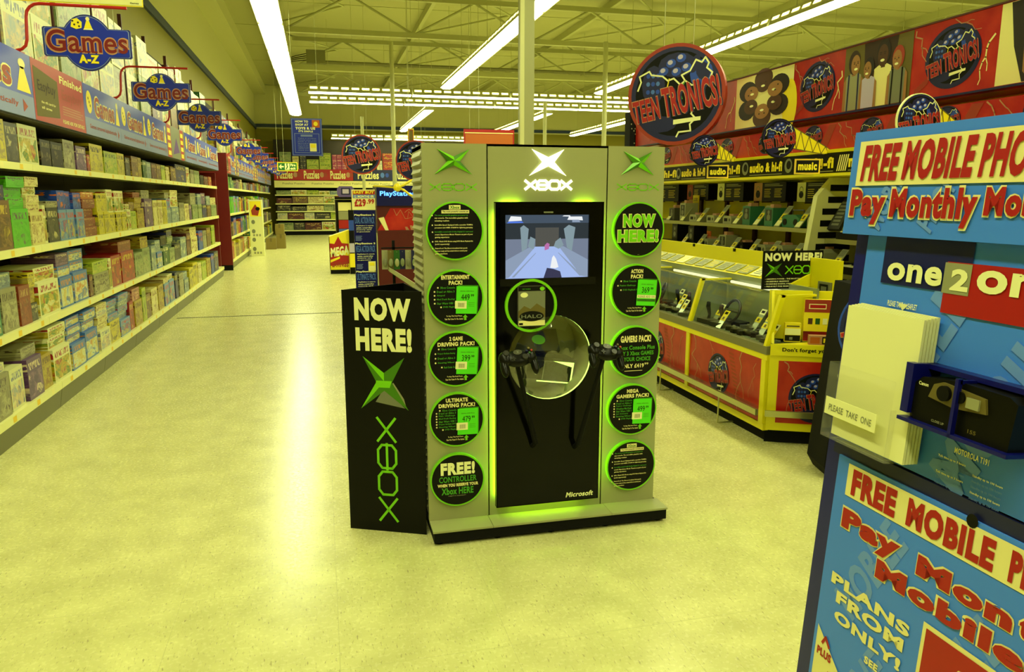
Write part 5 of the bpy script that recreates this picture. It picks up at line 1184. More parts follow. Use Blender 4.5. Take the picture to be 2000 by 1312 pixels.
white_pack(0, z2, 'tall white carton standing on the floor by the second shelving run', 'plain'); white_pack(z2 + .001, z1, 'white carton in the middle of the tall pile beside the games shelves', 'plain'); white_pack(z1 + .001, zt, 'white carton with yellow poster on top of the tall pile', 'poster')
def brown(x0, x1, y0, y1, z0, z1, lab):
    t = thing('cardboard_box', lab, 'cardboard box', ((x0 + x1) / 2, (y0 + y1) / 2, z0))
    MB().box(x0, x1, y0, y1, z0, z1, 'carton').build('box', t)
    mb = MB(); mb.box((x0 + x1) / 2 - .03, (x0 + x1) / 2 + .03, y0 - .002, y1, z1, z1 + .002, 'carton tape'); mb.rect(facing_camera_side(0, y0, 0), (x0 + x1) / 2 - .03, z1 - .12, (x0 + x1) / 2 + .03, z1, 'carton tape', .002); mb.build('tape', t)
def ub(u0, u1, v0, v1, y, dy, lab, zb=None):
    a, b = onY(u0, v1, y), onY(u1, v1, y); zt_ = onY(u0, v0, y).z; brown(a.x, b.x, y, y + dy, zb if zb is not None else 0, zt_, lab); return zt_
y0 = onZ(530, 487, 0).y
ub(520, 540, 465, 487, y0, .5, 'brown cardboard box on the floor against the white carton pile'); zt_ = ub(541, 558, 458, 485, y0 + .35, .55, 'brown cardboard box on the floor at the aisle end, nearer the middle')
ub(536, 552, 438, 459, y0 + .55, .5, 'brown cardboard box topmost of the aisle-end heap', zt_ + .001) if False else ub(538, 555, 438, 459, y0 + .42, .42, 'brown cardboard box topmost of the aisle-end heap', zt_ + .003)

# ------------------------------------------------------------------ hanging signs over the middle of the store
hy = 13.5
fr = facing_camera_side(0, hy, 0); a, b = fr.px(571, 304), fr.px(628, 232)
t = thing('hanging_sign', 'blue how to shop sign hanging above the games aisle', 'sign', ((a[0] + b[0]) / 2, hy, a[1]))
bo = MB().fbox(fr, a[0], b[0], a[1], b[1], -.01, .01, 'sign blue').build('board', t)
W, Hh = b[0] - a[0], b[1] - a[1]; mb = MB()
def hb(x0, y0, x1, y1, m, d): mb.rect(fr, a[0] + x0 * W, a[1] + y0 * Hh, a[0] + x1 * W, a[1] + y1 * Hh, m, d)
def ht(s, x0, y0, x1, y1, m, bold=.04): mb.text(fr, s, a[0] + x0 * W, a[1] + y0 * Hh, a[0] + x1 * W, a[1] + y1 * Hh, m, bold, .014)
hb(.02, .015, .98, .985, 'sign pale', .0105); hb(.04, .03, .96, .97, 'sign blue', .0112); hb(.10, .08, .90, .60, 'sign pale', .012); hb(.115, .092, .885, .588, 'sign blue', .0128)
hb(.68, .76, .93, .96, 'print orange', .012); mb.oval(fr, a[0] + .8 * W, a[1] + .86 * Hh, .07 * W, .06 * Hh, 'print yellow', .0135, 10)
ht('HOW TO', .14, .885, .56, .945, 'print white'); ht('SHOP AT', .14, .80, .56, .86, 'print white'); ht('TOYS R US', .14, .70, .78, .77, 'print white', .06); ht("IT'S SIMPLE", .24, .63, .70, .68, 'print white')
hb(.3, .515, .68, .565, 'sign pale', .0135)
for k in range(8): ht(['Take a trolley', 'choose your toys', 'pick a ticket', 'take it to the till', 'pay for the item', 'collect at the', 'collection point', 'thank you'][k], .2, .455 - k * .046, .2 + (.6 if k < 3 else .34), .482 - k * .046, 'sign pale', .03)
hb(.58, .12, .80, .34, 'print cream', .0135); hb(.61, .22, .77, .32, 'print yellow', .0145)
mb.build('print', bo)
for x in (a[0] + .1 * W, b[0] - .1 * W): MB().tube([(x, hy, b[1]), (x, hy, ZC)], .004, 'steel white', 4).build('hanger', t)
# exit sign
ey = 24.2; fr = facing_camera_side(0, ey, 0); a, b = fr.px(542, 334), fr.px(581, 317)
t = thing('exit_sign', 'small green and white emergency exit sign hanging before the far wall', 'sign', ((a[0] + b[0]) / 2, ey, a[1]))
MB().fbox(fr, a[0], b[0], a[1], b[1], -.01, .01, 'print yellow').build('board', t); mb = MB(); W, Hh = b[0] - a[0], b[1] - a[1]
hb(.04, .08, .96, .92, 'exit green', .012)
mb.poly(fr, [(a[0] + .08 * W, a[1] + .5 * Hh), (a[0] + .2 * W, a[1] + .8 * Hh), (a[0] + .2 * W, a[1] + .58 * Hh), (a[0] + .32 * W, a[1] + .58 * Hh), (a[0] + .32 * W, a[1] + .42 * Hh), (a[0] + .2 * W, a[1] + .42 * Hh), (a[0] + .2 * W, a[1] + .2 * Hh)], 'print white', .015)
hb(.37, .15, .60, .85, 'print white', .014); mb.stroke(fr, [(a[0] + .44 * W, a[1] + .25 * Hh), (a[0] + .5 * W, a[1] + .5 * Hh), (a[0] + .47 * W, a[1] + .7 * Hh)], .03, 'exit green', .016); mb.oval(fr, a[0] + .48 * W, a[1] + .78 * Hh, .02, .02, 'exit green', .017, 8)
ht('Fire', .64, .54, .90, .84, 'print white'); ht('exit', .64, .16, .90, .46, 'print white'); mb.build('print', t)
for x in (a[0] + .02, a[0] + .2): MB().tube([(x, ey, b[1]), (x, ey, ZC)], .004, 'steel white', 4).build('hanger', t)
def hang_plain(u0, u1, v0, v1, y, m, lab, extra=None, rot=0):
    fr = facing_camera_side(0, y, 0); a, b = fr.px(u0, v1), fr.px(u1, v0)
    t = thing('hanging_sign', lab, 'sign', ((a[0] + b[0]) / 2, y, a[1])); MB().fbox(fr, a[0], b[0], a[1], b[1], -.01, .01, m).build('board', t)
    mb = MB(); W, Hh = b[0] - a[0], b[1] - a[1]; extra(mb, fr, a, W, Hh); mb.build('print', t)
    for x in [q_ for q_ in (a[0] + .12 * W, a[0] + .3 * W, b[0] - .12 * W) if abs(q_ - 3.53) > .24]: MB().tube([(x, y, b[1]), (x, y, ZC)], .004, 'steel white', 4).build('hanger', t)
hang_plain(797, 808, 251, 291, 16.0, 'print yellow', 'narrow yellow sign hanging beside the thin pillar', lambda mb, fr, a, W, H: (mb.rect(fr, a[0] + .1 * W, a[1] + .28 * H, a[0] + .9 * W, a[1] + .95 * H, 'print rust', .012), mb.rect(fr, a[0] + .2 * W, a[1] + .35 * H, a[0] + .8 * W, a[1] + .9 * H, 'print olive', .0135)))
hang_plain(906, 1004, 254, 300, 15.0, 'print red', 'red sign board hanging behind the top of the grey kiosk', lambda mb, fr, a, W, H: (mb.rect(fr, a[0] + .02 * W, a[1] + .83 * H, a[0] + .98 * W, a[1] + .87 * H, 'print cream', .012), mb.rect(fr, a[0] + .03 * W, a[1] + .05 * H, a[0] + .97 * W, a[1] + .80 * H, 'print orange', .012)))

# big round section badges hanging from the roof
def hanging_disc(u, v, dist, r, yawd, lab):
    c = EYE + ray(u, v) * dist
    to = Vector((-c.x, -c.y, 0)).normalized(); an = math.atan2(to.y, to.x) - R(yawd); n = Vector((math.cos(an), math.sin(an), 0))
    fr = Frame(c, Z_.cross(n), Z_)
    t = thing('hanging_disc', lab, 'sign', (c.x, c.y, c.z - r))
    MB().disc(fr, 0, 0, r * 1.0, -.05, .05, 'print rust', 'print red', 56).build('drum', t)
    mb = MB(); thunder_disc(mb, fr, 0, 0, r * .93, 1, .051); mb.build('print', t)
    for s in (-.3, .3): q = fr.pt(s * r, r * .93); MB().tube([q, (q.x, q.y, ZC)], .004, 'steel white', 4).build('hanger', t)
hanging_disc(1322, 186, 6.8, .437, 14, 'largest round section sign with lightning and red lettering, hanging over the counter')
hanging_disc(706, 302, 16.5, .42, -2, 'round section sign hanging behind the thin white pillar')
hanging_disc(812, 314, 15.2, .40, 12, 'round section sign half hidden behind the grey kiosk edge')

# ------------------------------------------------------------------ displays in the middle aisle behind the kiosk
# video game demonstration unit: blue lit top, red body
QY = 7.0; q = facing_camera_side(0, QY, 0); Q = q.px
t = thing('demo_unit', 'tall dark red games demonstration unit with blue lit top behind the kiosk', 'display unit', (.62, QY + .3, 0))
xa, zt = Q(735, 362); xb, _ = Q(826, 362); zb = Q(735, 402)[1]; zc = Q(735, 450)[1]
MB().fbox(q, xa, xb, zb, zt, -.5, 0, 'navy gloss').build('light_box', t)
mb = MB(); l0 = Q(742, 385); l1 = Q(812, 373); mb.text(q, 'PlayStation', l0[0], l0[1], l1[0], l1[1], 'blue neon', .03, .003); tag(mb.build('lit_lettering', t), 'glowing blue lettering')
MB().fbox(q, xa, xb, .05, zc - .001, -.5, 0, 'maroon').build('body', t)
MB().fbox(q, xa - .0, xb, 0, .05, -.48, -.02, 'matt black').build('plinth', t)
nb = Frame(q.pt(xa, zc, 0), X_, Vector((0, .5, zb - zc)))
L_ = math.hypot(.5, zb - zc); q2 = Frame(q.pt(0, zc, 0), X_, Z_)
mb = MB(); mb.fbox(q, xa, xb, zc, zb, -.4, -.02, 'maroon'); mb.poly(q, [(xa, zc), (xb, zc), (xb, zb - .02), (xa + .12, zb - .02)], 'thunder red', -.018)
bolt(mb, q, xa + .15, zb - .03, xb - .02, zc + .08, 'print pink', .004, -.016, 8, .4, 3); bolt(mb, q, xa + .25, zc + .16, xa + .38, zb - .03, 'print pink', .004, -.016, 6, .3, 4)
mb.poly(q, [(xa + .01, zc + .11), (xa + .06, zc + .12), (xa + .10, zc), (xa + .07, zc)], 'print cream', -.0155)
for k in range(4): mb.poly(q, [(xb - .16 + k * .045, zc), (xb - .13 + k * .045, zc), (xb - .15 + k * .045, zc + .03 + k * .012), (xb - .17 + k * .045, zc + .03 + k * .012)], 'print pink', -.0155)
mb.build('sloping_print', t)
# yellow poster column and blue price list beside it
xa2, xb2 = Q(690, 400)[0], Q(733, 400)[0]
t2 = thing('price_board', 'tall blue price list board with easy buy heading beside the red unit', 'sign board', ((xa2 + xb2) / 2, QY + .03, 0))
zt2, zm2 = Q(700, 370)[1], Q(700, 410)[1]
bo = MB().fbox(q, xa2, xb2, 0, zm2 - .001, -.06, -.02, 'navy gloss').build('board', t2)
hd_ = MB().fbox(q, xa2 - .01, xb2 + .002, zm2, zt2, -.06, -.02, 'print cream').build('heading', t2)
mb = MB(); d_ = -.018; W = xb2 - xa2; Hh = zt2 - zm2
mb.rect(q, xa2, zm2 + .76 * Hh, xb2, zt2 - .01, 'print red', d_); mb.text(q, 'EASY BUY', xa2 + .03 * W, zm2 + .80 * Hh, xb2 - .03 * W, zm2 + .93 * Hh, 'print yellow', .05, d_ + .002)
mb.rect(q, xa2, zm2 + .58 * Hh, xb2, zm2 + .75 * Hh, 'print sky', d_); mb.text(q, '12 MONTHS 0%', xa2 + .05 * W, zm2 + .6 * Hh, xb2 - .05 * W, zm2 + .72 * Hh, 'print white', .04, d_ + .002)
mb.text(q, '£29', xa2 + .06 * W, zm2 + .16 * Hh, xa2 + .58 * W, zm2 + .54 * Hh, 'print red', .05, d_); mb.text(q, '.99', xa2 + .62 * W, zm2 + .3 * Hh, xb2 - .04 * W, zm2 + .54 * Hh, 'print red', .04, d_); mb.rect(q, xa2 + .62 * W, zm2 + .03 * Hh, xb2 - .05 * W, zm2 + .25 * Hh, 'shelf cream', d_); mb.build('heading_print', hd_)
mb = MB()
for k, (v0, nm, big) in enumerate(((418, 'PlayStation 2', 'DUAL ACTION PACK'), (474, 'PlayStation 2', 'MEGA ACTION PACK'), (529, 'PlayStation 2', 'ULTIMATE PACK'))):
    z0 = Q(700, v0)[1]
    mb.text(q, nm, xa2 + .03 * W, z0 - .02, xb2 - .05 * W, z0, 'print white', .03, d_)
    mb.text(q, big, xa2 + .05 * W, z0 - .085, xb2 - .06 * W, z0 - .027, 'print sky', .02, d_)
    for j, s in enumerate(('PlayStation 2 console', 'extra controller', 'memory card', 'two games included')): mb.text(q, s, xa2 + .1 * W, z0 - .11 - j * .018, xb2 - (.1 + .06 * j) * W, z0 - .099 - j * .018, 'print white', .03, d_, res=1)
    for j in range(4): mb.rect(q, xa2 + .06 * W, z0 - .20 - j * .012, xa2 + (.35 - .03 * (j % 2)) * W, z0 - .195 - j * .012, 'sign pale', d_)
    if k == 1: mb.rect(q, xb2 - .4 * W, z0 - .27, xb2 - .06 * W, z0 - .17, 'print cream', d_); mb.rect(q, xb2 - .34 * W, z0 - .21, xb2 - .12 * W, z0 - .18, 'print yellow', d_ + .001)
mb.build('board_print', bo)
mb = MB(); x_ = Q(737, 500)[0]; mb.fbox(q, xb2 + .002, x_ + .008, .02, Q(737, 455)[1], -.06, .0, 'steel white'); tag(mb.build('upright_strip', t2), 'white upright strip')
# rack of blister packs on the right of the red unit
rk = thing('blister_rack', 'wire rack of hanging game accessories tucked beside the kiosk', 'rack', (.60, 5.6, 0))
rf = facing_camera_side(0, 5.6, 0); xk0, xk1 = .40, .62
mb = MB(); mb.box(.50, .52, 5.62, 5.64, 0.03, 1.30, 'matt black'); mb.box(.42, .66, 5.62, 5.635, 1.24, 1.25, 'matt black'); mb.box(.42, .66, 5.62, 5.635, .86, .87, 'matt black'); mb.box(.38, .66, 5.5, 5.8, 0, .03, 'matt black')
mb.build('rack_frame', rk)
s0 = rf.px(786, 508); mb = MB(); mb.mesh([rf.pt(.465, 1.085, .12), rf.pt(.66, .945, .12), rf.pt(.66, .985, .12), rf.pt(.465, 1.115, .12), rf.pt(.465, 1.085, -.0), rf.pt(.66, .945, -.0), rf.pt(.66, .985, -.0), rf.pt(.465, 1.115, -.0)], [(0, 1, 2, 3), (7, 6, 5, 4), (3, 2, 6, 7), (0, 4, 5, 1), (0, 3, 7, 4), (1, 5, 6, 2)], 'kiosk grey'); mb.build('sloping_shelf', rk)
rr5 = random.Random(9)
for row, z in enumerate((1.235, .89)):
    for k in range(6):
        x = .44 + k * .042; pk = thing('blister_pack', 'small blister pack %s across the %s row of the accessory rack' % (ORD[k], ('upper', 'lower')[row]), 'accessory', (x, 5.56, z - .13), 'accessories on the wire rack')
        F = facing_camera_side(x, 5.56 - .014 * (k % 3), 0); MB().fbox(F, -.021, .021, z - .14, z, -.0015, .0015, rr5.choice(['print navy', 'print dark green', 'print olive', 'print grey'])).build('card', pk); MB().ball(F.pt(0, z - .09, .010), .016, .010, .03, rr5.choice(['radio silver', 'case grey', 'plastic mid']), 10, 7).build('bubble', pk)
        MB().tube([F.pt(0, z - .012, -.03), F.pt(0, z - .012, .03)], .002, 'aluminium', 5).build('hook', pk)
# yellow ball topper with two tubes, held above the unit
c = onY(776, 366, 6.6)
tp = thing('ball_topper', 'yellow ball with two bent yellow tubes above the blue lit top', 'display ornament', c)
MB().ball(c, .035, .035, .035, 'ball yellow', 18, 12).build('ball', tp, smooth=True)
e1_, e2_ = onY(818, 348, 6.6), onY(818, 388, 6.6); n1 = onY(788, 366, 6.6)
MB().tube([c, n1 + Vector((0, 0, .02)), onY(800, 354, 6.6), e1_], .011, 'ball yellow', 8).build('tube', tp, smooth=True); MB().tube([c, n1 - Vector((0, 0, .02)), onY(800, 380, 6.6), e2_], .010, 'ball yellow', 8).build('tube', tp, smooth=True)
MB().tube([onY(735, 362, 6.7) + Vector((0, .3, 0)), c + Vector((0, .08, .0)), c], .008, 'ball yellow', 8).build('stalk', tp)
# handheld console standee with dark shelves
HYy = 17.9; q = facing_camera_side(0, HYy, 0); a, b = q.px(657, 450), q.px(690, 389)
t = thing('shelf_stand', 'narrow black and silver shelf stand with small posters behind the price list', 'display stand', ((a[0] + b[0]) / 2, HYy + .15, 0))
mb = MB(); mb.fbox(q, a[0], a[0] + .04, 0, b[1], -.3, 0, 'plastic black'); mb.fbox(q, b[0] - .04, b[0], 0, b[1], -.3, 0, 'plastic black'); mb.fbox(q, a[0], b[0], 0, b[1], -.3, -.28, 'plastic black'); mb.fbox(q, a[0] - .01, b[0] + .01, b[1], b[1] + .05, -.3, .02, 'plastic black'); mb.build('frame', t)
mb = MB(); mb.fbox(q, a[0] - .008, b[0] + .008, b[1] - .012, b[1] - .0005, -.0, .015, 'aluminium'); mb.build('edge_trim', t)
mb = MB()
for k, m in enumerate(('print cream', 'print grey', 'print red', 'print sky')): mb.fbox(q, a[0] + .06, b[0] - .05, b[1] - .26 - k * .2, b[1] - .07 - k * .2, -.05, -.045, m)
mb.build('posters', t)
hcx, hcz = q.px(675, 374); w2 = .19
t = thing('handheld_cutout', 'lilac cut-out of a handheld games console on top of the shelf stand', 'cut-out', (hcx, HYy - .01, b[1] + .03))
hz0b = b[1] + .051; hs = 2.1
MB().prism(q, [(hcx - w2, hz0b + .05), (hcx - w2 + .05, hz0b), (hcx + w2 - .05, hz0b), (hcx + w2, hz0b + .05), (hcx + w2, hz0b + .18), (hcx + w2 - .05, hz0b + .24), (hcx - w2 + .05, hz0b + .24), (hcx - w2, hz0b + .18)], -.03, -.01, 'console lilac').build('card', t)
mb = MB(); mb.rect(q, hcx - .10, hz0b + .05, hcx + .10, hz0b + .20, 'print navy', -.008); mb.rect(q, hcx - .07, hz0b + .075, hcx + .07, hz0b + .175, 'print lilac', -.006); mb.build('print', t)
# mega dump bin
p0, p1 = onZ(650, 527, 0), onZ(681, 529, 0); my = p0.y - 9.0
q = facing_camera_side(0, 16.8, 0); a, b = q.px(645, 525), q.px(682, 450); 
t = thing('dump_bin', 'yellow and red cardboard dump bin with mega lettering', 'dump bin', ((a[0] + b[0]) / 2, 17.0, 0))
xl, xr_, zl, zh = a[0], q.px(682, 460)[0], q.px(645, 462)[1], q.px(681, 449)[1]
mb = MB(); mb.prism(q, [(xl, .09), (xr_, .09), (xr_, zh), (xl, zl)], -.35, 0, 'print yellow'); mb.fbox(q, xl, xl + .01, .09, zl, -.36, .0, 'print yellow'); bo = mb.build('bin_body', t); MB().fbox(q, xl + .01, xr_ - .01, 0, .089, -.34, -.01, 'matt black').build('base', t)
W, Hh = xr_ - xl, zl - .09; mb = MB(); g = lambda x, y: (xl + x * W, .09 + y * Hh)
mb.poly(q, [g(.02, .55), g(.02, .80), g(.25, .78), g(.45, 1.0), (xl + .62 * W, .09 + .80 * Hh), g(.95, .78), g(.95, .58)], 'print red', .004); mb.poly(q, [g(.03, .12), g(.95, .18), g(.95, .42), g(.03, .48)], 'print red', .004)
mb.text(q, 'MEGA', *g(.06, .42), *g(.96, .70), 'print white', .05, .008, rise=.15); mb.poly(q, [g(.03, .22), g(.5, .34), g(.5, .40), g(.03, .30)], 'print yellow', .006); mb.text(q, 'SAVINGS', *g(.1, .08), *g(.9, .24), 'print rust', .04, .008); mb.build('print', bo)
q = facing_camera_side(0, 16.7, 0); a, b = q.px(684, 520), q.px(692, 410)
t = thing('side_board', 'narrow upright board striped blue, black and yellow beside the yellow dump bin', 'sign board', ((a[0] + b[0]) / 2, 16.75, 0))
zq = lambda v: q.px(688, v)[1]
MB().fbox(q, a[0], b[0], 0, zq(410), -.04, 0, 'matt black').build('board', t); mb = MB(); mb.rect(q, a[0], zq(522), b[0], zq(495), 'print yellow', .002); mb.rect(q, a[0], zq(493), b[0], zq(475), 'print lilac', .002); mb.rect(q, a[0], zq(450), b[0], zq(430), 'print blue', .002); mb.build('print', t)

# ------------------------------------------------------------------ electronics counter
CXF = 2.78; YN_, YF_ = 4.28, 8.5
posts = [YN_ + .03, 5.38, 6.44, 7.5, YF_]
ctr = thing('glass_counter', 'yellow framed glass display counter with red lightning panels', 'counter', (3.1, 6.4, 0))
cfr = facing_left(CXF, 0, 0)            # local x = -Y
MB().box(CXF + .06, 3.28, YN_ + .05, YF_, 0, .088, 'matt black').build('plinth', ctr)
ST, SB = .655, .602
mb = MB(); mb.box(CXF, CXF + .04, YN_, YF_, .09, .135, 'counter yellow'); mb.build('bottom_rail', ctr)
mb = MB(); mb.box(CXF, CXF + .04, YN_, YF_, .562, .600, 'counter yellow'); mb.build('top_rail', ctr)
mb = MB(); mb.box(CXF - .006, CXF + .04, YN_, YF_, .6005, ST, 'sill grey'); mb.build('sill', ctr)
for i, y in enumerate(posts):
    MB().box(CXF - .004, CXF + .04, y - .025, y + .025, .136, .561, 'counter yellow').build('post', ctr)
GT, GXT = .985, 2.872                    # top edge of the leaning glass
for y in posts:
    mb = MB(); d = .014
    mb.mesh([(CXF - .004, y - d, ST), (CXF + .03, y - d, ST), (GXT + .03, y - d, GT), (GXT - .004, y - d, GT), (CXF - .004, y + d, ST), (CXF + .03, y + d, ST), (GXT + .03, y + d, GT), (GXT - .004, y + d, GT)],
            [(0, 1, 2, 3), (7, 6, 5, 4), (0, 4, 5, 1), (3, 2, 6, 7), (0, 3, 7, 4), (1, 5, 6, 2)], 'counter yellow'); mb.build('glass_post', ctr)
    MB().box(GXT, 3.13, y - d, y + d, GT - .014, GT, 'counter yellow').build('top_bar', ctr)
for i in range(4):
    a, b = posts[i] + .016, posts[i + 1] - .016
    MB().mesh([(CXF + .008, a, ST), (CXF + .008, b, ST), (GXT + .006, b, GT - .002), (GXT + .006, a, GT - .002)], [(3, 2, 1, 0)], 'glass').build('front_glass', ctr)
    MB().mesh([(GXT + .006, a, GT - .004), (GXT + .006, b, GT - .004), (3.13, b, GT - .004), (3.13, a, GT - .004)], [(0, 1, 2, 3)], 'glass').build('top_glass', ctr)
    a2, b2 = posts[i] + .027, posts[i + 1] - .027
    o = MB().box(CXF + .006, CXF + .02, a2, b2, .137, .560, 'thunder red').build('front_panel', ctr); tag(o, 'red lightning printed panel')
    mb = MB(); pf3 = facing_left(CXF + .006, b2, 0); W = b2 - a2; z0, H_ = .137, .423
    mb.rect(pf3, 0, z0 + .02, W, z0 + .10, 'thunder dark', .0006)
    bolt(mb, pf3, W * .06, z0 + H_, W * .12, z0, 'print pink', .009, .0014, 8, .22, i); bolt(mb, pf3, W * .75, z0 + H_, W * .72, z0, 'print pink', .010, .0014, 8, .16, i + 5); bolt(mb, pf3, W * .93, z0 + H_ * .9, W * .86, z0 + H_ * .3, 'print pink', .005, .0014, 6, .2, i + 9)
    bolt(mb, pf3, W * .3, z0 + H_, W * .38, z0 + H_ * .7, 'print pink', .005, .0014, 5, .2, i + 2)
    for k in range(13): mb.poly(pf3, [(W * (.58 + .010 * k), z0 + H_ - .03 - k * .027), (W * (.645 + .010 * k), z0 + H_ - .035 - k * .027), (W * (.645 + .010 * k), z0 + H_ - .05 - k * .027), (W * (.58 + .010 * k), z0 + H_ - .045 - k * .027)], 'print rust', .0012)
    thunder_disc(mb, pf3, W * .45, z0 + .20, .15, 1.0, .002); mb.build('panel_print', o)
# inside of the case
MB().box(CXF + .045, 3.13, YN_ + .02, YF_, .62, .645, 'case grey').build('case_floor', ctr)
MB().box(3.13, 3.15, YN_ + .02, YF_, .645, 1.02, 'case grey').build('case_back', ctr)
for y in (5.42, 6.47, 7.53): MB().mesh([(CXF + .06, y, .646), (3.12, y, .646), (3.12, y, .97), (GXT + .03, y, .97)], [(0, 1, 2, 3)], 'case grey').build('case_divider', ctr)
for a, b in ((4.5, 5.3), (5.5, 6.3), (6.6, 7.4)): tag(MB().tube([(3.09, a, .965), (3.09, b, .965)], .011, 'case glint', 8).build('case_glint_tube', ctr), 'glowing tube standing in for lamp reflections in the case')  # glowing tubes stand in for lamp reflections in the glass
# rear ledge of price cards and yellow upstand
mb = MB(); mb.mesh([(3.135, YN_ + .3, 1.021), (3.28, YN_ + .3, 1.09), (3.28, YF_, 1.09), (3.135, YF_, 1.021), (3.135, YN_ + .3, 1.0), (3.28, YN_ + .3, 1.0), (3.28, YF_, 1.0), (3.135, YF_, 1.0)], [(0, 1, 2, 3), (7, 6, 5, 4), (0, 4, 5, 1), (3, 2, 6, 7), (0, 3, 7, 4), (1, 5, 6, 2)], 'counter yellow'); mb.build('card_ledge', ctr)
MB().box(3.281, 3.31, YN_ + .01, YF_, .6, 1.20, 'counter yellow').build('upstand', ctr)
mb = MB()
for y in (4.9, 5.6, 6.3, 7.0, 7.7): mb.box(3.270, 3.281, y - .012, y + .012, 1.175, 1.20, 'plastic black')
mb.build('clips', ctr)
rr6 = random.Random(3)
for k in range(20):
    y = 4.72 + k * .178; F = Frame((3.15, y, 1.03), -Y_, Vector((.9, 0, .43)))
    t = thing('price_card', 'small grey price card on the sloping ledge, %s from the near end' % ORD[k], 'price card', F.pt(0, 0, 0), 'price cards along the counter ledge')
    MB().fbox(F, -.07, .07, .0, .12, .002, .006, 'radio silver' if k % 7 != 2 else 'print white').build('card', t)
    mb = MB()
    for j in range(4): mb.rect(F, -.05, .022 + j * .022, .05 - .02 * (j % 2), .032 + j * .022, 'print silver' if k % 3 else 'print yellow', .0066)
    mb.build('print', t)
# bumper rail
mb = MB(); mb.box(CXF - .075, CXF - .055, YN_ - .02, YF_, .205, .245, 'aluminium'); rail = thing('bumper_rail', 'metal trolley bumper rail on bent brackets along the counter foot', 'bumper rail', (CXF - .06, 6.4, 0))
mb.build('rail', rail)
for y in (4.75, 5.72, 5.95, 7.2, 8.3): MB().tube([(CXF - .065, y, .205), (CXF - .065, y, .012), (CXF - .0, y, .012), (CXF + .058, y, .012)], .006, 'aluminium', 6).build('bracket', rail)
# goods inside the case
def case_pad(k, x, y, rz, kind):
    c, s = math.cos(rz), math.sin(rz); X1, Y1 = Vector((c, s, 0)), Vector((-s, c, 0)); fr = Frame((x, y, .6465), X1, Y1)
    t = thing('game_controller', 'dark %s in the glass counter, %s from the near end' % (kind, ORD[k]), 'controller', (x, y, .6465), 'controllers inside the glass counter')
    mb = MB()
    if kind == 'joystick':
        mb.prism(fr, [(-.07, -.05), (.07, -.05), (.08, .03), (.05, .06), (-.05, .06), (-.08, .03)], 0, .035, 'pad grey'); mb.build('base', t)
        MB().tube([fr.pt(0, .01, .035), fr.pt(.005, .012, .07), fr.pt(.0, .0, .13), fr.pt(.01, -.005, .165)], [.014, .012, .018, .014], 'print dark brown' if k % 2 else 'plastic black', 10).build('stick', t, smooth=True)
    elif kind == 'steering wheel':
        mb.fbox(fr, -.08, .08, -.05, .05, 0, .04, 'plastic black'); mb.build('base', t); pts = [fr.pt(.08 * math.cos(a), -.05, .12 + .08 * math.sin(a)) + Y1 * .03 * math.sin(a) for a in [2 * math.pi * j / 20 for j in range(21)]]; MB().tube(pts, .011, 'pad grey', 8, False).build('wheel_rim', t, smooth=True)
        MB().tube([fr.pt(-.08, -.05, .12), fr.pt(.08, -.05, .12)], .01, 'plastic grey', 8).build('spoke', t)
    else:
        mb.prism(fr, [(-.075, -.04), (-.045, -.05), (-.03, -.015), (.03, -.015), (.045, -.05), (.075, -.04), (.075, .03), (.04, .045), (-.04, .045), (-.075, .03)], 0, .03, 'plastic black' if k % 3 else 'plastic grey'); mb.build('shell', t)
        mb = MB(); [mb.disc(fr, px_, py_, .010, .03, .038, 'plastic mid', None, 10) for px_, py_ in ((-.045, .015), (.045, .015), (-.02, .0), (.02, .0))]; mb.build('buttons', t)
kinds = ['gamepad', 'joystick', 'gamepad', 'steering wheel', 'joystick', 'gamepad', 'gamepad', 'joystick', 'gamepad', 'steering wheel', 'gamepad', 'gamepad', 'joystick', 'gamepad', 'gamepad', 'gamepad']
for k, kd in enumerate(kinds): case_pad(k, 2.90 + .14 * (k % 2), 4.50 + k * .2, R(-90 + rr6.uniform(-35, 35)), kd)
for k, kd in enumerate(kinds[::-1]): case_pad(len(kinds) + k, 2.91 + .13 * ((k + 1) % 2), 4.52 + k * .2, R(-90 + rr6.uniform(-35, 35)), kd if kd != 'steering wheel' else 'gamepad')
def case_card(k, x, y, h, col_='print yellow'):
    F = Frame((x, y, .6465), -Y_, Vector((.55, 0, .83)))
    t = thing('price_holder', 'clear stand with yellow price ticket in the glass counter, %s from the near end' % ORD[k], 'price holder', (x, y, .6465), 'price holders inside the glass counter')
    MB().fbox(F, -.032, .032, 0, h, .0, .003, 'case grey').build('stand', t); mb = MB(); mb.fbox(F, -.034, .034, h * .42, h * .42 + .042, .003, .005, col_); mb.rect(F, -.012, h * .42 + .01, .012, h * .42 + .032, 'print olive', .006); mb.fbox(F, -.034, .034, h - .045, h, .003, .005, col_ if k % 2 else 'print white'); mb.rect(F, -.02, h - .032, .02, h - .012, 'print black', .006); mb.build('ticket', t)
for k in range(15): case_card(k, 2.86 + .075 * (k % 3), 4.42 + k * .215, .15 + .02 * (k % 3))
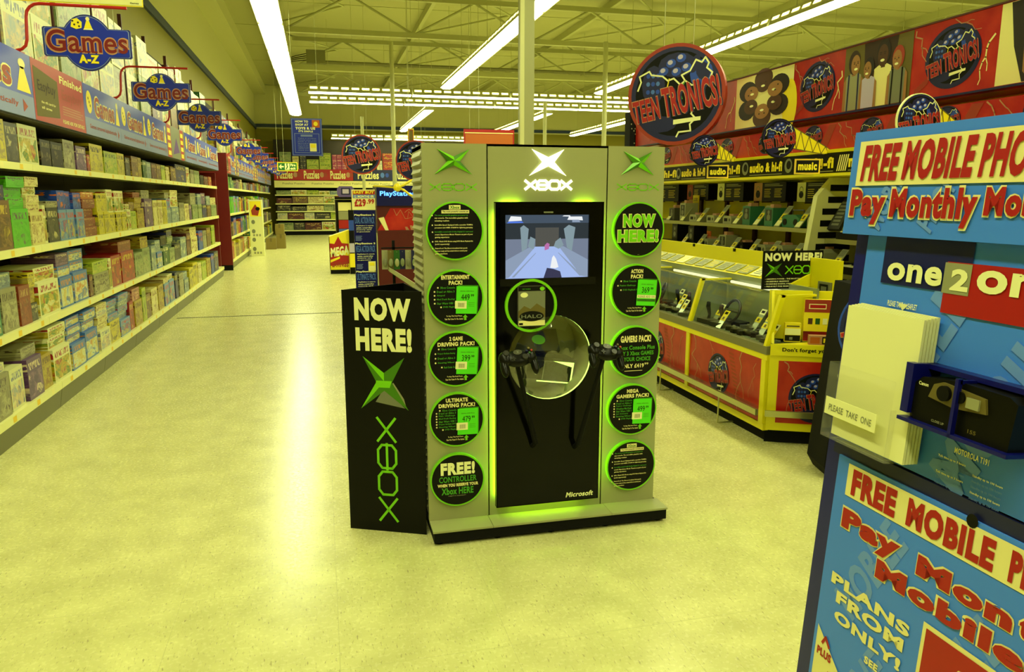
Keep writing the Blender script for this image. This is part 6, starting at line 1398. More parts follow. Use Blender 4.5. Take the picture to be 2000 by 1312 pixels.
# angled counter end
A_, B_ = Vector((2.80, 4.275, 0)), Vector((3.62, 3.875, 0))
ef = Frame(A_, B_ - A_, Z_); EW = (B_ - A_).length
end = thing('counter_end', 'bright yellow angled counter end with accessory shelf and round badge panel', 'counter', (3.2, 4.25, 0))
def wedge(z0, z1, g, m):
    a, b = ef.pt(-.002, 0, g), ef.pt(EW, 0, g); MBw = MB(); P_ = Frame((0, 0, z0), X_, Y_); MBw.prism(P_, [(a.x, a.y), (b.x, b.y), (b.x, 4.262), (a.x, 4.262 if a.y < 4.262 else a.y + .002)], 0, z1 - z0, m); return MBw
wedge(0, .095, -.05, 'matt black').build('plinth', end)
wedge(.096, .60, 0, 'counter yellow').build('front', end)
wedge(.601, .675, .012, 'counter yellow').build('shelf_edge', end)
mb = MB(); bk_ = .20; ef2 = Frame(ef.pt(0, 0, -bk_), ef.r, ef.u); mb.fbox(ef2, .0, EW, .676, 1.0, -.03, 0, 'counter yellow'); mb.prism(Frame(ef.pt(.012, 0, 0), -ef.n, Z_), [(.0, .676), (bk_ + .02, .676), (bk_ + .02, 1.0), (bk_ - .06, 1.0)], -.008, .008, 'counter yellow'); mb.build('back_board', end)
mb = MB(); t0 = ef.px(1527, 690); t1 = ef.px(1633, 692)
mb.text(ef, "Don't forget your accessories", t0[0], .622, t0[0] + .50, .655, 'print black', .03, .014); mb.build('shelf_lettering', end)
mb = MB(); mb.fbox(ef, .055, EW - .05, .15, .565, 0, .004, 'thunder red'); pn = mb.build('badge_panel', end); mb = MB()
bolt(mb, ef, .09, .56, .16, .44, 'print pink', .007, .006, 6, .2, 1); bolt(mb, ef, .16, .44, .13, .2, 'print pink', .004, .006, 6, .2, 2)
for k in range(6): mb.poly(ef, [(.40 + .006 * k, .545 - k * .022), (.45 + .006 * k, .545 - k * .022), (.45 + .006 * k, .532 - k * .022), (.40 + .006 * k, .532 - k * .022)], 'print rust', .006)
dc = ef.px(1588, 785); thunder_disc(mb, ef, dc[0] + .01, .325, .165, 1, .006); mb.build('badge_print', pn)
MB().fbox(ef, -.02, EW, .205, .245, .055, .075, 'aluminium').build('rail', end)
for x in (.33, .75): MB().tube([ef.pt(x, .205, .065), ef.pt(x, .012, .065), ef.pt(x, .012, -.045)], .006, 'aluminium', 6).build('bracket', end)
# goods on the end shelf
def small_box(x0, x1, z0, z1, d0, d1, m, lab, fn):
    t = thing('accessory_box', lab, 'box', ef.pt((x0 + x1) / 2, z0, (d0 + d1) / 2)); MB().fbox(ef, x0, x1, z0, z1, d0, d1, m).build('carton', t); mb = MB(); fn(mb, Frame(ef.pt(x0, z0, d1), ef.r, ef.u), x1 - x0, z1 - z0); mb.build('print', t)
ex = lambda u, v: ef.px(u, v)[0]
def f1(mb, F, W, H):
    mb.rect(F, .02 * W, .05 * H, .98 * W, .36 * H, 'plastic black', .001); mb.rect(F, .02 * W, .38 * H, .98 * W, .72 * H, 'print white', .001); mb.rect(F, .1 * W, .80 * H, .9 * W, .88 * H, 'print olive', .001); mb.rect(F, .3 * W, .12 * H, .5 * W, .26 * H, 'print silver', .002)
x0 = ex(1536, 660); small_box(x0, x0 + .10, .676, .80, -.13, -.09, 'print yellow', 'yellow accessory box with black lower half on the counter-end shelf', f1)
def f2(mb, F, W, H):
    mb.rect(F, 0, .02 * H, W, .25 * H, 'thunder dark', .001); mb.rect(F, 0, .70 * H, W, H, 'print rust', .001); mb.rect(F, .12 * W, .78 * H, .62 * W, .90 * H, 'print cream', .0015); mb.rect(F, .15 * W, .80 * H, .6 * W, .88 * H, 'print red', .002); bolt(mb, F, .75 * W, .25 * H, .95 * W, .05 * H, 'print white', .006, .0018, 5, .2, 3); bolt(mb, F, .8 * W, .98 * H, .95 * W, .74 * H, 'print cream', .008, .0018, 5, .2, 8)
    for k in range(4): mb.rect(F, (.12 + .21 * k) * W, .42 * H, (.25 + .21 * k) * W, .56 * H, ['print brown', 'print dark green', 'print white', 'print brown'][k], .0015)
x0 = ex(1574, 660); small_box(x0, x0 + .215, .676, .955, -.16, -.12, 'print yellow', 'tall yellow and red leaflet box at the back of the counter-end shelf', f2)
def f3(mb, F, W, H): mb.rect(F, .05 * W, .15 * H, .45 * W, .85 * H, 'print orange', .001); mb.rect(F, .55 * W, .1 * H, .95 * W, .9 * H, 'print black', .001); mb.rect(F, .6 * W, .25 * H, .9 * W, .75 * H, 'print yellow', .0015)
x0 = ex(1580, 672); small_box(x0, x0 + .145, .676, .735, -.06, -.01, 'print pink', 'low pink and orange battery box at the front of the counter-end shelf', f3)
# now here sign
ny = 4.62; nf = facing_camera_side(0, ny, 0); a, b = nf.px(1487, 565), nf.px(1604, 488)
t = thing('counter_sign', 'black now here sign with green star standing on the glass counter', 'sign', ((a[0] + b[0]) / 2, ny, a[1]))
nfr = Frame((a[0], ny, 0), Vector((1, -.06, 0)), Z_); W = b[0] - a[0]; z0, z1 = GT + .001, b[1]; Hh = z1 - z0
MB().fbox(nfr, 0, W, z0, z1, -.006, 0, 'print black').fbox(nfr, .05, W - .1, z0, z0 + .006, -.06, -.006, 'print black').build('board', t)
mb = MB(); mb.text(nfr, 'NOW HERE!', .03 * W, z0 + .73 * Hh, .98 * W, z0 + .95 * Hh, 'print white', .06, .002)
star(mb, nfr, .19 * W, z0 + .50 * Hh, .28 * W, .36 * Hh, 'lime', 'lime deep', 0, .002, 'lime deep'); ex_word(mb, nfr, .38 * W, z0 + .40 * Hh, .93 * W, z0 + .60 * Hh, 'lime', .008, .002)
for k, s in enumerate(('AMAZING POWER - THE MOST POWERFUL CONSOLE', 'INCREDIBLE GRAPHICS', 'INCREDIBLE DIGITAL SURROUND SOUND', 'PRE-BUILT FOR HIGH SPEED ONLINE')): mb.text(nfr, '- ' + s, .05 * W, z0 + (.25 - k * .065) * Hh, (.95 if k == 0 else .45 if k == 1 else .72) * W, z0 + (.285 - k * .065) * Hh, 'print white', .03, .002, res=1)
mb.build('print', t)

# ------------------------------------------------------------------ display wall behind the counter
WXB = 3.95; y0w, y1w = 3.0, 8.6
wal = thing('display_wall', 'yellow slatted display wall with dark red uprights behind the counter', 'shelving', (WXB, 5.8, 0))
MB().box(WXB, WXB + .05, y0w, y1w, 0, 2.7, 'counter yellow').build('back_board', wal)
for k in range(11):
    y = 3.2 + k * .53
    if y < y1w: MB().box(WXB - .03, WXB - .001, y - .022, y + .022, .0, 1.74, 'dark upright').build('upright', wal)
WL1, WL2 = 1.375, 1.145
zp = onX(1610, 340, WXB - .4).y
for z, xf in ((WL1, 3.56), (WL2, 3.48)):
    s = MB().box(xf + .006, WXB - .03, 4.98, y1w, z - .022, z, 'sill grey').build('shelf', wal); MB().box(xf, xf + .006, 4.98, y1w, z - .03, z + .002, 'aluminium').build('edge_trim', s)
    s = MB().box(xf + .006, WXB - .03, y0w, 4.84, z - .082, z - .06, 'sill grey').build('shelf', wal); MB().box(xf, xf + .006, y0w, 4.84, z - .09, z - .058, 'aluminium').build('edge_trim', s)
MB().box(3.44, WXB, y0w, y1w, 1.755, 1.775, 'counter yellow').build('soffit', wal)
# striped divider
dv = thing('striped_divider', 'black and white keyboard-striped divider between the display shelves', 'divider', (3.7, 4.9, 0))
mb = MB(); pr = [(3.42, .9), (3.94, .9), (3.94, 1.75), (3.62, 1.75), (3.50, 1.62), (3.44, 1.2)]
F = Frame((0, 4.90, 0), X_, Z_); mb.prism(F, pr, -.025, .025, 'white paint'); mb.build('panel', dv)
mb = MB()
for k in range(9):
    z = 1.70 - k * .085; mb.rect(F, 3.60 - .012 * k + (.0 if k < 2 else -.03), z - .045, 3.80, z, 'print black', .027)
mb.build('stripes', dv)
# fascia strip: audio & hi-fi
ff = facing_left(3.52, 0, 0)
st_ = MB().box(3.52, 3.55, y0w, y1w, 1.775, 1.915, 'print black').build('fascia_strip', wal); mb = MB()
for (u0, u1, tx) in ((1250, 1322, 'audio & hi-fi'), (1332, 1378, 'audio & hi-fi'), (1422, 1446, 'hi-fi'), (1465, 1528, 'audio & hi-fi'), (1570, 1628, '& hi-fi'), (1657, 1712, 'music'), (1760, 1840, 'music')):
    x0, x1 = -onX(u0, 330, 3.52).y, -onX(u1, 330, 3.52).y
    mb.text(ff, tx, x0, 1.812, x1, 1.890, 'print yellow', .05, .003)
    mb.rect(ff, x0, 1.79, x1, 1.795, 'print grey', .003)
for u in (1326, 1456, 1540):
    x0 = -onX(u, 330, 3.52).y; mb.oval(ff, x0, 1.85, .05, .055, 'print silver', .003, 14); mb.oval(ff, x0 + .005, 1.855, .03, .033, 'print black', .004, 12)
for k in range(5):
    x0 = -onX(1634 + k * 4, 330, 3.52).y; mb.poly(ff, [(x0, 1.79), (x0 + .012, 1.79), (x0 + .04, 1.90), (x0 + .028, 1.90)], 'print cream', .003)
mb.build('fascia_print', st_)
def plaque(u0, u1, v0, v1, s, lab):
    p = onX((u0 + u1) / 2, (v0 + v1) / 2, 3.40); F = Frame(p, Vector((.94, -.34, 0)), Z_); w2 = abs(F.px(u1, (v0 + v1) / 2)[0] - F.px(u0, (v0 + v1) / 2)[0]) / 2; h2 = abs(F.px((u0 + u1) / 2, v1)[1] - F.px((u0 + u1) / 2, v0)[1]) / 2
    t = thing('section_plaque', lab, 'sign', p - Z_ * h2); MB().fbox(F, -w2, w2, -h2, h2, -.012, 0, 'ticket').build('board', t); mb = MB(); mb.rect(F, -w2 * .88, -h2 * .8, w2 * .88, h2 * .8, 'print black', .001); mb.text(F, s, -w2 * .74, -h2 * .5, w2 * .74, h2 * .55, 'print yellow', .05, .003); mb.build('print', t)
    q = F.pt(w2 * .6, 0, -.012); MB().tube([q, (3.52, q.y + .02, q.z)], .008, 'plastic black', 6).build('bracket', t)
plaque(1381, 1423, 322, 348, 'audio', 'small black and gold audio plaque projecting below the red fascia'); plaque(1552, 1602, 310, 340, 'music', 'small black and gold music plaque projecting below the red fascia')
# lower red fascia and yellow light strip
lf_ = thing('lower_fascia', 'lower red lightning fascia above the audio strip', 'fascia', (3.6, 5.8, 1.92))
MB().box(3.54, 3.60, y0w, y1w, 1.921, 1.945, 'counter yellow').build('yellow_edge', lf_)
bo = MB().box(3.56, 3.62, y0w, y1w, 1.946, 2.13, 'thunder red').build('board', lf_); mb = MB(); F = facing_left(3.56, 0, 0); k = 0
y = 8.5
while y > 3.2:
    bolt(mb, F, -y, 2.12, -y + .10, 1.955, 'print pink', .009, .002, 6, .25, k); bolt(mb, F, -y + .08, 2.12, -y + .22, 1.96, 'print pink', .007, .002, 6, .25, k + 3); thunder_disc(mb, F, -y + .34, 2.045, .085, 1.3, .002, None, False); mb.poly(F, [(-y + .42, 1.955), (-y + .52, 2.12), (-y + .6, 2.12), (-y + .5, 1.955)], 'print rust', .0016); y -= .62; k += 1
mb.build('print', bo)
MB().box(3.62, WXB, y0w, y1w, 1.95, 1.97, 'thunder dark').build('shelf_board', lf_)
# upper banner
ub_ = thing('upper_banner', 'long red banner with section badges and printed portraits above the counter', 'banner', (3.72, 5.8, 2.2))
UX = 3.70; UZ0, UZ1 = 2.215, 2.655; F = facing_left(UX, 0, 0)
bo = MB().box(UX, UX + .03, y0w, y1w + .1, UZ0, UZ1, 'thunder red').build('board', ub_); mb = MB()
MB().box(UX + .03, WXB, y0w, y1w, UZ0 - .02, UZ0, 'thunder dark').build('ledge', ub_)
mb2 = MB(); mb2.box(UX - .006, UX, y0w, y1w + .1, UZ0 - .012, UZ0, 'print navy'); mb2.box(UX - .006, UX, y0w, y1w + .1, UZ1, UZ1 + .01, 'dark upright'); mb2.build('edging', ub_)
yb = lambda u, v: -onX(u, v, UX).y
H_ = UZ1 - UZ0
def lights_on_red(x0, x1, seed):
    bolt(mb, F, x0 + .02, UZ1 - .02, x0 + .22 * (x1 - x0), UZ0 + .2, 'print pink', .010, .002, 7, .25, seed); bolt(mb, F, x1 - .03, UZ1 - .15, x1 - .18 * (x1 - x0), UZ0 + .03, 'print cream', .012, .002, 7, .2, seed + 1); bolt(mb, F, x0 + .5 * (x1 - x0), UZ1 - .01, x0 + .8 * (x1 - x0), UZ1 - .1, 'print pink', .006, .002, 5, .2, seed + 2)
    for k in range(6): mb.poly(F, [(x0 + .03 + k * .02, UZ0 + .02 + k * .012), (x0 + .045 + k * .02, UZ0 + .02 + k * .012), (x0 + .06 + k * .02, UZ0 + .07 + k * .012), (x0 + .045 + k * .02, UZ0 + .07 + k * .012)], 'print rust', .002)
    w2 = (x1 - x0); thunder_disc(mb, F, (x0 + x1) / 2, UZ0 + .5 * H_, .175, min(1.15, w2 * .42 / .175), .0025, 'print navy')
c0, c1, c2, c3, c4, c5 = yb(1240, 260), yb(1437, 220), yb(1548, 200), yb(1648, 170), yb(1780, 140), yb(1950, 100)
lights_on_red(c1 - .95, c1 - .0, 1); lights_on_red(c2, c3, 5); lights_on_red(c4, c5, 9); lights_on_red(c1 - 1.9, c1 - .97, 13)
# ring of laughing heads on a pale ground
mb.rect(F, c1, UZ0 + .004, c2, UZ1 - .004, 'print cream', .002); mb.oval(F, c2 - .04, UZ0 + .3 * H_, .10, .2, 'print yellow', .0022, 18); mw = c2 - c1; mc = (c1 + c2) / 2
for k in range(6):
    a = R(90 + k * 60); hx_, hz_ = mc + mw * .27 * math.cos(a), UZ0 + H_ * (.52 + .29 * math.sin(a))
    mb.oval(F, hx_ + mw * .05 * math.cos(a), hz_ + .03 * math.sin(a), mw * .16, .085, 'print hair' if k % 3 else 'print brown', .0028 + k * .0002, 18); mb.oval(F, hx_ - mw * .03 * math.cos(a), hz_ - .018 * math.sin(a), mw * .125, .062, 'print skin' if k % 2 else 'print brown', .0040 + k * .0002, 18)
    ix_, iz_ = hx_ - mw * .05 * math.cos(a), hz_ - .028 * math.sin(a)
    mb.oval(F, ix_, iz_, mw * .035, .010, 'print white', .0056, 10)
    for s in (-1, 1): mb.oval(F, hx_ + s * mw * .045 * math.sin(a), hz_ + s * .022 * abs(math.cos(a)), mw * .014, .007, 'print dark brown', .0056, 8)
# four friends
mb.rect(F, c3, UZ0 + .004, c4, UZ1 - .004, 'print olive', .002); pw = c4 - c3
mb.poly(F, [(c3 + .35 * pw, UZ0), (c3 + .7 * pw, UZ0), (c3 + .8 * pw, UZ1 - .004), (c3 + .3 * pw, UZ1 - .004)], 'print dark brown', .0022)
person_print(mb, F, c3 + .16 * pw, UZ0 + .004, .40, 'print skin', 'print dark brown', 'print grey', .0040, .25, 'print navy'); person_print(mb, F, c3 + .60 * pw, UZ0 + .004, .425, 'print brown', 'print hair', 'print cream', .0034, -.1)
person_print(mb, F, c3 + .40 * pw, UZ0 + .004, .33, 'print skin', 'print hair', 'print lilac', .0066, -.3); person_print(mb, F, c3 + .82 * pw, UZ0 + .004, .36, 'print skin', 'print rust', 'print silver', .0066, -.2, 'print black')
# big portrait beyond the last badge
mb.rect(F, c5, UZ0 + .004, c5 + .62, UZ1 - .004, 'print cream', .002)
mb.oval(F, c5 + .30, UZ0 + .30, .21, .26, 'print hair', .0026, 28) if False else mb.poly(F, [(c5 + .06, UZ1 - .006), (c5 + .10, UZ0 + .2), (c5 + .17, UZ0 + .006), (c5 + .52, UZ0 + .006), (c5 + .56, UZ1 - .006)], 'print hair', .0026)
mb.poly(F, [(c5 + .17, UZ0 + .06), (c5 + .22, UZ0 + .008), (c5 + .40, UZ0 + .008), (c5 + .47, UZ0 + .1), (c5 + .48, UZ0 + .3), (c5 + .42, UZ1 - .03), (c5 + .22, UZ1 - .03), (c5 + .16, UZ0 + .3)], 'print skin', .0032)
for s in (.25, .38): mb.oval(F, c5 + s, UZ0 + .25, .03, .012, 'print dark brown', .0038, 12); mb.stroke(F, [(c5 + s - .04, UZ0 + .285), (c5 + s, UZ0 + .297), (c5 + s + .04, UZ0 + .285)], .010, 'print hair', .0038)
mb.poly(F, [(c5 + .295, UZ0 + .15), (c5 + .34, UZ0 + .15), (c5 + .315, UZ0 + .25)], 'print brown', .0038); mb.oval(F, c5 + .315, UZ0 + .085, .05, .018, 'print rust', .0038, 14); mb.oval(F, c5 + .315, UZ0 + .088, .04, .008, 'print white', .0042, 12)
mb.build('print', bo)
# dark speckled end of the banner
t = thing('speckled_post', 'dark speckled end post at the far end of the red banner', 'post', (3.72, 8.82, 0)); MB().box(3.64, 3.80, 8.74, 8.90, 0, 2.62, 'matt black').build('post', t); mb = MB(); F = facing_camera_side(3.64, 8.74, 0)
for k in range(40): mb.oval(F, rr6.uniform(.01, .15), 1.8 + rr6.uniform(0, .78), .007, .009, 'print grey', .002, 7)
mb.build('speckles', t)
# round blades on yellow lattice arms
def blade(u, v, rpx, u2, v2, lab, rim='print black'):
    p2 = onX(u2, v2, 3.56); p = onY(u, v, p2.y); F = facing_camera_side(0, p2.y, 0)
    F = Frame((p.x, p2.y, p.z), X_, Z_); r = abs(F.px(u + rpx, v)[0] - F.px(u, v)[0])
    t = thing('blade_sign', lab, 'sign', (p.x, p2.y, p.z - r)); MB().disc(F, 0, 0, r, -.012, 0, rim, rim, 36).build('disc', t); mb = MB(); thunder_disc(mb, F, 0, 0, r * .96, 1, .0015); mb.build('print', t)
    xe = 3.56 - p.x; ze = p2.z - p.z
    mb = MB(); pts = [(r * .55, r * .75), (r * .6, -r * .45), (xe, ze - .022), (xe, ze + .022)]; mb.prism(F, pts, -.016, -.013, 'print yellow')
    mb.build('arm_panel', t); mb = MB()
    n = 5; lo = lambda s: (r * .6 + (xe - r * .6) * s, -r * .45 + (ze - .022 + r * .45) * s); hi = lambda s: (r * .55 + (xe - r * .55) * s, r * .75 + (ze + .022 - r * .75) * s); zig = []
    for i in range(n): zig += [lo(i / n), hi((i + .5) / n)]
    zig.append(lo(1)); mb.stroke(F, zig, .006, 'print olive', -.0125); mb.stroke(F, [lo(0), lo(1)], .006, 'print olive', -.0125); mb.stroke(F, [hi(0), hi(1)], .006, 'print olive', -.0125); mb.build('lattice', t)
blade(1376, 294, 27, 1438, 312, 'smallest round badge on a yellow lattice arm, nearest the grey kiosk'); blade(1522, 270, 33, 1622, 297, 'middle round badge on a yellow lattice arm above the music plaque'); blade(1795, 235, 43, 1892, 262, 'white-rimmed round badge on a yellow lattice arm behind the blue header', 'print white')
# boxes hung on the wall
def wall_box(u0, u1, v0, v1, lab, left=None):
    x = WXB - .16; p, q_ = onX(u0, v1, x), onX(u1, v0, x); ya, yb_ = q_.y, p.y; z0, z1 = onX((u0 + u1) / 2, v1, x).z, onX((u0 + u1) / 2, v0, x).z
    t = thing('stereo_box', lab, 'box', (x + .06, (ya + yb_) / 2, z0)); MB().box(x, WXB - .031, ya, yb_, z0, z1, 'plastic black').build('carton', t)
    F = facing_left(x, yb_, 0); W, H = yb_ - ya, z1 - z0; mb = MB()
    if left: mb.rect(F, .0, z0 + .01 * H, .27 * W, z1 - .01 * H, left, .001); mb.disc(F, .135 * W, z0 + .38 * H, .07 * W, .001, .002, 'plastic black', None, 16); mb.ring(F, .135 * W, z0 + .62 * H, .05 * W, .065 * W, 'print silver', .002, 16)
    for k in range(5):
        mb.rect(F, .34 * W, z0 + (.22 + .1 * k) * H, (.54 - .02 * (k % 2)) * W, z0 + (.25 + .1 * k) * H, 'print yellow', .001); mb.rect(F, .66 * W, z0 + (.22 + .1 * k) * H, (.88 - .03 * (k % 2)) * W, z0 + (.25 + .1 * k) * H, 'print yellow', .001)
    mb.rect(F, .34 * W, z0 + .8 * H, .9 * W, z0 + .84 * H, 'print grey', .001); mb.rect(F, .34 * W, z0 + .88 * H, .8 * W, z0 + .92 * H, 'print grey', .001); mb.build('print', t)
    MB().tube([(WXB - .04, (ya + yb_) / 2 - W * .3, z0 - .006), (x + .02, (ya + yb_) / 2 - W * .3, z0 - .006)], .005, 'dark upright', 6).build('support_arm', t); MB().tube([(WXB - .04, (ya + yb_) / 2 + W * .3, z0 - .006), (x + .02, (ya + yb_) / 2 + W * .3, z0 - .006)], .005, 'dark upright', 6).build('support_arm', t)
wall_box(1270, 1326, 361, 393, 'black stereo box half hidden by the kiosk'); wall_box(1342, 1384, 360, 390, 'black stereo box with red corner picture', 'print rust'); wall_box(1401, 1453, 357, 392, 'black stereo box with white player picture, second from the striped divider', 'print white'); wall_box(1472, 1536, 356, 393, 'black stereo box with pale column picture', 'print pink'); wall_box(1556, 1622, 355, 395, 'black stereo box with white player picture, beside the striped divider', 'print white')
# radios and players on the two shelves, each with a sloping price holder
def sloped_ticket(x, y, z, h, lab, w_=.05):
    F = Frame((x, y, z), -Y_, Vector((.62, 0, .78))); t = thing('price_ticket_stand', lab, 'price holder', (x, y, z), 'sloping price holders on the display wall')
    MB().fbox(F, -w_, w_, 0.003, h, -.006, 0, 'radio silver').build('stand', t); mb = MB(); mb.rect(F, -w_ * .9, h * .05, w_ * .9, h * .3, 'print white', .001); mb.rect(F, -w_ * .8, h * .34, w_ * .8, h * .62, 'print yellow', .001); mb.rect(F, -w_ * .35, h * .40, w_ * .35, h * .56, 'print olive', .002); mb.rect(F, -w_ * .8, h * .68, w_ * .8, h * .95, 'print silver', .001); mb.build('ticket', t)
def radio(x, y, z, w_, h, d, kind, m, lab):
    t = thing('radio', lab, 'radio', (x + d / 2, y, z + .001)); F = facing_left(x, y, z + .001); mb = MB()
    if kind == 'boombox':
        mb.prism(F, [(-w_ / 2, .01), (-w_ * .42, 0), (w_ * .42, 0), (w_ / 2, .01), (w_ / 2, h * .75), (w_ * .3, h), (-w_ * .3, h), (-w_ / 2, h * .75)], -d, 0, m); mb.build('case', t)
        mb = MB(); [mb.disc(F, s * w_ * .32, h * .42, h * .26, 0, .004, 'plastic black', None, 16) for s in (-1, 1)]; mb.build('speakers', t)
        MB().tube([F.pt(-w_ * .35, h * .9, -d / 2), F.pt(-w_ * .33, h * 1.35, -d / 2), F.pt(w_ * .33, h * 1.35, -d / 2), F.pt(w_ * .35, h * .9, -d / 2)], .006, 'plastic grey', 6).build('handle', t)
    elif kind == 'tower':
        mb.fbox(F, -w_ / 2, w_ / 2, 0, h, -d, 0, m); mb.build('case', t); mb = MB(); mb.rect(F, -w_ * .38, h * .3, w_ * .38, h * .9, 'pad grey', .001); mb.oval(F, 0, h * .48, w_ * .22, w_ * .22, 'plastic mid', .002, 14); mb.oval(F, 0, h * .76, w_ * .14, w_ * .14, 'plastic mid', .002, 14); mb.build('front', t)
        MB().box(x + d * .2, x + d * .7, y - w_ * .2, y + w_ * .2, z + h + .001, z + h + .03, 'print pink').build('top_tag', t)
    else:
        mb.prism(F, [(-w_ / 2, 0), (w_ / 2, 0), (w_ / 2, h * .7), (w_ * .4, h), (-w_ * .4, h), (-w_ / 2, h * .7)], -d, 0, m); mb.build('case', t); mb = MB(); mb.rect(F, -w_ * .35, h * .3, w_ * .05, h * .7, 'print black', .001); mb.oval(F, w_ * .28, h * .5, h * .2, h * .2, 'plastic grey', .001, 12); mb.build('front', t); MB().box(x + d * .3, x + d * .8, y - w_ * .25, y + w_ * .25, z + h + .0012, z + h + .018, 'print pink').build('top_tag', t)
ez = lambda u, z, x: edgeY(u, x, z)
R1 = [(1305, 1318, .13, 'tower', 'plastic grey'), (1330, 1335, .18, 'tower', 'radio silver'), (1346, 1360, .07, 'clock', 'radio silver'), (1376, 1398, .07, 'clock', 'radio silver'), (1411, 1428, .07, 'clock', 'radio silver'), (1448, 1465, .16, 'tower', 'teal'), (1488, 1512, .15, 'tower', 'teal'), (1533, 1552, .10, 'boombox', 'teal'), (1580, 1595, .09, 'clock', 'radio silver')]
nmk = {'tower': 'mini hi-fi', 'clock': 'clock radio', 'boombox': 'portable stereo'}; cln = {'plastic grey': 'dark grey', 'radio silver': 'silver', 'teal': 'teal', 'plastic black': 'black'}
for k, (u0, u1, h, kd, m) in enumerate(R1):
    xf = 3.60; yy_ = ez((u0 + u1) / 2, WL1, xf); w_ = {'tower': .12, 'clock': .15, 'boombox': .22}[kd]
    radio(xf, yy_, WL1, w_, h, .14, kd, m, '%s %s on the upper display shelf, %s from the kiosk side' % (cln[m], nmk[kd], ORD[k]))
for k, u in enumerate((1303, 1330, 1362, 1397, 1433, 1473, 1515, 1555, 1600)): sloped_ticket(3.568, ez(u, WL1, 3.568), WL1 + .003, .21 if k > 2 else .17, 'sloping price holder on the upper display shelf, %s from the kiosk side' % ORD[k], .035)
R2 = [(1312, 1322, .17, 'tower', 'plastic black'), (1345, 1352, .16, 'tower', 'plastic black'), (1372, 1378, .05, 'clock', 'radio silver'), (1404, 1416, .10, 'tower', 'radio silver'), (1435, 1450, .05, 'clock', 'plastic black'), (1475, 1495, .05, 'clock', 'radio silver'), (1512, 1524, .06, 'clock', 'radio silver'), (1560, 1575, .05, 'clock', 'plastic black'), (1590, 1600, .06, 'clock', 'radio silver')]
for k, (u0, u1, h, kd, m) in enumerate(R2):
    xf = 3.55; yy_ = ez((u0 + u1) / 2, WL2, xf); w_ = {'tower': .12, 'clock': .14, 'boombox': .22}[kd]
    radio(xf, yy_, WL2, w_, h + .03, .14, kd, m, '%s %s on the lower display shelf, %s from the kiosk side' % (cln[m], nmk[kd], ORD[k]))
for k, u in enumerate((1330, 1360, 1390, 1425, 1462, 1500, 1545)): sloped_ticket(3.488, ez(u, WL2, 3.488), WL2 + .003, .15, 'sloping price holder on the lower display shelf, %s from the kiosk side' % ORD[k], .035)
yo = ez(1380, WL2, 3.62); F = facing_left(3.62, yo - .03, WL2); t = thing('offer_card', 'orange upright offer card on the lower display shelf', 'card', (3.62, yo - .03, WL2)); MB().fbox(F, -.035, .035, .001, .15, -.01, 0, 'print orange').build('card', t); mb = MB(); mb.text(F, 'SALE', -.028, .10, .028, .13, 'print red', .03, .001); mb.text(F, '£19', -.026, .04, .026, .085, 'print cream', .04, .001); mb.build('print', t)
yo = ez(1357, WL1, 3.75); F = facing_left(3.75, yo, WL1); t = thing('offer_card', 'tall yellow offer card on the upper display shelf', 'card', (3.75, yo, WL1)); MB().fbox(F, -.06, .06, .001, .26, -.01, 0, 'print yellow').build('card', t); mb = MB(); mb.rect(F, -.05, .02, .05, .17, 'print cream', .001); mb.text(F, 'LOOK', -.045, .20, .045, .235, 'print olive', .03, .001); mb.rect(F, .0, .10, .04, .15, 'print silver', .002); mb.build('print', t)
# keyboards beyond the divider
def keyboard(x, y0, y1, z, lab, n=22):
    t = thing('music_keyboard', lab, 'keyboard', (x + .12, (y0 + y1) / 2, z)); MB().box(x, x + .28, y0, y1, z + .001, z + .05, 'plastic black').build('case', t); mb = MB(); w_ = (y1 - y0 - .06) / n
    for k in range(n): mb.box(x + .01, x + .13, y0 + .03 + k * w_ + .001, y0 + .03 + (k + 1) * w_ - .001, z + .051, z + .058, 'white paint')
    mb.build('white_keys', t); mb = MB()
    for k in range(n - 1):
        if k % 7 not in (2, 6): mb.box(x + .06, x + .13, y0 + .03 + (k + 1) * w_ - .005, y0 + .03 + (k + 1) * w_ + .005, z + .059, z + .066, 'plastic black')
    mb.build('black_keys', t)
keyboard(3.56, 3.75, 4.72, WL1 - .059, 'black electronic keyboard on the upper shelf beyond the striped divider'); keyboard(3.50, 3.85, 4.80, WL2 - .059, 'black electronic keyboard on the lower shelf beyond the striped divider')
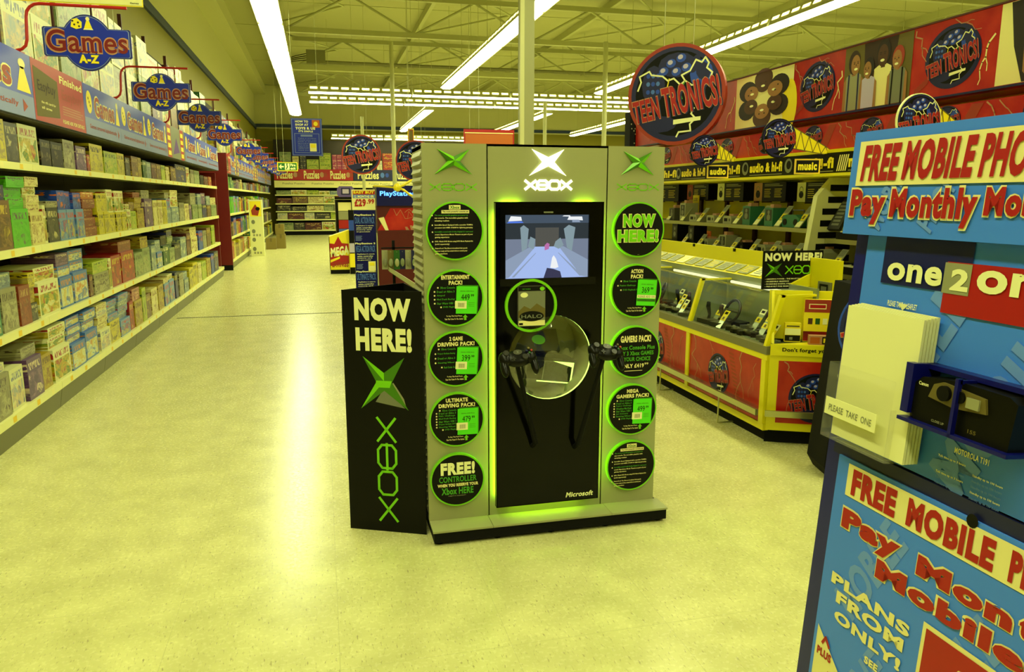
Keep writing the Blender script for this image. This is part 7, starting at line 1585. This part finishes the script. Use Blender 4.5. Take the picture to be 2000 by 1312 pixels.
p = onX(1640, 425, 3.64); F = Frame((3.60, p.y + .02, WL1 - .0), Vector((.3, -1, 0)), Vector((.5, .1, .85))); t = thing('upright_keyboard', 'dark keyboard propped on end against the striped divider', 'keyboard', F.pt(0, 0, 0)); MB().fbox(F, -.05, .05, .01, .27, -.03, 0, 'pad grey').build('case', t); mb = MB(); [mb.rect(F, -.03, .04 + k * .03, .03, .058 + k * .03, 'plastic mid', .001) for k in range(7)]; mb.build('buttons', t)
for k, (u, z) in enumerate(((1655, WL1 - .058), (1622, WL2 - .058))): sloped_ticket(3.49 if k else 3.565, ez(u, z, 3.5), z + .003 + (0 if k else 0), .20, 'sloping price holder %s keyboard beyond the striped divider' % ('before the lower' if k else 'before the upper'), .035)
F = facing_left(WXB - .02, onX(1660, 370, WXB - .02).y, 0); zc = onX(1670, 378, WXB - .02).z
t = thing('magenta_poster', 'magenta poster with white star figure beyond the striped divider', 'poster', (WXB - .02, 4.5, zc - .1)); MB().fbox(F, -.06, .16, zc - .10, zc + .10, -.012, .004, 'print magenta').build('board', t)
mb = MB(); mb.rect(F, -.05, zc - .09, .15, zc + .09, 'print purple', .005); [mb.stroke(F, [(.05, zc), (.05 + .05 * math.cos(R(90 + 60 * k)), zc + .05 * math.sin(R(90 + 60 * k)))], .012, 'print white', .006) for k in range(6)]; mb.build('print', t)
# yellow tills corner: sloped ledge boxes beyond the now here sign
for k, (u0, u1, v0, v1, x) in enumerate(((1598, 1622, 553, 577, 3.35), (1636, 1680, 553, 578, 3.35))):
    p = onX((u0 + u1) / 2, (v0 + v1) / 2, 3.27); F = Frame((3.262, p.y, p.z), -Y_, Z_); w2 = abs(onX(u0, v0, 3.27).y - onX(u1, v0, 3.27).y) / 2
    t = thing('camera_card', 'grey camera picture card on the yellow upstand, %s the now here sign' % ('right beside' if k == 0 else 'further along from'), 'card', p); MB().fbox(F, -w2, w2, -.05, .05, -.019, -.002, 'plastic mid').build('card', t); mb = MB(); mb.rect(F, -w2 * .7, -.035, w2 * .7, .035, 'plastic black', 0); mb.rect(F, -w2 * .4, -.02, w2 * .5, .02, 'print silver', .001); mb.build('print', t)
